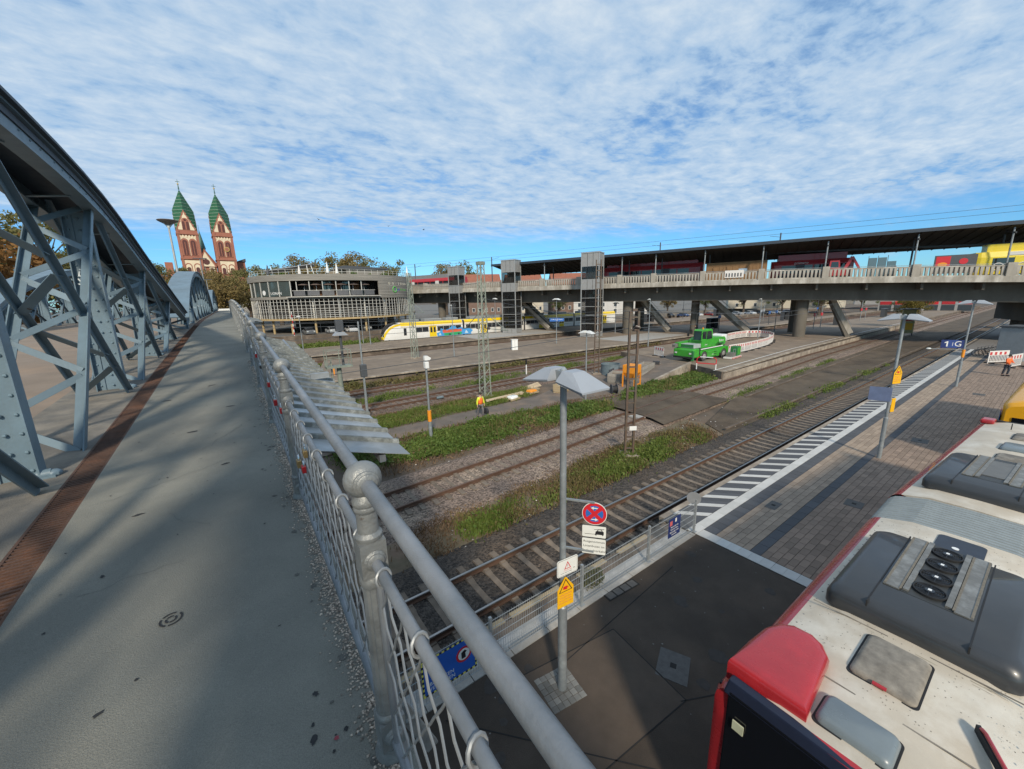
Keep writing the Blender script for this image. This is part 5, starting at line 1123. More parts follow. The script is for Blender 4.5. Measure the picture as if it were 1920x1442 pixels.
# bellows
mb = MB(); P = section(0, 0); k = 0; rings = []
M_BELLR = mat('bellows_rib_lit', (.26, .29, .295), .6, var=.12, scale=5)  # lighter colour stands in for light on the fold tops
BL = MB().loft([[(x, a * .975, b * (.978 if b > 1 else 1)) for a, b in P] for x in (6.05, 7.57)]).build('bellows', mat('bellows_crease_shade', (.07, .082, .085), .8, var=.2, scale=4), BUS)  # dark base colour paints in the shade between the folds
for i in range(13):
    x = 6.07 + i * .115; MB().loft([[(q, a * k, b * (k if b > 1 else 1)) for a, b in P] for q, k in ((x, .978), (x + .02, .998), (x + .06, .998), (x + .08, .978))]).build('bellows_rib', M_BELLR, BL)
# front section, turned a little
before = set(C.objects); bus_section(BUS, 0, 8.95, (8.95,)); roof_unit(BUS, .62, 3.15, -.92, .93, False)
hatch(3.9, 4.7, -.3, .3, M_HATCH); hatch(5.2, 5.9, -.3, .35, M_HATG, .1); hatch(6.6, 7.4, -.3, .3, M_HATCH)
MB().box(8.55, 8.98, .88, 1.2, 2.95, 3.1).build('red_corner_cap', M_BRED, BUS, bevel=.05); MB().box(8.9, 8.99, -1.1, .88, 2.97, 3.05).build('front_visor', M_RUB, BUS); MB().tube([(7.9, .45, 3.03), (7.9, .45, 3.2), (7.85, .45, 3.24)], .012, 6).build('antenna', M_RUB, BUS)
A = R_(-3.0); Mt = Matrix.Translation((7.57, 0, 0)) @ Matrix.Rotation(A, 4, 'Z')
for o in set(C.objects) - before:
    if o.parent is BUS: o.matrix_basis = Mt @ o.matrix_basis
# specks of dirt on the near roof
rg = np.random.default_rng(8); n = 1500; xs = rg.uniform(.9, 8, n); ys = rg.uniform(-.98, .98, n); k = ~((xs > 2.25) & (xs < 4.85) & (np.abs(ys) < .95)) & ~((xs > 5.9)) & ~((xs < 1.4) & (np.abs(ys) > .38)) & ~((xs > 1.15) & (xs < 2.1) & (ys > -.3) & (ys < .4)); xs, ys = xs[k], ys[k]; s = rg.uniform(.003, .008, len(xs)); zz = 3.05 - .014 * (np.abs(ys) / .64).clip(0, 1) + .0012
V = np.stack([np.stack([xs - s, ys - s * .7, zz], 1), np.stack([xs + s, ys - s * .5, zz], 1), np.stack([xs + s * .7, ys + s, zz], 1), np.stack([xs - s * .6, ys + s * .8, zz], 1)], 1).reshape(-1, 3)
o = obj('dirt_specks', mesh_np('dirt_specks', V, np.arange(len(V)).reshape(-1, 4), M_SPECK), BUS); o['kind'] = 'stuff'
# second bus, yellow and blue, only its rear corner in the frame
M_BY = mat('bus_yellow', (.72, .34, .01), .35, var=.06, coat=.4); M_BB = mat('bus_blue', (.02, .10, .33), .35, var=.06, coat=.4)
B2 = thing('yellow_bus', 'yellow and blue bus at the right edge beyond the red bus', 'bus', (25.2, -.42, .55), R_(-2))
prof = section(0, 0)
def loftx(xs, f, m, name): return MB().loft([[(x, a * f(x), b) for a, b in prof] for x in xs]).build(name, m, B2, smooth=True)
MB().loft([[(x, a * s, .3 + (b - .3) * s2) for a, b in prof] for x, s, s2 in ((0, .90, .93), (.12, .97, .98), (.4, 1, 1), (11.5, 1, 1))]).build('body', M_BY, B2, smooth=True)
for s in (1, -1):
    mb = MB(); P = [(.15 + 1.6 * math.cos(t) * .8, 1.55 + 1.2 * math.sin(t)) for t in [R_(q) for q in range(-90, 91, 15)]]
    mb.prism([(x, z) for x, z in [(.02, .34), (3.4, .34), (2.6, .9), (1.3, 1.3), (.5, 1.9), (.10, 2.5)]], s * 1.277, s * 1.288, 'y'); mb.build('blue_swoosh', M_BB, B2); mb = MB(); mb.prism([(.12, 2.5), (.5, 1.9), (1.3, 1.3), (2.6, .9), (2.7, .96), (1.38, 1.38), (.58, 2.0), (.2, 2.6)], s * 1.2785, s * 1.2895, 'y'); mb.build('red_line', M_SIGNR, B2)
    for k in range(6): MB().box(2.2 + k * 1.5, 3.6 + k * 1.5, s * 1.279 - .002, s * 1.279 + .004, 1.5, 2.5).build('side_window', M_BGLASS, B2)
    for x in (2.6, 9): MB().cyl((x, s * 1.285, .45), (x, s * .9, .45), .48, n=16).build('wheel', M_RUB, B2)
MB().box(-.03, .02, -.95, .95, 1.3, 2.3).build('rear_window', M_BGLASS, B2); MB().box(-.04, .0, -1.0, 1.0, .36, 1.1).build('rear_blue_panel', M_BB, B2)

# ================================================================== green crane on the middle platform
M_GRN = mat('crane_green', (.05, .38, .03), .45, var=.14, scale=2.5, coat=.15, col2=(.045, .29, .03)); M_GRND = mat('crane_green_dark', (.03, .16, .05), .5, var=.1); M_TYRE = mat('tyre', (.055, .053, .052), .85, var=.15, scale=8); M_HUB = mat('wheel_hub_grey', (.25, .24, .23), .6, var=.15); M_CRG = glassmat('cab_glass', (.02, .03, .03), .08)
CR = thing('mobile_crane', 'bright green mobile crane parked on the middle platform', 'crane', (46.2, 24.5, .55), R_(-3)); CR.scale = (.88, 1, .87)
MB().prism([(-3.9, .75), (-3.9, 1.45), (-3.5, 1.6), (2.9, 1.6), (3.1, 1.25), (3.1, .75)], -1.15, 1.15, 'y').build('chassis', M_GRN, CR, bevel=.06)
MB().prism([(-4.9, .62), (-4.95, 1.6), (-4.6, 1.75), (-3.6, 1.75), (-3.6, .55)], -1.25, 1.25, 'y').build('front_hood', M_GRN, CR, bevel=.08)
MB().box(-4.4, -2.9, -1.0, .9, 1.76, 2.3).build('front_engine_box', mat('crane_grey', (.35, .38, .37), .5), CR, bevel=.05)
MB().prism([(-2.9, 1.62), (-2.9, 2.75), (-2.4, 3.0), (2.4, 2.9), (2.7, 2.6), (2.7, 1.9), (1.6, 1.62)], -1.1, .55, 'y').build('upper_body', M_GRN, CR, bevel=.06)
mb = MB(); mb.prism([(-3.1, 2.6), (-3.0, 4.0), (-2.8, 4.12), (-.9, 4.12), (-.7, 4.0), (-.5, 2.7)], -1.12, -.05, 'y'); cab = mb.build('cab', M_GRN, CR, bevel=.05)
MB().prism([(-2.95, 2.95), (-2.88, 3.88), (-2.08, 3.88), (-2.08, 2.85)], -1.14, -1.123, 'y').build('side_window', M_CRG, cab); MB().prism([(-1.95, 2.8), (-1.95, 3.88), (-.98, 3.88), (-.72, 2.85)], -1.14, -1.123, 'y').build('side_window', M_CRG, cab)
MB().hexa([(-3.13, -1.02, 2.75), (-3.13, -.15, 2.75), (-3.09, -.15, 2.75), (-3.09, -1.02, 2.75)], [(-3.045, -1.02, 3.92), (-3.045, -.15, 3.92), (-3.0, -.15, 3.92), (-3.0, -1.02, 3.92)]).build('windscreen', M_CRG, cab); MB().box(-.68, -.60, -1.0, -.2, 2.9, 3.85).build('rear_window', M_CRG, cab)
MB().prism([(2.0, 2.35), (2.0, 3.05), (3.3, 3.15), (3.3, 2.2)], -.9, .6, 'y').build('counterweight', M_WHITE, CR, bevel=.04)
MB().bar((2.8, .9, 2.6), (-4.9, .9, 2.15), .5, .55, (0, 0, 1)).build('boom', M_GRN, CR); MB().bar((-4.8, .9, 2.15), (-5.6, .9, 2.05), .36, .38).build('boom_extension', M_ALU, CR)
for x in (-2.55, 2.0):
    for s in (-1, 1):
        MB().cyl((x, s * 1.3, .62), (x, s * .85, .62), .62, n=22).build('tyre', M_TYRE, CR, smooth=True); MB().lathe([(.34, s * 1.31), (.30, s * 1.34), (.10, s * 1.34)], (x, 0, .62), 18, 'y').build('hub', M_HUB, CR, smooth=True)
    for s in (-1, 1):
        t0 = [(x + .78 * math.cos(R_(a)), .62 + .78 * math.sin(R_(a))) for a in range(10, 171, 20)]; t1 = [(x + .70 * math.cos(R_(a)), .62 + .70 * math.sin(R_(a))) for a in range(170, 9, -20)]; MB().prism(t0 + t1, s * .95, s * 1.3, 'y').build('mudguard', M_GRN, CR)
MB().prism([(-1.7, .35), (-1.7, 1.2), (1.1, 1.2), (1.1, .35)], -1.24, -.9, 'y').build('side_tank', M_GRN, CR, bevel=.06); MB().bar((-3.4, -1.3, 1.62), (1.6, -1.3, 1.75), .05, .1).build('handrail', M_WHITE, CR)
for x in (-4.85, 3.0): MB().box(x - .12, x + .12, -1.28, -1.05, .2, 1.5).build('outrigger', M_GRND if x < 0 else M_GRN, CR)
text('Bober', .45, M_WHITE, CR, facing((1.6, -1.112, 2.45), (1, 0, 0)), .002); text('GREEN', .2, M_WHITE, CR, facing((-2.0, -1.112, 2.1), (1, 0, 0)), .002); text('green', .22, M_WHITE, CR, facing((-.4, -1.242, .75), (1, 0, 0)), .002)
mb = MB(); mb.M = facing((-3.612, -.5, 2.05), (0, -1, 0)); mb.box(-.3, .3, -.2, .2, -.3, -.29)
MB().box(-4.42, -4.401, -.9, .8, 1.85, 2.25).build('grille', M_GRND, CR)
MB().box(-5.02, -4.9, -1.2, 1.2, .5, .72).build('bumper', M_RUB, CR); MB().cyl((-2.0, -.6, 4.12), (-2.0, -.6, 4.32), .09, n=10).build('beacon', M_ORANGE, CR)
for s in (-1, 1): MB().box(-4.99, -4.951, s * .9 - .13, s * .9 + .13, 1.05, 1.25).build('headlight', M_DIFF, CR); MB().tube([(-3.0, s * .6 - .55, 3.7), (-3.35, s * .95 - .55, 3.75), (-3.35, s * .95 - .55, 3.4)], .03, 5).build('mirror_arm', M_RUB, CR); MB().box(-3.42, -3.36, s * .95 - .67, s * .95 - .43, 3.2, 3.6).build('mirror', M_RUB, CR)
for k in range(3): MB().box(-.3, .3, -1.30, -1.245, .45 + k * .3, .5 + k * .3).build('step', M_RUB, CR)
for k in range(4): MB().tube([(.2 + k * .2, -1.13, 2.0 + .1 * k), (.8 + k * .2, -1.16, 1.8), (1.6 + k * .12, -1.13, 2.1)], .025, 5).build('hose', M_RUB, CR)
MB().cyl((-2.4, .55, 1.9), (.6, .62, 2.55), .11, n=8).build('lift_cylinder', M_ALU, CR); MB().box(-2.9, 2.6, -1.112, -1.104, 1.66, 1.74).build('dark_gap', M_RUB, CR); MB().box(1.0, 2.2, -1.112, -1.104, 1.95, 2.15).build('vent', M_GRND, CR)
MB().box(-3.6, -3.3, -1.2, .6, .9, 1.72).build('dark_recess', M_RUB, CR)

# ---------------------------------------------------------------- red and white barriers
M_BARW = mat('barrier_white', (.70, .66, .62), .55, var=.08, scale=4); M_BARR = mat('barrier_red', (.50, .05, .05), .5, var=.1, scale=4)
def barrier_proto():
    T = thing('barrier_panel', '', 'barrier', (0, 0, -50)); w = 2.0
    mb = MB(); mb.box(-1, 1, -.02, .02, .95, 1.05); mb.box(-1, 1, -.02, .02, .10, .16); mb.box(-1, 1, -.02, .02, .66, .70)
    for x in (-.97, .97): mb.box(x - .03, x + .03, -.022, .022, 0, 1.05)
    mb.build('frame', M_BARW, T); mb = MB()
    for k in range(13): x = -.9 + 1.8 * k / 12; mb.box(x - .028, x + .028, -.012, .012, .16, .66)
    mb.build('bars', M_BARW, T)
    for k in range(8): x = -.94 + k * .235; MB().box(x, x + .235, -.026, .026, .705, .945).build('stripe', M_BARR if k % 2 == 0 else M_BARW, T)
    for x in (-.8, .8): MB().box(x - .1, x + .1, -.35, .35, 0, .09).build('foot', M_RUB, T)
    return T
BP = barrier_proto(); first = True
ringp = [(50.7, 23.9), (54.5, 23.7), (59, 24.0), (63.5, 24.5), (68, 25.6), (71.4, 26.8), (74, 28.5), (75.0, 30.2), (73.2, 31.8), (69.5, 31.9), (66, 31.5)]
acc = []; 
for (x0, y0), (x1, y1) in zip(ringp[:-1], ringp[1:]):
    L = math.hypot(x1 - x0, y1 - y0); n = max(1, round(L / 2.05))
    for k in range(n): t = (k + .5) / n; acc.append((x0 + (x1 - x0) * t, y0 + (y1 - y0) * t, math.atan2(y1 - y0, x1 - x0), L / n / 2.0))
ords = ['first', 'second', 'third', 'fourth', 'fifth', 'sixth', 'seventh', 'eighth', 'ninth', 'tenth', 'eleventh', 'twelfth', 'thirteenth', 'fourteenth', 'fifteenth', 'sixteenth', 'seventeenth', 'eighteenth', 'nineteenth', 'twentieth', 'twenty-first', 'twenty-second', 'twenty-third', 'twenty-fourth']
for i, (x, y, a, s) in enumerate(acc):
    lb = '%s red and white barrier of the ring, counted from the green crane' % ords[i]
    if first: o = BP; first = False; o.location = (x, y, .55); o.rotation_euler = (0, 0, a); o['label'] = lb
    else: o = dup(BP, (x, y, .55), a, lb)
    o.scale = (s * .985, 1, 1.15); o['group'] = 'barriers in a ring on the crane platform'
for (x, y, a, lb) in [(62.6, 3.1, R_(-30), 'left red and white barrier in front of the pier on the near platform'), (60.3, 1.9, R_(-15), 'right red and white barrier behind the man in orange'), (60.0, -.2, R_(-5), 'red and white barrier cut by the right edge of the picture')]:
    o = dup(BP, (x, y, .55), a, lb); o.scale = (1.15, 1, 1.2); o['group'] = 'barriers on the near platform'
o = dup(BP, (43.6, 29.0, .55), R_(70), 'white barrier standing behind the front of the green crane'); o['group'] = 'barriers by the crane'
# tubular red and white hoop at the platform end
T = thing('hoop_barrier', 'red and white tubular hoop at the end of the crane platform', 'barrier', (39.3, 20.6, .55), R_(108))
for s, nm in ((-1, 'leg'), (1, 'leg')): MB().tube([(s * .9, 0, -.1), (s * .9, 0, .55)], .045, 8).build('white_leg', M_WHITE, T, smooth=True); MB().tube([(s * .9, 0, .55), (s * .9, 0, 1.0), (s * .78, 0, 1.15), (s * .6, 0, 1.2)], .045, 8).build('red_bend', M_SIGNR, T, smooth=True)
MB().tube([(-.6, 0, 1.2), (.6, 0, 1.2)], .045, 8).build('top_bar', M_WHITE, T, smooth=True); MB().box(-.9, .9, -.02, .02, .5, .62).build('cross_bar', M_BARR, T)
T = thing('hoop_barrier', 'white tubular hoop behind the grey crates beside the ramp', 'barrier', (39.0, 28.8, -.1), R_(30))
MB().tube([(-.9, 0, 0), (-.9, 0, 1.2), (-.7, 0, 1.3), (.7, 0, 1.3), (.9, 0, 1.2), (.9, 0, 0)], .05, 8).build('hoop', M_WHITE, T, smooth=True); MB().tube([(-.9, 0, .7), (.9, 0, .7)], .045, 8).build('cross_bar', M_BARR, T)
T = thing('pallet_truck', 'small green cart on a red and white pallet beside the crane', 'cart', (48.6, 22.3, .55), R_(5)); MB().box(-1.6, 1.2, -.5, .5, .05, .22).build('base', M_BARW, T)
for k in range(7): MB().box(-1.6 + k * .4, -1.4 + k * .4, -.52, -.501, .06, .21).build('red_stripe', M_BARR, T)
MB().box(.05, 1.1, -.4, .4, .25, 1.35).build('green_box', M_GRND, T, bevel=.06); MB().box(.15, 1.0, -.42, -.401, .4, 1.2).build('front_panel', M_GRN, T); MB().box(-1.2, -.2, -.35, .35, .23, .7).build('grey_unit', M_ALU, T); MB().tube([(-.9, -.3, .7), (-.9, -.3, 1.1), (-.3, -.3, 1.1), (-.3, -.3, .7)], .03, 6).build('handle', M_POLE, T)
# ---------------------------------------------------------------- worksite things beside the path
M_CRATE = mat('grey_wood_crate', (.27, .25, .22), .85, var=.2, scale=5, streak=(1, 1, 6), island=.2); M_FRESH = mat('fresh_timber', (.55, .43, .28), .8, var=.15, scale=4, island=.15); M_RUSTY = mat('rusty_load', (.22, .085, .05), .85, var=.3, scale=5); M_BLUEG = mat('blue_grey_container', (.13, .17, .19), .6, var=.2, scale=4)
def crate(x, y, w, d, h, rz, label, m=M_CRATE, open_=True, z=-.26):
    T = thing('crate', label, 'crate', (x, y, z), rz, 'crates at the worksite')
    for k in range(3):
        for s in (-1, 1): MB().box(-w / 2, w / 2, s * d / 2 - .03, s * d / 2 + .03, .13 + k * (h - .13) / 3, .12 + (k + 1) * (h - .13) / 3).build('side_board', m, T); MB().box(s * w / 2 - .03, s * w / 2 + .03, -d / 2 + .032, d / 2 - .032, .13 + k * (h - .13) / 3, .12 + (k + 1) * (h - .13) / 3).build('end_board', m, T)
    for x_ in (-w / 2 + .08, 0, w / 2 - .08): MB().box(x_ - .07, x_ + .07, -d / 2, d / 2, 0, .11).build('skid', m, T)
    for x_ in (-w / 2 + .06, w / 2 - .06):
        for s in (-1, 1): MB().box(x_ - .05, x_ + .05, s * (d / 2 + .045) - .014, s * (d / 2 + .045) + .014, .1, h + .02).build('corner_post', m, T)
    MB().box(-w / 2 + .04, w / 2 - .04, -d / 2 + .04, d / 2 - .04, .112, h * .75).build('load', M_RUSTY if open_ == 2 else M_PTOP, T); return T
crate(30.7, 25.0, 1.9, 1.2, .95, R_(25), 'grey wooden crate left of the olive mast at the worksite')
crate(35.2, 25.6, 1.7, 1.2, 1.0, R_(15), 'grey crate right of the olive mast, left of a pair'); crate(37.2, 26.2, 1.7, 1.2, 1.0, R_(15), 'grey crate right of the olive mast, right of a pair')
crate(32.6, 26.2, 1.9, 1.5, .9, R_(20), 'rust-filled dark crate between the grey crates', M_DGREY, 2); 
crate(23.6, 25.4, 1.2, .9, .75, R_(20), 'wooden pallet box under the nearest lamp heads', M_TIMB)
T = thing('steel_drum_container', 'blue-grey round container behind the rust-filled crate', 'container', (33.2, 27.9, -.26)); MB().lathe([(.95, 0), (1.0, .02), (1.0, 1.1), (1.03, 1.12), (1.03, 1.2), (.96, 1.2), (.96, .9)], n=24).build('tub', M_BLUEG, T, smooth=True); MB().cyl((0, 0, .85), (0, 0, .9), .95, n=24).build('fill', M_PTOP, T)
# orange mortar hopper
T = thing('mortar_hopper', 'orange mortar hopper on legs behind the olive mast', 'hopper', (29.9, 22.6, -.25), R_(10))
MB().hexa([(-.28, -.28, .75), (.28, -.28, .75), (.28, .28, .75), (-.28, .28, .75)], [(-.62, -.62, 1.35), (.62, -.62, 1.35), (.62, .62, 1.35), (-.62, .62, 1.35)]).build('funnel', M_ORANGE, T); MB().box(-.62, .62, -.62, .62, 1.352, 2.1).build('bin', M_ORANGE, T, bevel=.03)
for x in (-.58, .58):
    for y in (-.58, .58): MB().box(x - .05, x + .05, y - .05, y + .05, 0, 1.36).build('leg', M_ORANGE, T)
MB().box(-.58, .58, -.61, -.55, .25, .34).build('brace', M_ORANGE, T); mb = MB(); mb.tube([(.68, .22 * math.cos(2 * pi * i / 16) - .3, 1.0 + .22 * math.sin(2 * pi * i / 16)) for i in range(16)], .03, 6, True); mb.build('hand_wheel', M_ORANGE, T, smooth=True)
def pallet(x, y, rz, label, z=-.26, load=None):
    T = thing('pallet', label, 'pallet', (x, y, z), rz, 'pallets at the worksite')
    for k in range(5): MB().box(-.6, .6, -.4 + k * .17, -.28 + k * .17, .12, .145).build('deck_board', M_TIMB, T)
    for k in range(3): MB().box(-.6, .6, -.38 + k * .33, -.28 + k * .33, 0, .118).build('stringer', M_TIMB, T)
    if load: 
        mb = MB(); rr_box(mb, -.45, .45, -.32, .32, .146, .146 + load[0], .12, .08); mb.build('load', load[1], T, smooth=True)
    return T
pallet(18.7, 26.1, R_(15), 'pallet with a pale sack nearest the lattice mast', load=(.18, M_WHITE)); pallet(21.4, 26.9, R_(10), 'pallet with an orange load beside the timber stack', load=(.16, M_ORANGE)); pallet(22.2, 27.6, R_(25), 'empty tilted pallet behind the orange load')
PLN = ['nearest bottom', 'second bottom', 'third bottom', 'farthest bottom', 'nearest top', 'second top', 'third top']
for i in range(7): 
    o = MB().box(-1.9, 1.9, -.06, .06, 0, .06).build('timber_plank', M_FRESH); o.location = (18.2 + .05 * i, 26.45 + (i % 4) * .16, -.10 + .063 * (i // 4)); o.rotation_euler = (0, 0, R_(2 + i * .8)); tag(o, '%s fresh plank of the timber stack beside the worker' % PLN[i], 'plank', 'planks stacked beside the path')
for i in range(5):
    o = MB().box(-1.6, 1.6, -.07, .07, 0, .06).build('timber_plank', M_FRESH); o.location = (21.9 + .1 * i, 27.9 + i * .17, -.2 + .03 * i); o.rotation_euler = (0, R_(-3), R_(6 + i * 2)); tag(o, '%s pale plank, from the path, lying over the pallets' % ords[i], 'plank', 'planks lying over the pallets')
T = thing('reel', 'dark cable reel standing on the dirt right of the path', 'reel', (26.6, 21.9, -.26), R_(60)); 
for s in (-1, 1): MB().lathe([(.42, s * .22), (.42, s * .26), (.06, s * .26)], (0, 0, .42), 18, 'y').build('flange', M_DGREY, T)
MB().lathe([(.3, -.215), (.3, .215)], (0, 0, .42), 16, 'y').build('cable', M_RUB, T)
T = thing('wheelbarrow', 'dark wheelbarrow beside the second grey crate', 'wheelbarrow', (39.6, 26.6, -.05), R_(40)); MB().hexa([(-.3, -.22, .35), (.35, -.22, .35), (.35, .22, .35), (-.3, .22, .35)], [(-.5, -.35, .75), (.55, -.35, .65), (.55, .35, .65), (-.5, .35, .75)]).build('tray', M_DGREY, T); MB().lathe([(.2, -.05), (.2, .05)], (.75, 0, .2), 14, 'y').build('wheel', M_RUB, T); MB().tube([(.75, -.1, .2), (-.3, -.3, .4), (-1.1, -.32, .6)], .025, 6).build('handle', M_POLE, T); MB().tube([(.75, .1, .2), (-.3, .3, .4), (-1.1, .32, .6)], .025, 6).build('handle', M_POLE, T); MB().tube([(-.3, -.25, .35), (-.4, -.25, 0)], .02, 6).build('leg', M_POLE, T); MB().tube([(-.3, .25, .35), (-.4, .25, 0)], .02, 6).build('leg', M_POLE, T)
o = MB().lathe([(.09, 0), (.11, .05), (.11, .55), (.09, .6)], n=10, axis='x').build('pipe_roll', M_BLUEG); o.location = (13.6, 30.0, -.02); tag(o, 'short blue-grey cable sleeve lying beside the third track', 'sleeve')

# ================================================================== people
M_SKIN = mat('skin', (.50, .30, .22), .6, var=.06); M_HAIR = mat('hair_dark', (.03, .025, .02), .8); M_HIVIS = mat('hi_vis_orange', (.85, .16, .03), .7, var=.08, scale=12, emit=None); M_HIVY = mat('hi_vis_yellow', (.70, .75, .05), .7, var=.08); M_TROU = mat('trousers_dark', (.035, .04, .055), .85, var=.2, scale=10); M_TROUG = mat('trousers_grey', (.14, .13, .135), .85, var=.2, scale=10); M_BAG = mat('bag_black', (.02, .02, .024), .6, var=.2); M_REFL = mat('reflective_band', (.62, .62, .58), .4)
def skin(name, verts, edges, rad, m, par, root=0, sub=1):
    me = bpy.data.meshes.new(name); me.from_pydata(verts, edges, []); o = obj(name, me, par); me.materials.append(m)
    md = o.modifiers.new('skin', 'SKIN'); sv = me.skin_vertices[0].data
    for i, r in enumerate(rad):
        r = r if isinstance(r, tuple) else (r, r); sv[i].radius = r; sv[i].use_root = (i == root)
    md.use_smooth_shade = True; s = o.modifiers.new('sub', 'SUBSURF'); s.levels = sub; s.render_levels = sub; return o
def person(label, loc, rz, h, jacket, trou, arms, step=.12, vest=None, hat=None, group=None, head_turn=0.):
    """faces local -y; arms: (left elbow, left hand, right elbow, right hand) in a body 1.75 m tall"""
    T = thing('person', label, 'person', loc, rz, group); s = h / 1.75; T.scale = (s, s, s)
    le, lh, re_, rh = arms; hip = .93
    V = [(0, 0, hip), (0, -.005, 1.12), (0, -.01, 1.32), (0, -.005, 1.44), (0, -.02, 1.54), (0, -.035, 1.63), (0, -.03, 1.715),
         (.185, 0, 1.40), le, lh, (-.185, 0, 1.40), re_, rh,
         (.095, 0, .88), (.10, -step, .50), (.10, -step + .06, .09), (.105, -step - .10, .04), (-.095, 0, .88), (-.10, step, .50), (-.10, step + .08, .09), (-.105, step - .08, .04)]
    E = [(0, 1), (1, 2), (2, 3), (3, 4), (4, 5), (5, 6), (3, 7), (7, 8), (8, 9), (3, 10), (10, 11), (11, 12), (0, 13), (13, 14), (14, 15), (15, 16), (0, 17), (17, 18), (18, 19), (19, 20)]
    Rd = [(.13, .095), (.125, .09), (.15, .10), (.10, .08), .052, (.078, .092), .055, .06, .042, .03, .06, .042, .03, .085, .058, .04, .035, .085, .058, .04, .035]
    for side, hd, el in ((1, 9, le), (-1, 12, rh)):          # fingers
        hp = Vector(V[hd]); ed = (hp - Vector(V[hd - 1])).normalized(); lat = Vector((0, 1, 0)) if abs(ed.y) < .8 else Vector((1, 0, 0)); k0 = len(V); palm = hp + ed * .07; V.append(tuple(palm)); Rd.append((.022, .036)); E.append((hd, k0))
        for f, (o_, ln) in enumerate(((-.03, .065), (-.01, .078), (.012, .072), (.032, .055))):
            b = palm + lat * o_ + ed * .02; t = b + ed * ln * .5 - Vector((side * .012, 0, 0)); i = len(V); V += [tuple(b), tuple(t)]; Rd += [.009, .007]; E += [(k0, i), (i, i + 1)]
        i = len(V); V.append(tuple(hp + ed * .03 + lat * -.045)); Rd.append(.01); E.append((hd, i))
    skin('body', V, E, Rd, M_SKIN, T)
    # jacket, trousers, boots, hair
    jv = [(0, 0, .86), (0, -.005, 1.10), (0, -.01, 1.32), (0, -.005, 1.46), (.195, 0, 1.40), le, tuple(Vector(le).lerp(Vector(lh), .86)), (-.195, 0, 1.40), re_, tuple(Vector(re_).lerp(Vector(rh), .86))]
    skin('jacket', jv, [(0, 1), (1, 2), (2, 3), (2, 4), (4, 5), (5, 6), (2, 7), (7, 8), (8, 9)], [(.17, .125), (.165, .12), (.185, .13), (.085, .075), .082, .062, .05, .082, .062, .05], jacket, T)
    if vest: skin('vest', [(0, 0, .92), (0, -.005, 1.10), (0, -.01, 1.30), (0, -.005, 1.43)], [(0, 1), (1, 2), (2, 3)], [(.21, .16), (.205, .155), (.225, .165), (.15, .11)], vest, T)
    tv = [(0, 0, .93), (.10, 0, .86), (.102, -step, .50), (.10, -step + .06, .12), (-.10, 0, .86), (-.102, step, .50), (-.10, step + .08, .12)]
    skin('trousers', tv, [(0, 1), (1, 2), (2, 3), (0, 4), (4, 5), (5, 6)], [(.15, .11), .102, .075, .062, .102, .075, .062], trou, T)
    for x, y in ((.10, -step + .05), (-.10, step + .07)): MB().sphere((x, y - .05, .055), .075, 10, 6, (.72, 1.9, .8)).build('boot', M_BAG, T, smooth=True)
    Rm = Matrix.Translation((0, -.03, 1.65)) @ Matrix.Rotation(head_turn, 4, 'Z')
    mb = MB(); mb.M = Rm; mb.sphere((0, .015, .03), .108, 12, 8, (.86, 1.0, 1.0)); o = mb.build('hair' if not hat else 'cap', hat or M_HAIR, T, smooth=True)
    for sx in (-1, 1): 
        mb = MB(); mb.M = Rm; mb.sphere((sx * .034, -.098, -.005), .011, 8, 5); mb.build('eye', M_BLACK, T); mb = MB(); mb.M = Rm; mb.sphere((sx * .086, .0, -.02), .024, 8, 5, (.4, 1, 1.3)); mb.build('ear', M_SKIN, T)
    mb = MB(); mb.M = Rm; mb.sphere((0, -.108, -.03), .016, 8, 5, (.8, 1, 1.4)); mb.build('nose', M_SKIN, T); mb = MB(); mb.M = Rm; mb.box(-.024, .024, -.098, -.088, -.068, -.058); mb.build('mouth', M_PINK, T)
    return T
W1 = person('worker in orange and yellow hi-vis walking on the path with a black bag', (13.9, 23.35, -.26), R_(10), 1.85, M_HIVY, M_TROUG, ((.27, -.02, 1.14), (.30, -.05, .90), (-.27, .02, 1.14), (-.29, -.02, .90)), .15, M_HIVIS)
mb = MB(); 
for z in (1.0, 1.16): mb.box(-.19, .19, -.148, .148, z, z + .05)
B_ = thing('holdall', 'black bag in the hand of the worker on the path', 'bag', (14.2, 23.1, -.26 + .32), R_(10)); mb = MB(); rr_box(mb, -.10, .10, -.22, .22, 0, .38, .06, .05); mb.build('bag_body', M_BAG, B_, smooth=True); MB().tube([(0, -.12, .36), (0, -.08, .56), (0, .08, .56), (0, .12, .36)], .015, 6).build('strap', M_BAG, B_)
W2 = person('man in a bright orange jacket standing by the far barriers', (53.7, 2.05, .55), R_(-25), 1.85, M_HIVIS, M_TROU, ((.30, -.06, 1.16), (.12, -.28, 1.10), (-.30, -.06, 1.16), (-.10, -.28, 1.12)), .08)
person('dark figure waiting beyond the green crane under the bridge', (74, 41.5, .5), R_(200), 1.8, M_BAG, M_TROU, ((.26, .0, 1.14), (.27, -.04, .9), (-.26, 0, 1.14), (-.27, -.04, .9)), .04)
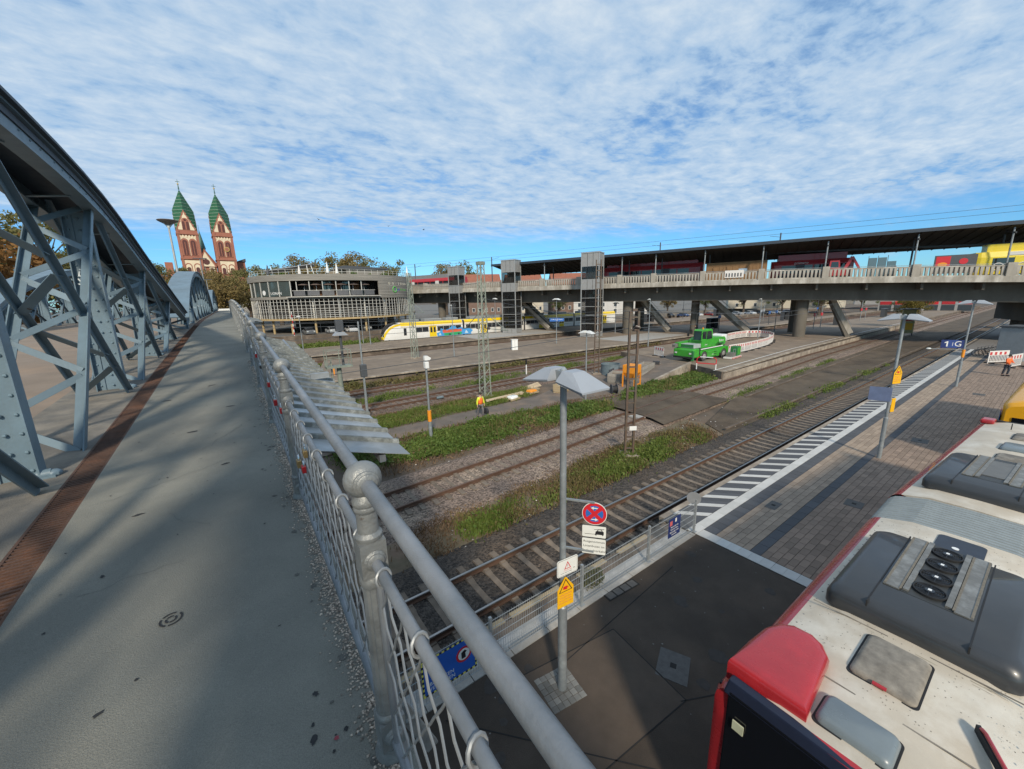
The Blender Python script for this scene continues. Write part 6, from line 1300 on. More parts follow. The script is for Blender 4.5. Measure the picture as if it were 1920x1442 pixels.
# ================================================================== station bridge with tram stop
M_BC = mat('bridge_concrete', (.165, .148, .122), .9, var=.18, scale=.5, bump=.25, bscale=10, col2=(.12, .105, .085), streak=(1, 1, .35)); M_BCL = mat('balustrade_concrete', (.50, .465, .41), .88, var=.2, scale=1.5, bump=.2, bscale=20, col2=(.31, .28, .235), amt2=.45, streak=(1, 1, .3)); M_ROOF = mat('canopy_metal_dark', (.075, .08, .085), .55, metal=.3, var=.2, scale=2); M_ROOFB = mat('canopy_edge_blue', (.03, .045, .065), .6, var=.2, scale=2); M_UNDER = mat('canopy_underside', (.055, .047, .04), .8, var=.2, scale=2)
BRZ = math.atan2(-.917, .4); SB = thing('station_bridge', 'long concrete station bridge with balustrade and tram canopy crossing the tracks', 'bridge', (63.9, 48.7, 0), BRZ)
RT = [(-130, 12.8), (-50, 12.45), (-25, 12.15), (0, 12.0), (12, 11.9), (25, 11.75), (39, 11.35), (50, 10.95), (80, 10.2)]
def rt(s):
    for (a, za), (b, zb) in zip(RT[:-1], RT[1:]):
        if s <= b: return za + (zb - za) * (s - a) / (b - a)
    return RT[-1][1]
SS = [-130, -110, -90, -70, -50, -37, -25, -12, 0, 6, 12, 18, 25, 32, 39, 45, 50, 60, 70, 80]
def along(y0, y1, z0, z1, ss=SS): return MB().loft([[(s, y0, rt(s) + z0), (s, y1, rt(s) + z0), (s, y1, rt(s) + z1), (s, y0, rt(s) + z1)] for s in ss])
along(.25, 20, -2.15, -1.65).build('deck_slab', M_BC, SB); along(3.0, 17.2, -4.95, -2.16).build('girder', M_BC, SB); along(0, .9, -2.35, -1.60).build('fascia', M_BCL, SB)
for s in range(-62, 78, 6): MB().box(s, s + .28, .95, 2.98, rt(s) - 3.3, rt(s) - 2.17).build('cantilever_rib', M_BC, SB)
PS = [-62, -53, -44.6, -36.2, -28, -19.6, -11.2, -2.8, 3.5, 11.8, 20.5, 28.9, 39, 48.0, 57]
postm = MB().box(-.42, .42, .02, .86, -2.36, .12).mesh('pillar', M_BCL); balm = MB().hexa([(-.11, .30, -1.44), (.11, .30, -1.44), (.11, .62, -1.44), (-.11, .62, -1.44)], [(-.16, .28, -.34), (.16, .28, -.34), (.16, .64, -.34), (-.16, .64, -.34)]).mesh('baluster', M_BCL)
for s in PS: obj('balustrade_pillar', postm, SB, loc=(s, 0, rt(s)))
nb = 0; rest = MB()
for a, b in zip(PS[:-1], PS[1:]):
    ss = [a + .42, (a + b) / 2, b - .42]; along(.26, .66, -.34, -.18, ss).build('balustrade_beam', M_BCL, SB); along(.20, .72, -1.60, -1.44, ss).build('balustrade_base', M_BCL, SB)
    along(.36, .42, -.06, 0, ss).build('handrail', M_POLE, SB)
    n = int((b - a - 1) / .47)
    for k in range(n):
        s = a + .66 + (b - a - 1.32) * k / (n - 1)
        if a >= -53 and nb < 300: obj('baluster', balm, SB, loc=(s, 0, rt(s))); nb += 1
        else: rest.box(s - .13, s + .13, .3, .62, rt(s) - 1.44, rt(s) - .34)
rest.build('balusters', M_BCL, SB, kind='stuff')
# piers
for s, y, r in ((-2.2, 5.2, 1.05), (-2.2, 15.5, 1.05), (-31, 5.2, 1.0), (-31, 15.5, 1.0), (-52, 5.2, 1.0), (-52, 15.5, 1.0), (-72, 5.2, 1.), (27, 5.4, .9), (27, 15.5, .9)): MB().cyl((s, y, 0), (s, y, rt(s) - 4.9), r, n=20).build('pier', M_BC, SB, smooth=True)
for y in (8, 12): MB().cyl((10, y, .3), (10, y, rt(10) - 4.9), .55, n=16).build('pier', M_BC, SB, smooth=True)
MB().box(53.5, 62, 3.4, 17, 3.2, rt(50) - 4.8).build('pier_head', M_BC, SB); MB().box(55, 58.2, 5, 16, .3, 3.19).build('pier_wall', M_PWALL, SB)
# stairs down to the platforms
def stairs(s0, s1, y, w, zb):
    zt = rt(s0) - 4.6; n = 9; mb = MB(); mb.prism([(s0, zt), (s0, zt - .9), (s1 - .6, zb), (s1, zb), (s1, zb + .2), (s0 + .3, zt)], y, y + w, 'y'); st = mb.build('stairway', M_BC, SB)
    for q in (y, y + w):
        MB().bar((s0, q, zt + .25), (s1, q, zb + .6), .10, .7, (0, 0, 1)).build('stair_parapet', M_BCL, st); MB().bar((s0, q, zt + 1.35), (s1, q, zb + 1.75), .05, .05).build('stair_handrail', M_POLE, st)
stairs(-.6, 5.4, 9.0, 2.2, .5); stairs(12.6, 19.6, 9.0, 2.2, .5); stairs(31.0, 34.2, 7.0, 2.4, .55); stairs(-30, -22, 9, 2.6, .5)
# canopy
CS = [-33, -25, -12, 0, 12, 25, 39, 50, 60, 72]
def canopy(y0, y1, z0a, z0b, th, m, name):
    MB().loft([[(s, y0, 15.75 + z0a + .004 * s), (s, y1, 15.75 + z0b + .004 * s), (s, y1, 15.75 + z0b + th + .004 * s), (s, y0, 15.75 + z0a + th + .004 * s)] for s in CS]).build(name, m, SB)
def far_canopy():
    CSF = [-33, -12, 12, 33]; MB().loft([[(s, 11.0, 14.5), (s, 19.5, 15.5), (s, 19.5, 15.65), (s, 11.0, 14.65)] for s in CSF]).build('far_canopy', M_UNDER, SB)
far_canopy()
canopy(1.2, 13.0, .10, -1.75, .12, M_UNDER, 'canopy_underside'); canopy(1.12, 13.1, .235, -1.6, .06, M_ROOF, 'canopy_roof'); canopy(1.0, 1.18, -.06, -.06, .48, M_ROOFB, 'canopy_edge')
rbm = MB().hexa([(-.05, 1.05, .0), (.05, 1.05, .0), (.05, 13.0, -1.85), (-.05, 13.0, -1.85)], [(-.05, 1.05, .10), (.05, 1.05, .10), (.05, 13.0, -1.72), (-.05, 13.0, -1.72)]).mesh('canopy_rib', M_UNDER); s = -32
while s < 70: obj('canopy_rib', rbm, SB, loc=(s, 0, 15.75 + .004 * s)); s += 1.4
rrm = MB().prism([(-.16, .30), (-.05, .42), (.05, .42), (.16, .30)], 1.1, 3.5, 'y').mesh('roof_wave', M_ROOF); s = -32.5
while s < 70: obj('roof_wave', rrm, SB, loc=(s, 0, 15.75 + .004 * s - .02)); s += .8
for s in PS:
    if s > -30: MB().cyl((s, 1.7, rt(s) - 1.6), (s, 1.7, 15.6), .10, n=8).build('canopy_post', M_POLE, SB); MB().bar((s, 1.1, 14.9), (s, 3.6, 15.35), .14, .2).build('canopy_arm', M_ROOF, SB); MB().cyl((s + .5, 5.2, rt(s) - 1.6), (s + .5, 5.2, 15.1), .12, n=8).build('inner_post', M_ROOF, SB)
along(8.2, 8.6, 3.0, 3.25, [-30, 0, 25, 50, 70]).build('gutter_beam', M_ROOF, SB)
# sheets, panels and boxes hung on the balustrade
MB().box(15.2, 18.0, .10, .19, rt(16) - 1.15, rt(16) + .05).build('white_panel', M_BARW, SB)
for k in range(6): MB().box(15.35 + k * .43, 15.55 + k * .43, .08, .099, rt(16) - 1.0, rt(16) - .4).build('panel_slot', M_DGREY, SB)
# what stands on the deck ---------------------------------------------------------------
BM4 = Matrix.Translation((63.9, 48.7, 0)) @ Matrix.Rotation(BRZ, 4, 'Z')
def onb(s, y, z=None): v = BM4 @ Vector((s, y, (rt(s) - 1.65) if z is None else z)); return tuple(v)
M_TRED = mat('tram_red', (.40, .025, .03), .35, var=.08, coat=.3); M_TWHITE = mat('tram_white', (.6, .58, .55), .4, var=.06); M_TGL = glassmat('tram_glass', (.015, .018, .022), .08); M_TYEL = mat('tram_yellow', (.72, .55, .02), .4, var=.06, coat=.3); M_TGREY = mat('tram_roof_grey', (.2, .2, .2), .6)
def tram(label, s, y, L, mbody, lower, mroof=None):
    T = thing('tram', label, 'tram', onb(s, y), BRZ + math.atan((rt(s + L) - rt(s)) / L) * 0)
    MB().loft([[(x, a * k, b) for a, b in ((-1.15, .3), (-1.2, .6), (-1.2, 2.6), (-1.0, 3.3), (1.0, 3.3), (1.2, 2.6), (1.2, .6), (1.15, .3))] for x, k in ((0, .82), (.5, .96), (1.2, 1), (L - 1.2, 1), (L - .5, .96), (L, .82))]).build('body', mbody, T)
    x = 1.6
    while x < L - 2.6: MB().box(x, x + 2.1, -1.225, -1.201, 1.05, 2.45).build('window', M_TGL, T); x += 2.3
    for k in range(max(1, int(L / 9))): MB().box(3.6 + k * 9, 4.9 + k * 9, -1.232, -1.226, .4, 2.6).build('door', lower, T)
    MB().box(1, L - 1, -.8, .8, 3.31, 4.3).build('roof_box', mroof or M_TGREY, T); MB().box(1.0, L - 1, -1.215, -1.202, .35, .95).build('lower_panel', lower, T); return T
tram('red and white tram at the left end of the station bridge', -68, 8.2, 22, M_TRED, M_TWHITE)
tram('long red tram standing under the left half of the canopy', -9, 9.6, 20, M_TRED, M_DGREY, M_TRED)
for o in C.objects:
    if o.get('category') == 'tram' and o.location.x > 60: o.scale[2] = 1.12
T = tram('dark red tram with white lettering under the canopy near the middle', 22.0, 9.6, 11.5, M_TRED, M_DGREY, M_TRED); text('primero', .6, M_WHITE, T, facing((4.4, -1.24, 2.85), (1, 0, 0)), .004)
T = tram('yellow tram at the right edge on the station bridge', 45.6, 4.4, 22, M_TYEL, M_TYEL, M_TYEL); MB().box(3, 12, -1.25, -1.235, 2.75, 3.2).build('banner', M_TWHITE, T); text('SCHWARZWALD', .55, M_BLACK, T, facing((7.4, -1.256, 2.97), (1, 0, 0)), .004)
for k, x in enumerate((2.2, 4.4, 6.8)): MB().tube([(x + .5 * math.cos(2 * pi * i / 14), -1.24, 1.3 + .5 * math.sin(2 * pi * i / 14)) for i in range(14)], .07, 5, True).build('printed_ring', M_TWHITE, T)
T = thing('wooden_kiosk', 'brown wooden panelled hoarding under the canopy behind the balustrade', 'kiosk', onb(11.9, 4.2), BRZ); MB().box(0, 9.4, 0, 1.6, 0, 3.3).build('wall', mat('hoarding_brown', (.24, .135, .06), .8, var=.2, scale=2, streak=(1, 1, .4)), T)
for k in range(9): MB().box(.1 + k * 1.03, .14 + k * 1.03, -.03, -.001, .05, 2.65).build('batten', mat('batten_dark', (.15, .08, .035), .8), T)
for a in ((1, 2.4, 1.9, .3), (2.2, .3, 2.9, 2.5), (3.3, 2.5, 3.6, .4)): MB().bar((a[0], -.035, a[1]), (a[2], -.035, a[3]), .05, .06, (0, 1, 0)).build('graffiti_stroke', MATS['batten_dark'], T)
MB().box(5.2, 6.5, -.04, -.002, 1.2, 2.1).build('window', mat('pale_window', (.35, .45, .55), .3), T)
T = thing('red_excavator', 'red excavator arm and cab on the station bridge right of the trams', 'excavator', onb(31.0, 5.0), BRZ); MB().box(-1.6, 1.2, -.9, .9, .5, 1.5).build('body', M_TRED, T, bevel=.08); MB().prism([(-1.3, 1.51), (-1.2, 2.9), (0, 2.9), (.2, 1.51)], -.7, .4, 'y').build('cab', M_TRED, T); MB().prism([(-1.05, 1.8), (-1.0, 2.7), (-.15, 2.7), (-.05, 1.8)], -.72, -.702, 'y').build('cab_window', M_TGL, T); MB().bar((.8, 0, 1.5), (1.6, 0, 3.4), .3, .4).build('boom', M_TRED, T); MB().bar((1.6, 0, 3.4), (2.6, 0, 1.6), .25, .3).build('stick', M_TRED, T); MB().box(-1.7, 1.3, -1.0, 1.0, 0, .48).build('tracks', M_RUB, T)
T = thing('shelter_glass', 'glass shelter panels on the station bridge beside the excavator', 'shelter', onb(34.3, 3.2), BRZ)
for k in range(3): MB().box(k * 1.1, k * 1.1 + .95, 0, .04, .2, 3.0 if k != 2 else 2.4).build('pane', glassmat('shelter_pane', (.10, .14, .16), .1), T); MB().box(k * 1.1 - .06, k * 1.1 - .01, -.02, .06, 0, 3.3).build('post', M_DGREY, T)
T = thing('timetable_board', 'grey info board with red advert on the station bridge near the yellow tram', 'board', onb(41.4, 2.8), BRZ); MB().box(0, 4.2, 0, .12, .5, 3.0).build('board', M_DGREY, T); MB().box(.15, 1.6, -.02, -.001, 1.4, 2.85).build('advert', M_SIGNR, T); MB().prism([(x * .5 + .85, z * .3 + 1.75) for x, z in disc(1, 18)], -.03, -.021, 'y').build('advert_food', M_ORANGE, T); MB().prism([(x * .45 + 2.9, z * .4 + 2.1) for x, z in disc(1, 18)], -.03, -.002, 'y').build('red_logo', M_SIGNR, T)
for x in (.2, 4.0): MB().box(x - .06, x + .06, .0, .1, 0, .5).build('leg', M_DGREY, T)
person('cyclist in dark clothes behind the balustrade of the station bridge', onb(37.2, 2.2), BRZ + R_(90), 1.75, M_BAG, M_TROU, ((.28, -.1, 1.16), (.16, -.36, 1.05), (-.28, -.1, 1.16), (-.16, -.36, 1.05)), .15, hat=M_DGREY)
for s, lb in ((2.6, 'left'), (23.0, 'right')):
    T = thing('catenary_mast', '%s slim tram wire mast rising above the canopy' % lb, 'mast', onb(s, 10), BRZ); MB().cyl((0, 0, 0), (0, 0, 8.3), .11, n=8).build('mast', M_DGREY, T); MB().bar((0, 0, 7.6), (-1.6, 0, 7.9), .05, .05).build('arm', M_DGREY, T)
T = thing('catenary_mast', 'tram wire mast beside the round building', 'mast', onb(-63, 7.5), BRZ); MB().cyl((0, 0, 0), (0, 0, 7.5), .13, n=8).build('mast', M_DGREY, T); MB().bar((0, 0, 6.6), (2.4, 0, 7.0), .05, .05).build('arm', M_DGREY, T)
T = thing('catenary_mast', 'tram wire mast between the two left lift towers', 'mast', onb(-37, 7.5), BRZ); MB().cyl((0, 0, 0), (0, 0, 7.8), .13, n=8).build('mast', M_DGREY, T); MB().bar((0, 0, 7.2), (2.2, 0, 7.5), .05, .05).build('arm', M_DGREY, T)
for y, z, lb in ((9.4, 18.4, 'upper'), (9.4, 17.6, 'lower')): wire('%s tram wire running above the canopy roof' % lb, onb(-90, y, z + .3), onb(75, y, z + 1.2), .4, .022, 20)

# clutter on the far platforms below the bridge
CLN = ['first', 'second', 'third', 'fourth', 'fifth', 'sixth', 'seventh', 'eighth', 'ninth', 'tenth', 'eleventh', 'twelfth', 'thirteenth', 'fourteenth', 'fifteenth', 'sixteenth']
for i in range(16):
    x, y = 84 + (i * 37 % 60), (42 + (i * 7 % 4) * .6, 47.5 + (i % 3), 69 + (i % 5), 27 + (i % 4))[i % 4]
    T = thing('platform_post', '%s slim platform post in the shade below the station bridge' % CLN[i], 'post', (x, y, .5)); MB().cyl((0, 0, 0), (0, 0, 3.6 + i % 3), .07, n=6).build('pole', M_POLE if i % 2 else M_DGREY, T); MB().box(-.5, .5, -.06, .06, 2.6, 3.2).build('board', (M_SIGNB, M_SHADE, M_DGREY, M_SIGNR)[i % 4], T)
for i in range(6):
    T = thing('platform_bench_shelter', '%s low platform shelter below the station bridge' % CLN[i], 'shelter', (88 + i * 13, (45.5, 71, 30)[i % 3], .5), R_(3)); MB().box(-2, 2, -.5, .5, 2.3, 2.45).build('roof', M_DGREY, T); MB().box(-1.9, 1.9, .4, .45, .1, 2.2).build('back_pane', M_BGLASS, T)
    for x in (-1.9, 1.9): MB().box(x - .05, x + .05, -.45, .45, 0, 2.3).build('side_post', M_DGREY, T)
# ---------------------------------------------------------------- glass lift towers
M_LTF = mat('lift_frame', (.42, .42, .41), .5, metal=.4, var=.1); M_LTP = mat('lift_panel', (.33, .325, .315), .55, metal=.3, var=.1, scale=2)
def lift(label, x, y, w, d, ztop, zdeck, zb=.5):
    T = thing('lift_tower', label, 'lift', (x, y, zb), BRZ + R_(0)); h = ztop - zb; zd = zdeck - zb
    MB().box(-w / 2 + .7, w / 2 - .7, -d / 2 + .4, d / 2 - .4, zd - .2, zd + 2.2).build('lift_car', mat('lift_core_dark', (.10, .095, .09), .6, var=.2, scale=1), T)
    for sx in (-1, 1): MB().box(sx * (w / 2 - .55) - .06, sx * (w / 2 - .55) + .06, d / 2 - .5, d / 2 - .38, .2, h - .3).build('guide_rail', M_DGREY, T)
    MB().box(-w / 2 + .1, w / 2 - .1, d / 2 - .22, d / 2 - .12, .2, h - .3).build('back_wall', mat('lift_back', (.05, .045, .04), .6, var=.4, scale=.6), T)
    for sx in (-1, 1):
        for sy in (-1, 1): MB().box(sx * w / 2 - .08, sx * w / 2 + .08, sy * d / 2 - .08, sy * d / 2 + .08, 0, h).build('corner_post', M_LTF, T)
    levels = [0, 1.0, 2.6, 4.2, 5.8, 7.4, zd - .9, zd + .9, zd + 3.3, h]; levels = sorted(set(round(v, 2) for v in levels if v <= h))
    for k, (z0, z1) in enumerate(zip(levels[:-1], levels[1:])):
        if z1 - z0 < .3: continue
        solid = (k == 0) or abs(z0 - (zd - .9)) < .05 or z1 >= h - .01
        for sy in (-1, 1):
            for j in range(3):
                a = -w / 2 + .08 + j * (w - .16) / 3; b = a + (w - .16) / 3 - .05; yq = sy * (d / 2)
                MB().box(a + .02, b, yq - .02, yq + .02, z0 + .06, z1 - .02).build('panel' if solid else 'pane', M_LTP if solid else M_LGL, T)
        for sx in (-1, 1):
            for j in range(2):
                a = -d / 2 + .08 + j * (d - .16) / 2; b = a + (d - .16) / 2 - .05; xq = sx * (w / 2)
                MB().box(xq - .02, xq + .02, a + .02, b, z0 + .06, z1 - .02).build('panel' if solid else 'pane', M_LTP if solid else M_LGL, T)
        MB().box(-w / 2 - .03, w / 2 + .03, -d / 2 - .03, d / 2 + .03, z1 - .02, z1 + .055).build('transom', M_LTF, T)
    MB().box(-w / 2 - .12, w / 2 + .12, -d / 2 - .12, d / 2 + .12, h + .056, h + .22).build('roof', M_LTF, T); return T
M_LGL = glassmat('lift_glass', (.02, .02, .02), .03, .35)
lift('nearest and tallest looking glass lift tower in front of the station bridge', 57.6, 53.4, 3.4, 2.6, 16.0, 10.4)
lift('middle glass lift tower in front of the station bridge', 53.2, 73.6, 3.4, 2.6, 16.3, 10.6); lift('farthest left glass lift tower beside the round building', 46.8, 87.4, 3.0, 2.4, 15.8, 10.7)

# ================================================================== regional train
M_TRW = mat('train_white', (.70, .68, .64), .4, var=.06, scale=1.5, coat=.2); M_TRY = mat('train_yellow', (.78, .54, .01), .4, var=.06, coat=.2); M_TRB = mat('train_black', (.02, .02, .023), .35, var=.1); M_UNDR = mat('train_underframe', (.045, .042, .04), .85, var=.2)
TRN = thing('regional_train', 'white and yellow regional train with a graffiti-sprayed side', 'train', (25.0, 79.6, 0)); L = 70
prof = [(-1.4, .55), (-1.42, 1.0), (-1.42, 2.9), (-1.32, 3.5), (-1.05, 3.85), (1.05, 3.85), (1.32, 3.5), (1.42, 2.9), (1.42, 1.0), (1.4, .55)]
MB().loft([[(x, a * kw, .55 + (b - .55) * kh) for a, b in prof] for x, kw, kh in ((.25, .55, .42), (.7, .74, .62), (1.4, .88, .80), (2.4, .96, .93), (3.6, 1, 1), (17.8, 1, 1))]).build('front_car', M_TRW, TRN, smooth=True)
for k in range(3): MB().loft([[(x, a, b) for a, b in prof] for x in (18.3 + k * 17.2, 35.0 + k * 17.2)]).build('car', M_TRW, TRN); MB().box(17.75 + k * 17.2, 18.35 + k * 17.2, -1.25, 1.25, .6, 3.7).build('gangway', M_TRB, TRN)
mb = MB()
def nosepts(x): 
    xs = [.25, .7, 1.4, 2.4, 3.6]; return 0
for s in (-1, 1):
    MB().loft([[(x, s * (1.42 * kw + .012), z0), (x, s * (1.42 * kw + .012), z1)] for x, kw, z0, z1 in ((.22, .56, .75, 1.72), (.7, .75, 1.75, 2.42), (1.4, .885, 2.6, 3.08), (2.3, .955, 3.1, 3.52), (3.6, .94, 3.35, 3.72))], closed=False, cap=False).build('nose_stripe', M_TRY, TRN)
mb = MB(); mb.loft([[(x, -1.42 * kw * .97, z), (x, 1.42 * kw * .97, z)] for x, kw, z in ((.12, .55, 1.72), (.52, .74, 2.62), (1.2, .88, 3.32), (2.2, .9, 3.83), (3.3, .8, 3.98))], closed=False, cap=False); mb.build('windscreen', M_TRB, TRN, smooth=True)
MB().box(.05, .3, -.55, .55, .6, 1.2).build('coupler_cover', M_TRY, TRN, bevel=.1)
for s in (-1, 1): MB().box(.1, .3, s * .62 - .14, s * .62 + .14, 1.25, 1.55).build('headlight', M_TRB, TRN)
for c0, c1 in ((3.6, 17.7), (18.3, 35), (35.5, 52.2), (52.7, 69.4)):
    for s in (-1, 1):
        MB().prism([(1.05, 3.845), (1.325, 3.505), (1.42, 2.98), (1.44, 2.98), (1.345, 3.52), (1.06, 3.87)] if s > 0 else [(-1.05, 3.845), (-1.325, 3.505), (-1.42, 2.98), (-1.44, 2.98), (-1.345, 3.52), (-1.06, 3.87)], c0, c1, 'x').build('yellow_roof_band', M_TRY, TRN)
        MB().box(c0, c1, s * 1.43 - .004, s * 1.43 + .004, 3.0, 3.2).build('white_line', M_TRW, TRN)
doors = [9.8, 22.5, 29.6, 40, 47, 57, 64]; 
for s in (-1, 1):
    for dx in doors: 
        MB().box(dx, dx + 1.6, s * 1.435 - .012, s * 1.435 + .012, .65, 2.95).build('door', M_TRY, TRN)
        for q in (.2, .95): MB().box(dx + q, dx + q + .45, s * 1.45 - .006, s * 1.45 + .006, 1.55, 2.65).build('door_window', M_TRB, TRN)
    wx = [(6.8, 9.6), (11.6, 17.4), (18.6, 22.3), (24.3, 29.4), (31.4, 34.8), (35.8, 39.8), (41.8, 46.8), (48.8, 52), (53, 56.8), (58.8, 63.8)]
    for a, b in wx:
        n = max(1, round((b - a) / 1.45))
        for k in range(n): MB().box(a + (b - a) * k / n + .03, a + (b - a) * (k + 1) / n - .03, s * 1.43 - .01, s * 1.43 + .01, 1.75, 2.75).build('window', M_TRB, TRN)
    MB().box(4.15, 4.75, s * 1.43 - .008, s * 1.43 + .008, 1.3, 2.75).build('cab_door_window', M_TRB, TRN)
MB().box(1.0, 69, -1.2, 1.2, .25, .6).build('underframe', M_UNDR, TRN)
for x in (4.5, 7, 16.5, 19.5, 34, 36.5, 51, 54): MB().cyl((x, -.9, .42), (x, .9, .42), .42, n=14).build('wheelset', M_UNDR, TRN)
for x, l in ((4.6, 3.2), (9, 4), (14, 3), (20, 5), (27, 6), (37, 5), (45, 5), (55, 6)): MB().box(x, x + l, -.95, .95, 3.86, 4.42).build('roof_equipment', mat('roof_gear_grey', (.27, .28, .28), .6, var=.2), TRN, bevel=.05)
# graffiti: blobby letters
gb = mat('graffiti_blue', (.06, .30, .62), .6, var=.15, scale=2); gr_ = mat('graffiti_red', (.62, .11, .05), .6, var=.15, scale=2); gg = mat('graffiti_green', (.03, .33, .13), .6, var=.15, scale=2)
def gpoly(P, m, dy): MB().prism([(x, z) for x, z in P], -1.448 - dy, -1.444 - dy, 'y').build('graffiti_field', m, TRN)
gpoly([(11.6, .62), (11.4, 1.3), (12.2, 1.5), (12.4, 2.3), (13.4, 1.9), (14.4, 2.1), (15.2, 2.75), (16, 2.5), (16.3, 2.0), (17.6, 2.3), (18, 1.8), (19.4, 2.0), (20.4, 1.4), (19.8, .9), (20, .62)], gb, 0); gpoly([(12.9, 1.25), (12.8, 1.85), (13.5, 1.95), (13.8, 1.7), (14.6, 1.95), (15.2, 1.75), (16.0, 2.0), (16.8, 1.8), (17.5, 1.95), (17.5, 1.35), (16, 1.3), (14.5, 1.25)], gr_, .006); gpoly([(13.2, .65), (13.1, 1.2), (14.4, 1.22), (15.5, 1.28), (17.2, 1.3), (17.6, 1.0), (17.3, .66)], gg, .006)
for a in ((14.3, .66), (16.5, .66)): gpoly([(a[0], a[1]), (a[0] + .1, a[1] + .4), (a[0] + .35, a[1] + .42), (a[0] + .4, a[1])], M_TRB, .012)
for P in ([(11.8, .8), (12.2, 1.4), (12.5, .8)], [(18.2, .8), (18.6, 1.6), (19.2, .9)]): gpoly(P, mat('graffiti_pale', (.45, .6, .7), .6), .012)

# ================================================================== west bank: street level, cars, round building
M_STREET = mat('street_asphalt', (.16, .145, .125), .93, var=.2, scale=.6, world=True)
struct('street', MB().box(-260, 500, 84.6, 700, -.3, 1.9), M_STREET)
tag(MB().box(0, 30, 84.2, 84.55, -.3, 2.25).build('retaining_wall', M_PWALL), 'low brown retaining wall below the car park', 'wall')
BC = (23.0, 106.5); BR = 17.6
M_BWOOD = mat('weathered_timber_cladding', (.31, .285, .25), .85, var=.2, scale=1.2, streak=(.3, .3, 9), col2=(.22, .205, .18)); M_BSTEEL = mat('steel_grid_pale', (.62, .60, .55), .5, metal=.3, var=.12); M_BSLAB = mat('slab_edge_timber', (.42, .31, .16), .8, var=.15, scale=2); M_DKIN = mat('dark_interior', (.03, .028, .026), .8, var=.3, scale=.8); M_BGL = glassmat('building_glass', (.06, .075, .075), .06); M_WARM = mat('interior_wood_warm', (.20, .09, .04), .7, var=.3, scale=.8)
BLD = thing('round_building', 'round grey timber-clad building with terrace and steel lattice below', 'building', (BC[0], BC[1], 1.9)); z0 = 1.9
def ringwall(a0, a1, r0, r1, za, zb, m, name, n=40):
    inn = []; rings = []
    for i in range(n + 1):
        t = R_(a0 + (a1 - a0) * i / n); c, s = math.cos(t), math.sin(t); rings.append([(c * r0, s * r0, za - z0), (c * r1, s * r1, za - z0), (c * r1, s * r1, zb - z0), (c * r0, s * r0, zb - z0)])
    return MB().loft(rings).build(name, m, BLD)
def disk(r, za, zb, m, name, n=64): return MB().cyl((0, 0, za - z0), (0, 0, zb - z0), r, n=n).build(name, m, BLD)
disk(BR + .2, 4.75, 5.1, M_BSLAB, 'lower_slab'); disk(BR - 1.6, 5.11, 9.2, M_DKIN, 'core'); ringwall(0, 360, BR - .1, BR + .25, 9.1, 9.65, M_BWOOD, 'upper_slab', 72); disk(BR - .15, 9.2, 9.55, M_BC, 'terrace_floor'); disk(BR - 3.2, 9.56, 13.0, M_DKIN, 'upper_core'); disk(BR, 13.0, 13.3, M_BC, 'roof_slab')
ringwall(0, 360, BR - .05, BR + .3, 12.75, 14.0, M_BWOOD, 'parapet', 80)
# facing us is angle ~ -98 deg; terrace opening between timber wall at the right and glazed corner at the left
ringwall(-72, 30, BR, BR + .26, 9.66, 12.74, M_BWOOD, 'timber_wall', 30)
for k in range(12):
    a = -72 + k * 8.5
    for q in range(5): ringwall(a, a + 8.4, BR + .262, BR + .29, 9.75 + q * .6, 10.25 + q * .6, M_BWOOD, 'cladding_board', 4)
for k in range(5):
    a = -172 + k * 8.5; ringwall(a, a + 7.9, BR + .02, BR + .08, 9.75, 12.6, M_BGL, 'corner_pane', 4); ringwall(a - .5, a, BR, BR + .2, 9.66, 12.74, M_BSTEEL, 'corner_mullion', 1)
ringwall(-130, -129.4, BR, BR + .2, 9.66, 12.74, M_BSTEEL, 'corner_mullion', 1)
for k in range(6): a = -126 + k * 8.3; t = R_(a); MB().box(math.cos(t) * (BR - .1) - .07, math.cos(t) * (BR - .1) + .07, math.sin(t) * (BR - .1) - .07, math.sin(t) * (BR - .1) + .07, 9.56 - z0, 12.9 - z0).build('terrace_post', M_BSTEEL, BLD); 
for k in range(6): ringwall(-128 + k * 9, -120.6 + k * 9, BR + .05, BR + .11, 9.75, 10.7, mat('terrace_panel', (.10, .10, .105), .5), 'terrace_panel', 4); ringwall(-129 + k * 9, -120 + k * 9, BR + .03, BR + .12, 10.75, 10.82, M_BSTEEL, 'terrace_rail', 4)
ringwall(-132, -72, BR + .1, BR + .9, 9.45, 9.56, M_BSTEEL, 'terrace_ledge', 20)
for k in range(7): ringwall(-126 + k * 7.6, -120 + k * 7.6, BR - 3.15, BR - 3.1, 9.8, 12.6, M_WARM if k % 2 else M_BGL, 'inner_front', 3)
# steel lattice round the bicycle floor
nv = 0
for k in range(72):
    a = -185 + k * 2.9
    if a > 20: break
    t = R_(a); c, s = math.cos(t), math.sin(t); MB().bar((c * (BR + .1), s * (BR + .1), 5.1 - z0), (c * (BR + .1), s * (BR + .1), 9.1 - z0), .09, .09).build('lattice_upright', M_BSTEEL, BLD)
for z in (5.35, 5.75, 6.15, 6.6, 7.1, 7.8, 8.5): ringwall(-185, 20, BR + .05, BR + .13, z, z + .06, M_BSTEEL, 'lattice_ring', 44)
for k in range(10): t = R_(-170 + k * 17.5); MB().cyl((math.cos(t) * (BR - 1), math.sin(t) * (BR - 1), 0), (math.cos(t) * (BR - 1), math.sin(t) * (BR - 1), 2.9), .22, n=10).build('column', M_BSLAB, BLD); MB().cyl((math.cos(t) * (BR - .8), math.sin(t) * (BR - .8), 3.21), (math.cos(t) * (BR - .8), math.sin(t) * (BR - .8), 7.2), .16, n=8).build('inner_column', M_BSTEEL, BLD)
disk(9.5, 1.92, 4.74, M_DKIN, 'garage_core')
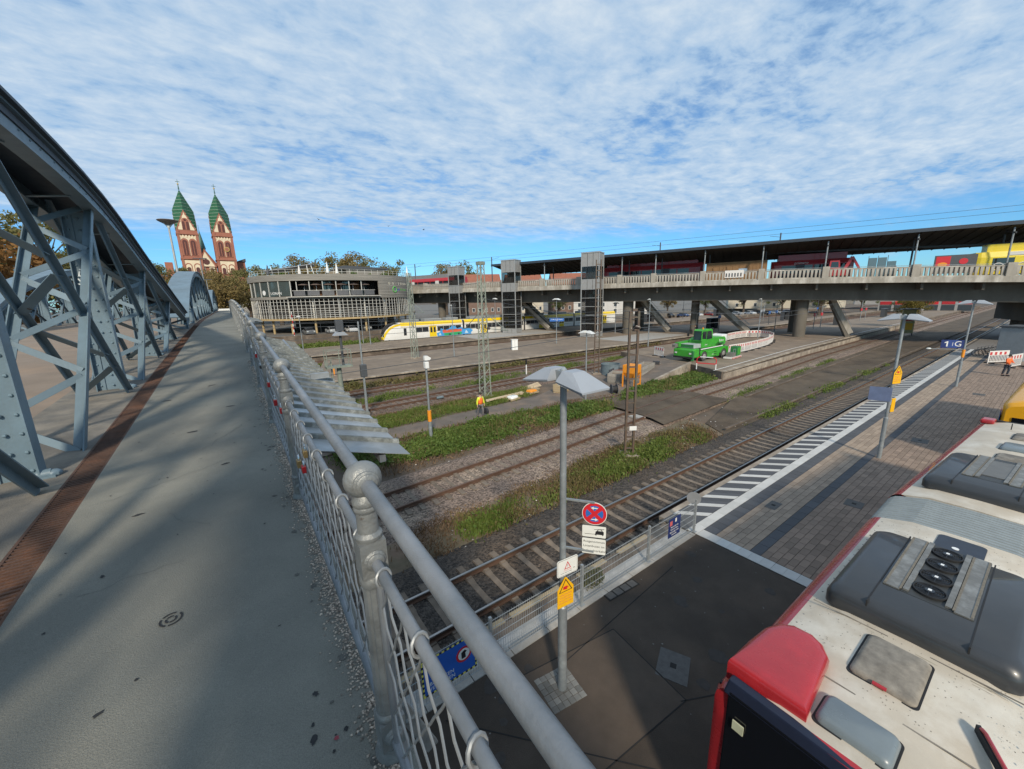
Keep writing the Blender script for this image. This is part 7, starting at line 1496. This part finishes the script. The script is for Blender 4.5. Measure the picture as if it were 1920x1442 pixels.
# roof: railing, penthouse, sloped glass roof
for k in range(40): t = R_(-190 + k * 5.2); MB().cyl((math.cos(t) * (BR - .3), math.sin(t) * (BR - .3), 12.1), (math.cos(t) * (BR - .3), math.sin(t) * (BR - .3), 13.1), .03, n=5).build('roof_rail_post', M_BSTEEL, BLD)
for z in (14.5, 15.0): ringwall(-190, 15, BR - .33, BR - .28, z, z + .05, M_BSTEEL, 'roof_rail', 44)
MB().box(1.5, 10.5, -7, 2, 11.42, 14.0).build('penthouse', M_BWOOD, BLD); MB().prism([(-.5, 14.0), (1.0, 14.7), (11.5, 14.3), (11.5, 14.0)], -7.5, 2.5, 'y').build('penthouse_roof', M_DGREY, BLD); MB().box(-.8, 1.48, -6, 1, 11.42, 13.6).build('stair_house', mat('stair_house_cream', (.45, .36, .24), .8, var=.1), BLD)
MB().hexa([(-15, -6, 13.1), (-6, -9, 14.6), (-4, -1, 14.8), (-13, 2, 13.1)], [(-15, -6, 13.25), (-6, -9, 14.75), (-4, -1, 14.95), (-13, 2, 13.25)]).build('sloped_roof', mat('glass_roof_grey', (.25, .26, .28), .4), BLD)
for a, b in (((-13, -5, 11.5), (-13.5, -5, 14.2)), ((-7, -9, 11.5), (-7, -8.5, 14.6)), ((-5.6, -9, 11.5), (-6.2, -8.6, 14.6))): MB().bar(a, b, .12, .12).build('roof_strut', M_WHITE, BLD)
# lettering and green logo on the timber wall
def onwall(a, z, r=BR + .30): t = R_(a); return Vector((math.cos(t) * r, math.sin(t) * r, z - z0)), Vector((-math.sin(t), math.cos(t), 0))
for i, ch in enumerate('DO-IBBO'):
    p, rt_ = onwall(-62 + i * 3.6, 12.2); text(ch, .75, mat('letter_cream', (.65, .62, .52), .5), BLD, facing(p, rt_), .03)
p, rt_ = onwall(-57, 10.9); M_LGRN = mat('logo_green', (.10, .42, .08), .5); mb = MB(); mb.M = facing(p, rt_); mb.tube([(.62 * math.cos(2 * pi * i / 22), .62 * math.sin(2 * pi * i / 22), .02) for i in range(22)], .11, 6, True); mb.build('logo_ring', M_LGRN, BLD)
for i, ch in enumerate('Uyblline'): p, rt_ = onwall(-55.5 + i * 2.1, 10.9); text(ch, .8, M_SIGNB if i < 3 else M_LGRN, BLD, facing(p, rt_), .03)
p, rt_ = onwall(-152, 10.5, BR + .1); mb = MB(); mb.M = facing(p, rt_); mb.prism(disc(.5, 18), .0, .02); mb.build('round_sticker', M_WHITE, BLD); p, rt_ = onwall(-141, 10.3, BR + .1); text('UONAN', .75, M_WHITE, BLD, facing(p, rt_), .01)
# parasols on the terrace and roof
def parasol(label, x, y, z, r, h, m, closed=False):
    T = thing('parasol', label, 'parasol', (x, y, z)); MB().cyl((0, 0, 0), (0, 0, h), .05, n=8).build('pole', M_WHITE, T); MB().cyl((0, 0, 0), (0, 0, .12), .35, n=12).build('base', M_DGREY, T)
    if closed: MB().lathe([(.10, h * .32), (.34, h * .36), (.28, h * .55), (.16, h * .8), (.03, h + .1)], n=8).build('canopy', m, T)
    else: MB().lathe([(r, h - .42), (r * .97, h - .40), (.05, h + .12), (.02, h + .2)], n=8).build('canopy', m, T); 
    return T
M_PARA = mat('parasol_taupe', (.17, .13, .115), .85, var=.1)
ang = [-123, -114.5, -106, -97.5, -89, -80.5]
for i, a in enumerate(ang): t = R_(a); parasol('%s taupe parasol from the left on the building terrace' % ords[i], BC[0] + math.cos(t) * (BR - 1.5), BC[1] + math.sin(t) * (BR - 1.5), 9.56, 1.35, 2.75, M_PARA)
for (x, y, lb, m) in ((8.5, 97, 'dark closed parasol on the roof left of the white ones', M_DGREY), (19.2, 93.5, 'largest closed white parasol on the roof terrace', M_WHITE), (21.4, 95, 'smaller closed white parasol beside the largest', M_WHITE), (39.0, 99, 'tall closed white parasol at the right end of the roof', M_WHITE), (14.0, 95, 'closed black and white parasol on the roof', M_BARW)): parasol(lb, x, y, 13.3, 1, 3.4 if 'arge' in lb or 'tall' in lb else 2.7, m, True)
for i, (x, y, sz_) in enumerate(((11, 97, .9), (16.5, 94.5, .7), (24.5, 93.5, 1.1), (33, 98.5, 1.3), (35.5, 101, 1.0), (28, 93.5, .8))): tuft('planter_shrub', '%s planter shrub from the left on the roof of the round building' % ords[i] if False else ('small shrub at the left end of the roof terrace', 'low shrub beside the dark roof parasol', 'bushy shrub right of the white roof parasols', 'largest shrub before the penthouse right corner', 'shrub at the right end of the penthouse', 'low shrub before the cream stair house')[i], (x, y, 13.3), (sz_, sz_, sz_ * 1.5), 420, GR3, 'shrub', .3, i + 3)
# cars
def car_proto(m, name='parked_car'):
    T = thing(name, '', 'car', (0, 0, -60)); side = [(-2.1, .32), (-2.15, .75), (-1.95, .92), (-1.25, 1.0), (-.75, 1.42), (.75, 1.46), (1.55, 1.02), (2.05, .92), (2.12, .6), (2.08, .32)]
    rings = []
    for y, k in ((-.86, .93), (-.80, 1), (.80, 1), (.86, .93)): rings.append([(x * (1 if z < 1 else (.97 if k == 1 else .93)), y * (1 if z < 1.0 else .80), .32 + (z - .32) * k) for x, z in side])
    MB().loft(rings).build('body', m, T, smooth=True)
    for s in (-1, 1):
        MB().add([(-1.1, s * .845, 1.0), (1.4, s * .845, 1.02), (.72, s * .70, 1.38), (-.72, s * .70, 1.36)], [(0, 1, 2, 3)]).build('side_window', M_TGL, T)
        for x in (-1.3, 1.3): MB().cyl((x, s * .88, .32), (x, s * .66, .32), .32, n=14).build('wheel', M_RUB, T)
        MB().box(-2.16, -2.02, s * .62 - .16, s * .62 + .16, .68, .82).build('headlight', M_DIFF, T); MB().box(2.05, 2.13, s * .65 - .12, s * .65 + .12, .7, .88).build('tail_light', M_SIGNR, T)
    MB().add([(-1.30, -.72, 1.0), (-1.30, .72, 1.0), (-.80, .62, 1.40), (-.80, -.62, 1.40)], [(0, 1, 2, 3)]).build('windscreen', M_TGL, T); MB().add([(1.50, -.70, 1.06), (1.50, .70, 1.06), (.82, .62, 1.44), (.82, -.62, 1.44)], [(0, 1, 2, 3)]).build('rear_window', M_TGL, T)
    return T
paints = [mat('car_' + n, c, .3, metal=.3, var=.05, coat=.5) for n, c in (('silver', (.45, .46, .47)), ('white', (.68, .68, .68)), ('grey', (.16, .17, .18)), ('black', (.02, .02, .022)), ('red', (.35, .03, .03)), ('blue', (.04, .08, .2)))]
protos = [car_proto(p) for p in paints]; used = [False] * 6
def car(k, loc, rz, label, group):
    o = protos[k]
    if used[k]: o = dup(o, loc, rz, label)
    else: used[k] = True; o.location = loc; o.rotation_euler = (0, 0, rz); o['label'] = label
    o['group'] = group
for k, x, y, lb in ((2, 13.6, 90.2, 'grey car parked under the round building, farthest left'), (0, 17.8, 89.2, 'silver estate car facing out under the round building'), (1, 21.6, 89.0, 'white car facing out under the round building right of the silver one'), (2, 25.5, 92.5, 'dark grey car deep in the shade under the round building'), (0, 32.5, 92.0, 'pale car at the right end under the round building')): car(k, (x, y, 1.9), R_(92), lb, 'cars parked under the round building')
for i in range(14):
    x = 118 + i * 4.6; y = 92 - i * 2.6; k = (3, 1, 0, 3, 5, 1, 4, 2, 0, 1, 3, 0, 5, 1)[i]; car(k, (x, y, .3), R_(70 + (i % 3) * 8), '%s car from the left in the far row seen under the station bridge' % ords[i], 'cars parked beyond the station bridge')
# the near east side: red shop fronts and fences glimpsed under the bridge
M_HOUSE = [mat('house_cream', (.50, .45, .36), .85, var=.1, scale=1), mat('house_white', (.55, .53, .50), .85, var=.1, scale=1), mat('house_brick', (.17, .11, .085), .85, var=.15, scale=1), mat('house_grey', (.30, .29, .28), .85, var=.1, scale=1)]; M_TILE = mat('roof_tile_red', (.27, .10, .06), .85, var=.2, scale=1.5); M_WINP = glassmat('house_pane', (.05, .06, .07), .1)
def house(label, x, y, w, d, h, rz, mw, roofh=4., flat=False, z=1.9, storeys=3, cols=6):
    T = thing('house', label, 'house', (x, y, z), rz); MB().box(-w / 2, w / 2, -d / 2, d / 2, 0, h).build('wall', mw, T)
    if flat: MB().box(-w / 2 - .3, w / 2 + .3, -d / 2 - .3, d / 2 + .3, h + .01, h + .4).build('roof', M_DGREY, T)
    else: MB().prism([(-d / 2 - .5, h - .1), (0, h + roofh), (d / 2 + .5, h - .1)], -w / 2 - .3, w / 2 + .3, 'x').build('roof', M_TILE, T)
    for i in range(storeys):
        for j in range(cols):
            a = -w / 2 + w * (j + .5) / cols; b = h * (i + .5) / storeys; f = MB().box(a - .6, a + .6, -d / 2 - .06, -d / 2 - .001, b - .8, b + .8).build('window', M_WHITE, T); MB().box(a - .5, a + .5, -d / 2 - .075, -d / 2 - .061, b - .7, b + .7).build('pane', M_WINP, f)
    return T
for a in [('red-roofed house behind the middle lift tower, left one', 92, 150, 16, 11, 12, R_(-25), M_HOUSE[2], 5), ('red-roofed house behind the middle lift tower, right one', 112, 146, 16, 11, 12, R_(-25), M_HOUSE[0], 5), ('red-roofed house behind the canopy left end', 128, 132, 18, 11, 12, R_(-30), M_HOUSE[2], 5),
          ('white low building seen under the station bridge', 118, 100, 26, 10, 7, R_(-55), M_HOUSE[1], 3, True), ('cream building far beyond the tracks under the station bridge', 190, 70, 40, 12, 9, R_(-60), M_HOUSE[0], 3, True), ('grey office block far along the tracks', 250, 40, 40, 14, 8, R_(-75), M_HOUSE[3], 3, True),
          ('white house glimpsed through the trees below the church', -2, 170, 26, 12, 11, 0, M_HOUSE[1], 5), ('cream house behind the trees left of the church', -60, 150, 22, 12, 12, R_(10), M_HOUSE[0], 5)]: house(*a)
T = thing('red_shop', 'row of red shop fronts far along the tracks under the bridge', 'shop', (205, 30, .3), R_(-80)); MB().box(-12, 12, 0, 6, 0, 4).build('wall', M_HOUSE[3], T)
for k in range(6): MB().box(-11.5 + k * 4, -8.3 + k * 4, -.1, -.01, 2.4, 3.6).build('sign_board', M_SIGNR if k % 2 else M_TRED, T); MB().box(-11.5 + k * 4, -8.3 + k * 4, -.08, -.01, .2, 2.2).build('shop_window', M_WINP, T)
T = thing('advert_column', 'tall advert pillar with yellow posters beside the far bush', 'pillar', (100, 16.2, -.1), R_(-60)); MB().box(-.9, .9, -.2, .2, .4, 4.6).build('board', mat('poster_cream', (.5, .42, .22), .7, var=.3, scale=2), T); MB().box(-1.2, 1.2, -.4, .4, 4.62, 4.8).build('roof', M_SHADE, T); MB().box(-.7, .7, -.22, -.201, 2.6, 3.6).build('poster', M_SIGNR, T); MB().box(-.7, .7, -.22, -.201, 1.0, 2.2).build('poster', M_SIGNY, T)
for x in (-.85, .85): MB().box(x - .05, x + .05, -.05, .05, 0, .45).build('leg', M_DGREY, T)
for k in range(2):
    T = thing('glass_shelter', ('left' if k == 0 else 'right') + ' pale glass shelter on the near platform under the bridge', 'shelter', (112 + k * 14, 9.5 - 5.5, .55), R_(0))
    for q in range(3): MB().box(q * 1.6, q * 1.6 + 1.5, 0, .05, .2, 3.0).build('pane', mat('shelter_white', (.42, .45, .47), .3), T)
    MB().box(-.3, 5.2, -.9, 1.2, 3.02, 3.2).build('roof', M_SHADE, T)
T = thing('platform_kiosk', 'grey machine cabin under the bridge at the right edge', 'kiosk', (66.5, 2.2, .55), R_(-20)); MB().box(-1.2, 1.6, -1, 1, 0, 3.4).build('body', mat('kiosk_grey', (.22, .24, .25), .6, var=.1), T, bevel=.04); MB().box(-.2, .3, -1.03, -1.001, 1.2, 2.4).build('screen', M_WHITE, T); MB().box(-1.3, 1.7, -1.1, 1.1, 3.41, 3.55).build('roof', M_DGREY, T)
def bicycle(x, y, z, rz, label):
    T = thing('bicycle', label, 'bicycle', (x, y, z), rz, 'bicycles parked by the pier')
    for q in (-.52, .52): MB().tube([(q + .33 * math.cos(2 * pi * i / 16), 0, .34 + .33 * math.sin(2 * pi * i / 16)) for i in range(16)], .025, 5, True).build('wheel', M_RUB, T)
    MB().tube([(-.52, 0, .34), (-.12, 0, .36), (-.2, 0, .8), (-.52, 0, .34)], .022, 5).build('rear_frame', M_DGREY, T); MB().tube([(-.12, 0, .36), (.38, 0, .82), (-.2, 0, .8)], .022, 5).build('front_frame', M_DGREY, T); MB().tube([(.52, 0, .34), (.36, 0, .98), (.28, -.25, 1.02), (.36, 0, .98), (.28, .25, 1.02)], .018, 5).build('fork_and_bar', M_DGREY, T); MB().sphere((-.22, 0, .92), .09, 8, 5, (1.5, .7, .5)).build('saddle', M_RUB, T)
for i in range(5): bicycle(67.5 + i * .9, 4.6 - i * .2, .55, R_(60 + 7 * i), '%s parked bicycle from the left beside the pier' % ords[i])

# ================================================================== church
M_SAND = mat('church_red_sandstone', (.33, .13, .085), .85, var=.15, scale=.6, bump=.2, bscale=4); M_PLAS = mat('church_cream_plaster', (.72, .60, .42), .85, var=.1, scale=.6); M_CGRN = mat('church_green_tiles', (.018, .095, .04), .45, var=.18, scale=.8); M_CBAND = mat('church_pale_tile_band', (.30, .42, .32), .6, var=.1); M_COPP = mat('church_copper', (.06, .14, .12), .6, var=.15); M_CLOCK = mat('clock_gold', (.5, .36, .1), .5); M_LOUV = mat('church_louvre', (.10, .035, .03), .8, var=.2)
CH = thing('twin_tower_church', 'red and cream church with twin green-tiled spires behind the trees', 'church', (-2.9, 188, 1.9), R_(3)); cz = 1.9
def arch(w, h, n=8):                                           # outline of a round-headed opening, base centre at 0,0
    return [(-w / 2, 0), (w / 2, 0), (w / 2, h - w / 2)] + [(w / 2 * math.cos(pi * i / n), h - w / 2 + w / 2 * math.sin(pi * i / n)) for i in range(1, n)] + [(-w / 2, h - w / 2)]
def cw(name, P, x, z, y, t, m, par=None, flip=1): return MB().prism([(x + a, z + b - cz) for a, b in P], y - t, y, 'y').build(name, m, par or CH)
def tower(cx, clock):
    w = 6.0; zt = 34.6
    tw = MB().box(cx - w / 2, cx + w / 2, 0, w, 0, zt - cz).build('tower', M_SAND, CH)
    for s in (-1, 1): MB().box(cx + s * (w / 2 - .35) - .4, cx + s * (w / 2 - .35) + .4, -.25, -.002, 0, zt - cz).build('corner_pilaster', M_SAND, CH)
    # stage with paired belfry arches
    cw('plaster_field', [(-2.5, 0), (2.5, 0), (2.5, 6.6), (-2.5, 6.6)], cx, 26.2, -.01, .06, M_PLAS, tw)
    for q in (-1.15, 1.15):
        cw('sandstone_arch', arch(2.1, 5.9), cx + q, 26.2, -.08, .08, M_SAND, tw); cw('belfry_opening', arch(1.35, 5.1), cx + q, 26.4, -.17, .05, M_LOUV, tw); cw('belfry_mullion', [(-.1, 0), (.1, 0), (.1, 4.4), (-.1, 4.4)], cx + q, 26.4, -.23, .05, M_SAND, tw)
    for k in range(6):
        for s in (-1, 1): cw('quoin', [(-.3, 0), (.3, 0), (.3, .55), (-.3, .55)], cx + s * 2.62, 26.4 + k * 1.05, -.08, .06, M_PLAS if k % 2 else M_SAND, tw)
    for z in (24.9, 33.4): MB().box(cx - w / 2 - .2, cx + w / 2 + .2, -.4, w + .2, z - cz, z + .5 - cz).build('string_course', M_SAND, CH)
    for k in range(6): cw('frieze_arch', arch(.6, .9, 6), cx - 2.2 + k * .88, 32.3, -.1, .05, M_PLAS, tw)
    # lower stage
    cw('plaster_field', [(-2.6, 0), (2.6, 0), (2.6, 4.6), (-2.6, 4.6)], cx, 20.0, -.01, .06, M_PLAS, tw)
    for q in (-1.25, 1.25): cw('sandstone_arch', arch(2.0, 3.6), cx + q, 20.0, -.08, .06, M_SAND, tw); cw('plaster_arch', arch(1.5, 3.2), cx + q, 20.0, -.15, .05, M_PLAS, tw); cw('arch_opening', arch(1.1, 2.2), cx + q, 20.0, -.21, .05, M_LOUV, tw)
    # gables on four sides and the rhombic spire
    c = Vector((cx, w / 2, 0)); zg = 41.8; za = 48.9; h = w / 2
    for rot in range(4):
        Mx = Matrix.Translation((cx, w / 2, 0)) @ Matrix.Rotation(rot * pi / 2, 4, 'Z')
        def g(P, y, t, m, name):
            mb = MB(); mb.M = Mx; mb.prism([(a, b - cz) for a, b in P], -h - y, -h - y + t, 'y'); return mb.build(name, m, CH)
        g([(-h, zt), (h, zt), (0, zg)], 0, .3, M_SAND, 'gable'); gp = g([(-h + .55, zt + .35), (h - .55, zt + .35), (0, zg - .9)], .05, .04, M_PLAS, 'gable_plaster')
        g([(a * 1. , zt + .4 + b) for a, b in arch(2.1, 4.0)], .12, .06, M_SAND, 'gable_arch'); 
        for q in (-.58, .58): g([(q + a, zt + .5 + b) for a, b in arch(.72, 2.7)], .17, .04, M_LOUV, 'gable_opening')
        g([(.4 * math.cos(2 * pi * i / 10), zt + 3.7 + .4 * math.sin(2 * pi * i / 10)) for i in range(10)], .17, .04, M_LOUV, 'gable_roundel')
        for k in range(5):
            t = k / 5; x = h - .5 - (h - .4) * t; z = zt + .4 + (zg - zt - .9) * t
            for s in (-1, 1): g([(s * x - .22, z), (s * x + .22, z), (s * x + .22, z + .7), (s * x - .22, z + .7)], .10, .04, M_SAND, 'gable_quoin')
    # rhombic helm: corners low at zt, gable peaks at zg, apex za
    lo = [(cx - h, 0), (cx + h, 0), (cx + h, w), (cx - h, w)]; mid = [(cx, 0), (cx + h, h), (cx, w), (cx - h, h)]
    V = [(x, y, zt - cz) for x, y in lo] + [(x, y, zg - cz) for x, y in mid] + [(cx, h, za - cz)]
    MB().add(V, [(8, 4, 1, 5), (8, 5, 2, 6), (8, 6, 3, 7), (8, 7, 0, 4)]).build('spire', M_CGRN, CH)
    A = Vector(V[8])
    for f0, f1, f2 in ((4, 1, 5), (5, 2, 6), (6, 3, 7), (7, 0, 4)):
        P, Q, Rr = Vector(V[f0]), Vector(V[f1]), Vector(V[f2])
        for k in range(1, 12):
            z = A.z + (Q.z - A.z) * k / 12
            def on(a, b): t = (z - a.z) / (b.z - a.z); return a.lerp(b, t)
            L_ = on(A, P) if z > P.z else on(P, Q); R2 = on(A, Rr) if z > Rr.z else on(Rr, Q)
            n = (P - A).cross(Q - A).normalized(); cen = (P + Q + Rr) / 3; n = n if n.dot(cen - Vector((cx, h, cen.z))) > 0 else -n
            MB().bar(L_ + n * .06, R2 + n * .06, .10, .11, (0, 0, 1)).build('tile_band', M_CBAND, CH)
    MB().cyl((cx, h, za - cz), (cx, h, za + 2.2 - cz), .22, .06, 6).build('finial', M_COPP, CH); MB().sphere((cx, h, za + 1.8 - cz), .28, 8, 5).build('finial_ball', M_CLOCK, CH); MB().box(cx - .6, cx + .6, h - .06, h + .06, za + 2.5 - cz, za + 2.65 - cz).build('cross_arm', M_COPP, CH); MB().box(cx - .07, cx + .07, h - .07, h + .07, za + 2.2 - cz, za + 3.3 - cz).build('cross', M_COPP, CH)
    if clock: 
        mb = MB(); mb.prism([(cx + .6 + .85 * math.cos(2 * pi * i / 20), 28.9 + .85 * math.sin(2 * pi * i / 20) - cz) for i in range(20)], -.5, -.3, 'y'); ck = mb.build('clock', M_CLOCK, CH); mb = MB(); mb.prism([(cx + .6 + .65 * math.cos(2 * pi * i / 20), 28.9 + .65 * math.sin(2 * pi * i / 20) - cz) for i in range(20)], -.52, -.501, 'y'); mb.build('clock_face', M_SAND, ck); MB().bar((cx + .6, -.54, 28.9 - cz), (cx + .2, -.54, 29.2 - cz), .03, .09, (0, 1, 0)).build('clock_hand', M_CLOCK, ck)
tower(-3.7, False); tower(6.6, True)
MB().box(-2.55, 3.25, .6, 40, 0, 23.0 - cz).build('nave_front', M_SAND, CH); cw('nave_gable', [(-3.0, 0), (3.0, 0), (0, 6.2)], .35, 22.4, .6, .4, M_SAND); cw('nave_gable_plaster', [(-2.4, .2), (2.4, .2), (0, 5.3)], .35, 22.4, .15, .06, M_PLAS)
cw('rose_window', [(1.0 * math.cos(2 * pi * i / 16), 1.0 * math.sin(2 * pi * i / 16)) for i in range(16)], .35, 24.2, .05, .06, M_LOUV)
for q in (-1.4, 1.4): cw('nave_arch', arch(1.7, 2.6), .35 + q, 20.2, .5, .1, M_PLAS); cw('nave_arch_opening', arch(1.0, 1.9), .35 + q, 20.2, .38, .1, M_LOUV)
MB().prism([(-3.2, 23 - cz), (.35, 29 - cz), (3.9, 23 - cz)], 1, 42, 'y').build('nave_roof', M_TILE, CH)
MB().box(-11.5, 12.6, 5, 40, 0, 21.0 - cz).build('aisle', M_SAND, CH); MB().box(10.2, 12.7, 4, 8, 0, 25.0 - cz).build('aisle_gable', M_SAND, CH); MB().prism([(9.9, 25.0 - cz), (13.0, 25 - cz), (13.0, 26.2 - cz)], 3.5, 9, 'y').build('aisle_gable_roof', M_DGREY, CH); MB().box(-11.6, -9.4, 4, 8, 0, 24 - cz).build('aisle_gable', M_SAND, CH)
MB().cyl((.35, 16, 26 - cz), (.35, 16, 30.5 - cz), 1.1, 1.05, 8).build('ridge_turret', M_COPP, CH); MB().cyl((.35, 16, 30.5 - cz), (.35, 16, 37.5 - cz), 1.25, .06, 8).build('ridge_spire', M_COPP, CH); MB().cyl((.35, 16, 37.5 - cz), (.35, 16, 39.5 - cz), .06, n=5).build('ridge_cross', M_COPP, CH)

# ================================================================== trees
def tree_mesh(seed, h, rx_, rz_, trunk, n, leaf, sparse=0.):
    rg = np.random.default_rng(seed); zc = h - rz_
    tb = MB(); tb.tube([(0, 0, -.3), (.1, .05, trunk * .5), (-.1, .1, trunk), (.1, 0, zc + rz_ * .3)], [.42, .34, .28, .08], 8); tips = []
    for k in range(11):
        a = 2 * pi * k / 11 + rg.uniform(-.3, .3); z0_ = trunk * rg.uniform(.7, 1.15); r = rx_ * rg.uniform(.5, .9); z1 = zc + rz_ * rg.uniform(-.5, .8); p0 = Vector((0, 0, z0_)); p2 = Vector((r * math.cos(a), r * math.sin(a), z1)); p1 = p0.lerp(p2, .5) + Vector((0, 0, .6)); tb.tube([p0, p1, p2], [.16, .10, .03], 5); tips.append(p2)
        for q in range(3): e = p1.lerp(p2, .6) + Vector(rg.normal(0, 1, 3)) * rx_ * .25; tb.tube([p1.lerp(p2, .3), e], [.06, .015], 4); tips.append(e)
    cl = []; m = 46
    for k in range(m):
        u = rg.normal(size=3); u /= np.linalg.norm(u); rr = rg.uniform(.35, 1) ** .5; cl.append((u * rr * np.array([rx_, rx_, rz_]) * rg.uniform(.75, 1.05) + np.array([0, 0, zc]), rg.uniform(.16, .34) * rx_))
    for t in tips: cl.append((np.array(t), rg.uniform(.15, .25) * rx_))
    c = []; per = n // len(cl)
    for ctr, r in cl:
        if rg.random() < sparse: continue
        p = rg.normal(size=(per, 3)); p /= np.linalg.norm(p, axis=1)[:, None]; c.append(ctr + p * (rg.random(per) ** .45)[:, None] * r * np.array([1, 1, .75]))
    v, f = leaves(np.vstack(c), leaf, rg); return tb, v, f
LM = [leafmat('leaf_olive', (.13, .13, .045), (.27, .235, .09)), leafmat('leaf_brown', (.17, .13, .05), (.33, .245, .10)), leafmat('leaf_green', (.07, .105, .03), (.16, .17, .06)), leafmat('leaf_rust', (.18, .085, .03), (.32, .17, .055)), leafmat('leaf_yellow', (.15, .13, .03), (.28, .22, .06))]
TP = {}
def tree(label, x, y, z, h, kind, col, rz=0., s=1.):
    key = (kind, col)
    if key not in TP:
        hh, r, rv, tr, n, lf, sp = ((14, 5.2, 5.2, 4.0, 10500, .32, .1), (12, 4.2, 4.4, 3.4, 8000, .31, .18), (13, 4.6, 5.0, 4.4, 3400, .29, .38))[kind]
        tb, v, f = tree_mesh(11 + kind * 7 + col, hh, r, rv, tr, n, lf, sp); TP[key] = (hh, tb.mesh('trunk', M_BARK, True), mesh_np('crown', v, f, LM[col]))
    hh, a, b = TP[key]; T = thing('tree', label, 'tree', (x, y, z), rz, 'trees in autumn leaf'); T.scale = (h / hh * s, h / hh * s, h / hh); obj('trunk', a, T); obj('crown', b, T)
K = [('olive brown tree right before the left church tower', -11, 150, 1.9, 18.0, 0, 0), ('brown tree in front of the church portal', -2, 147, 1.9, 17.4, 0, 1), ('olive tree in front of the right church tower', 7, 150, 1.9, 18.0, 0, 0), ('brown tree left of the round building', 0.5, 122, 1.9, 15, 1, 1), ('rusty tree at the foot of the walkway end', -7, 124, 1.9, 14.5, 1, 3), ('olive tree behind the left end of the round building', 14, 140, 1.9, 19, 1, 0),
     ('sparse tree beside the street lamp left of the church', -26, 150, 1.9, 30, 2, 2), ('green tree at the far end of the footbridge', -16, 128, 1.9, 17, 1, 2), ('olive tree behind the solar roof of the round building', 22, 150, 1.9, 22.5, 0, 1), ('sparse tree above the roof terrace parasols', 31, 146, 1.9, 23.5, 2, 0), ('brown sparse tree behind the penthouse', 39, 150, 1.9, 24.5, 0, 1), ('olive tree behind the penthouse, right side', 47, 148, 1.9, 23.5, 1, 0), ('dull green tree right of the round building roof', 54, 150, 1.9, 20.5, 2, 2),
     ('brown tree behind the farthest lift tower', 80, 160, 1.9, 22.5, 0, 1), ('taller olive tree behind the farthest lift tower', 90, 164, 1.9, 25, 1, 0), ('green tree behind the red-roofed houses', 122, 160, 1.9, 18, 0, 2), ('brown tree beside the red-roofed houses', 104, 158, 1.9, 17, 1, 1),
     ('rust coloured tree behind the truss at the left edge', -36, 52, 0, 19, 0, 3), ('dark green tree seen through the near truss', -29, 62, 0, 21, 0, 2), ('yellowish tree seen through the middle of the truss', -33, 84, 0, 22.5, 1, 4), ('rusty brown tree through the truss right of the green one', -22, 74, 0, 19, 1, 3), ('olive tree behind the arched far truss', -24, 96, 1.9, 20, 0, 0), ('brown tree at the far left of the bridge road', -48, 66, 0, 22, 0, 1), ('green tree low behind the far truss', -20, 108, 1.9, 17, 1, 2), ('olive tree beyond the rust coloured tree', -44, 90, 0, 24, 0, 0), ('brown tree between the far truss and the church', -15, 112, 1.9, 16, 0, 1), ('sparse green tree over the truss top', -30, 120, 1.9, 23, 2, 2),
     ('yellow brown bush by the advert pillar under the bridge', 114, 18.5, -.2, 8.0, 1, 4), ('olive tree far along the tracks under the bridge', 160, 24, 0, 11, 0, 0), ('dark green tree far along the tracks', 175, 52, 0, 12, 0, 2), ('brown tree far behind the parked cars', 200, 88, 0, 14, 0, 1), ('green tree far behind the parked cars', 150, 110, 1.9, 13, 1, 2)] + [('%s dark tree from the left in the far belt beyond the parked cars' % ords[i], 112 + i * 11, 122 - i * 9.5, .2, 10.5 + (i * 3) % 4, i % 2, (2, 0, 2, 1)[i % 4]) for i in range(11)]
for i, k in enumerate(K): tree(*k, rz=i * 1.3)
# street lamp with a bowl head beyond the truss
T = thing('street_lamp', 'bowl-topped street lamp rising behind the truss before the church', 'street lamp', (-2.75, 45.5, wz(45))); h = 7.35
MB().lathe([(.12, 0), (.10, 2), (.07, h)], n=12).build('pole', mat('lamp_pole_grey', (.42, .41, .39), .5, metal=.3), T, smooth=True); MB().lathe([(.14, h + .22), (.68, h + .52), (.73, h + .58), (.70, h + .61), (.22, h + .65)], n=28).build('bowl', mat('lamp_bowl_brown', (.16, .13, .115), .5, var=.1), T, smooth=True)
for k in range(4): a = pi / 4 + k * pi / 2; MB().bar((.05 * math.cos(a), .05 * math.sin(a), h), (.42 * math.cos(a), .42 * math.sin(a), h + .38), .03, .03).build('bowl_strut', M_POLE, T)
MB().cyl((0, 0, h), (0, 0, h + .3), .12, n=10).build('lamp_head', M_DIFF, T)
for y, z, lb in ((82, 15.5, 'thin lamp post beside the second truss hump'), (100, 13.2, 'thin lamp post at the far end of the walkway')):
    T = thing('street_lamp', lb, 'street lamp', (-1.9, y, wz(y))); MB().lathe([(.1, 0), (.06, z - wz(y))], n=8).build('pole', M_POLE, T); MB().box(-.9, .9, -.15, .15, z - wz(y), z - wz(y) + .12).build('lamp_head', M_DGREY, T)
# white barrier and things at the walkway end
tag(MB().box(-1.5, 1.2, 108, 108.4, wz(85) - .9, wz(85) + .25).build('white_barrier', M_WHITE), 'white barrier at the far end of the walkway', 'barrier')
for i, (x, y, z) in enumerate(((47, 105, 27), (42, 118, 29.5), (24, 120, 30))):
    T = thing('bird', '%s small dark bird in the clear strip of sky' % ('right', 'middle', 'left')[i], 'bird', (x, y, z), i * 1.0); MB().sphere((0, 0, 0), .12, 8, 5, (2.2, .8, .8)).build('body', M_BAG, T)
    for s in (-1, 1): MB().add([(-.1, 0, 0), (.12, 0, 0), (.0, s * .5, .22), (-.12, s * .45, .2)], [(0, 1, 2, 3)]).build('wing', M_BAG, T)
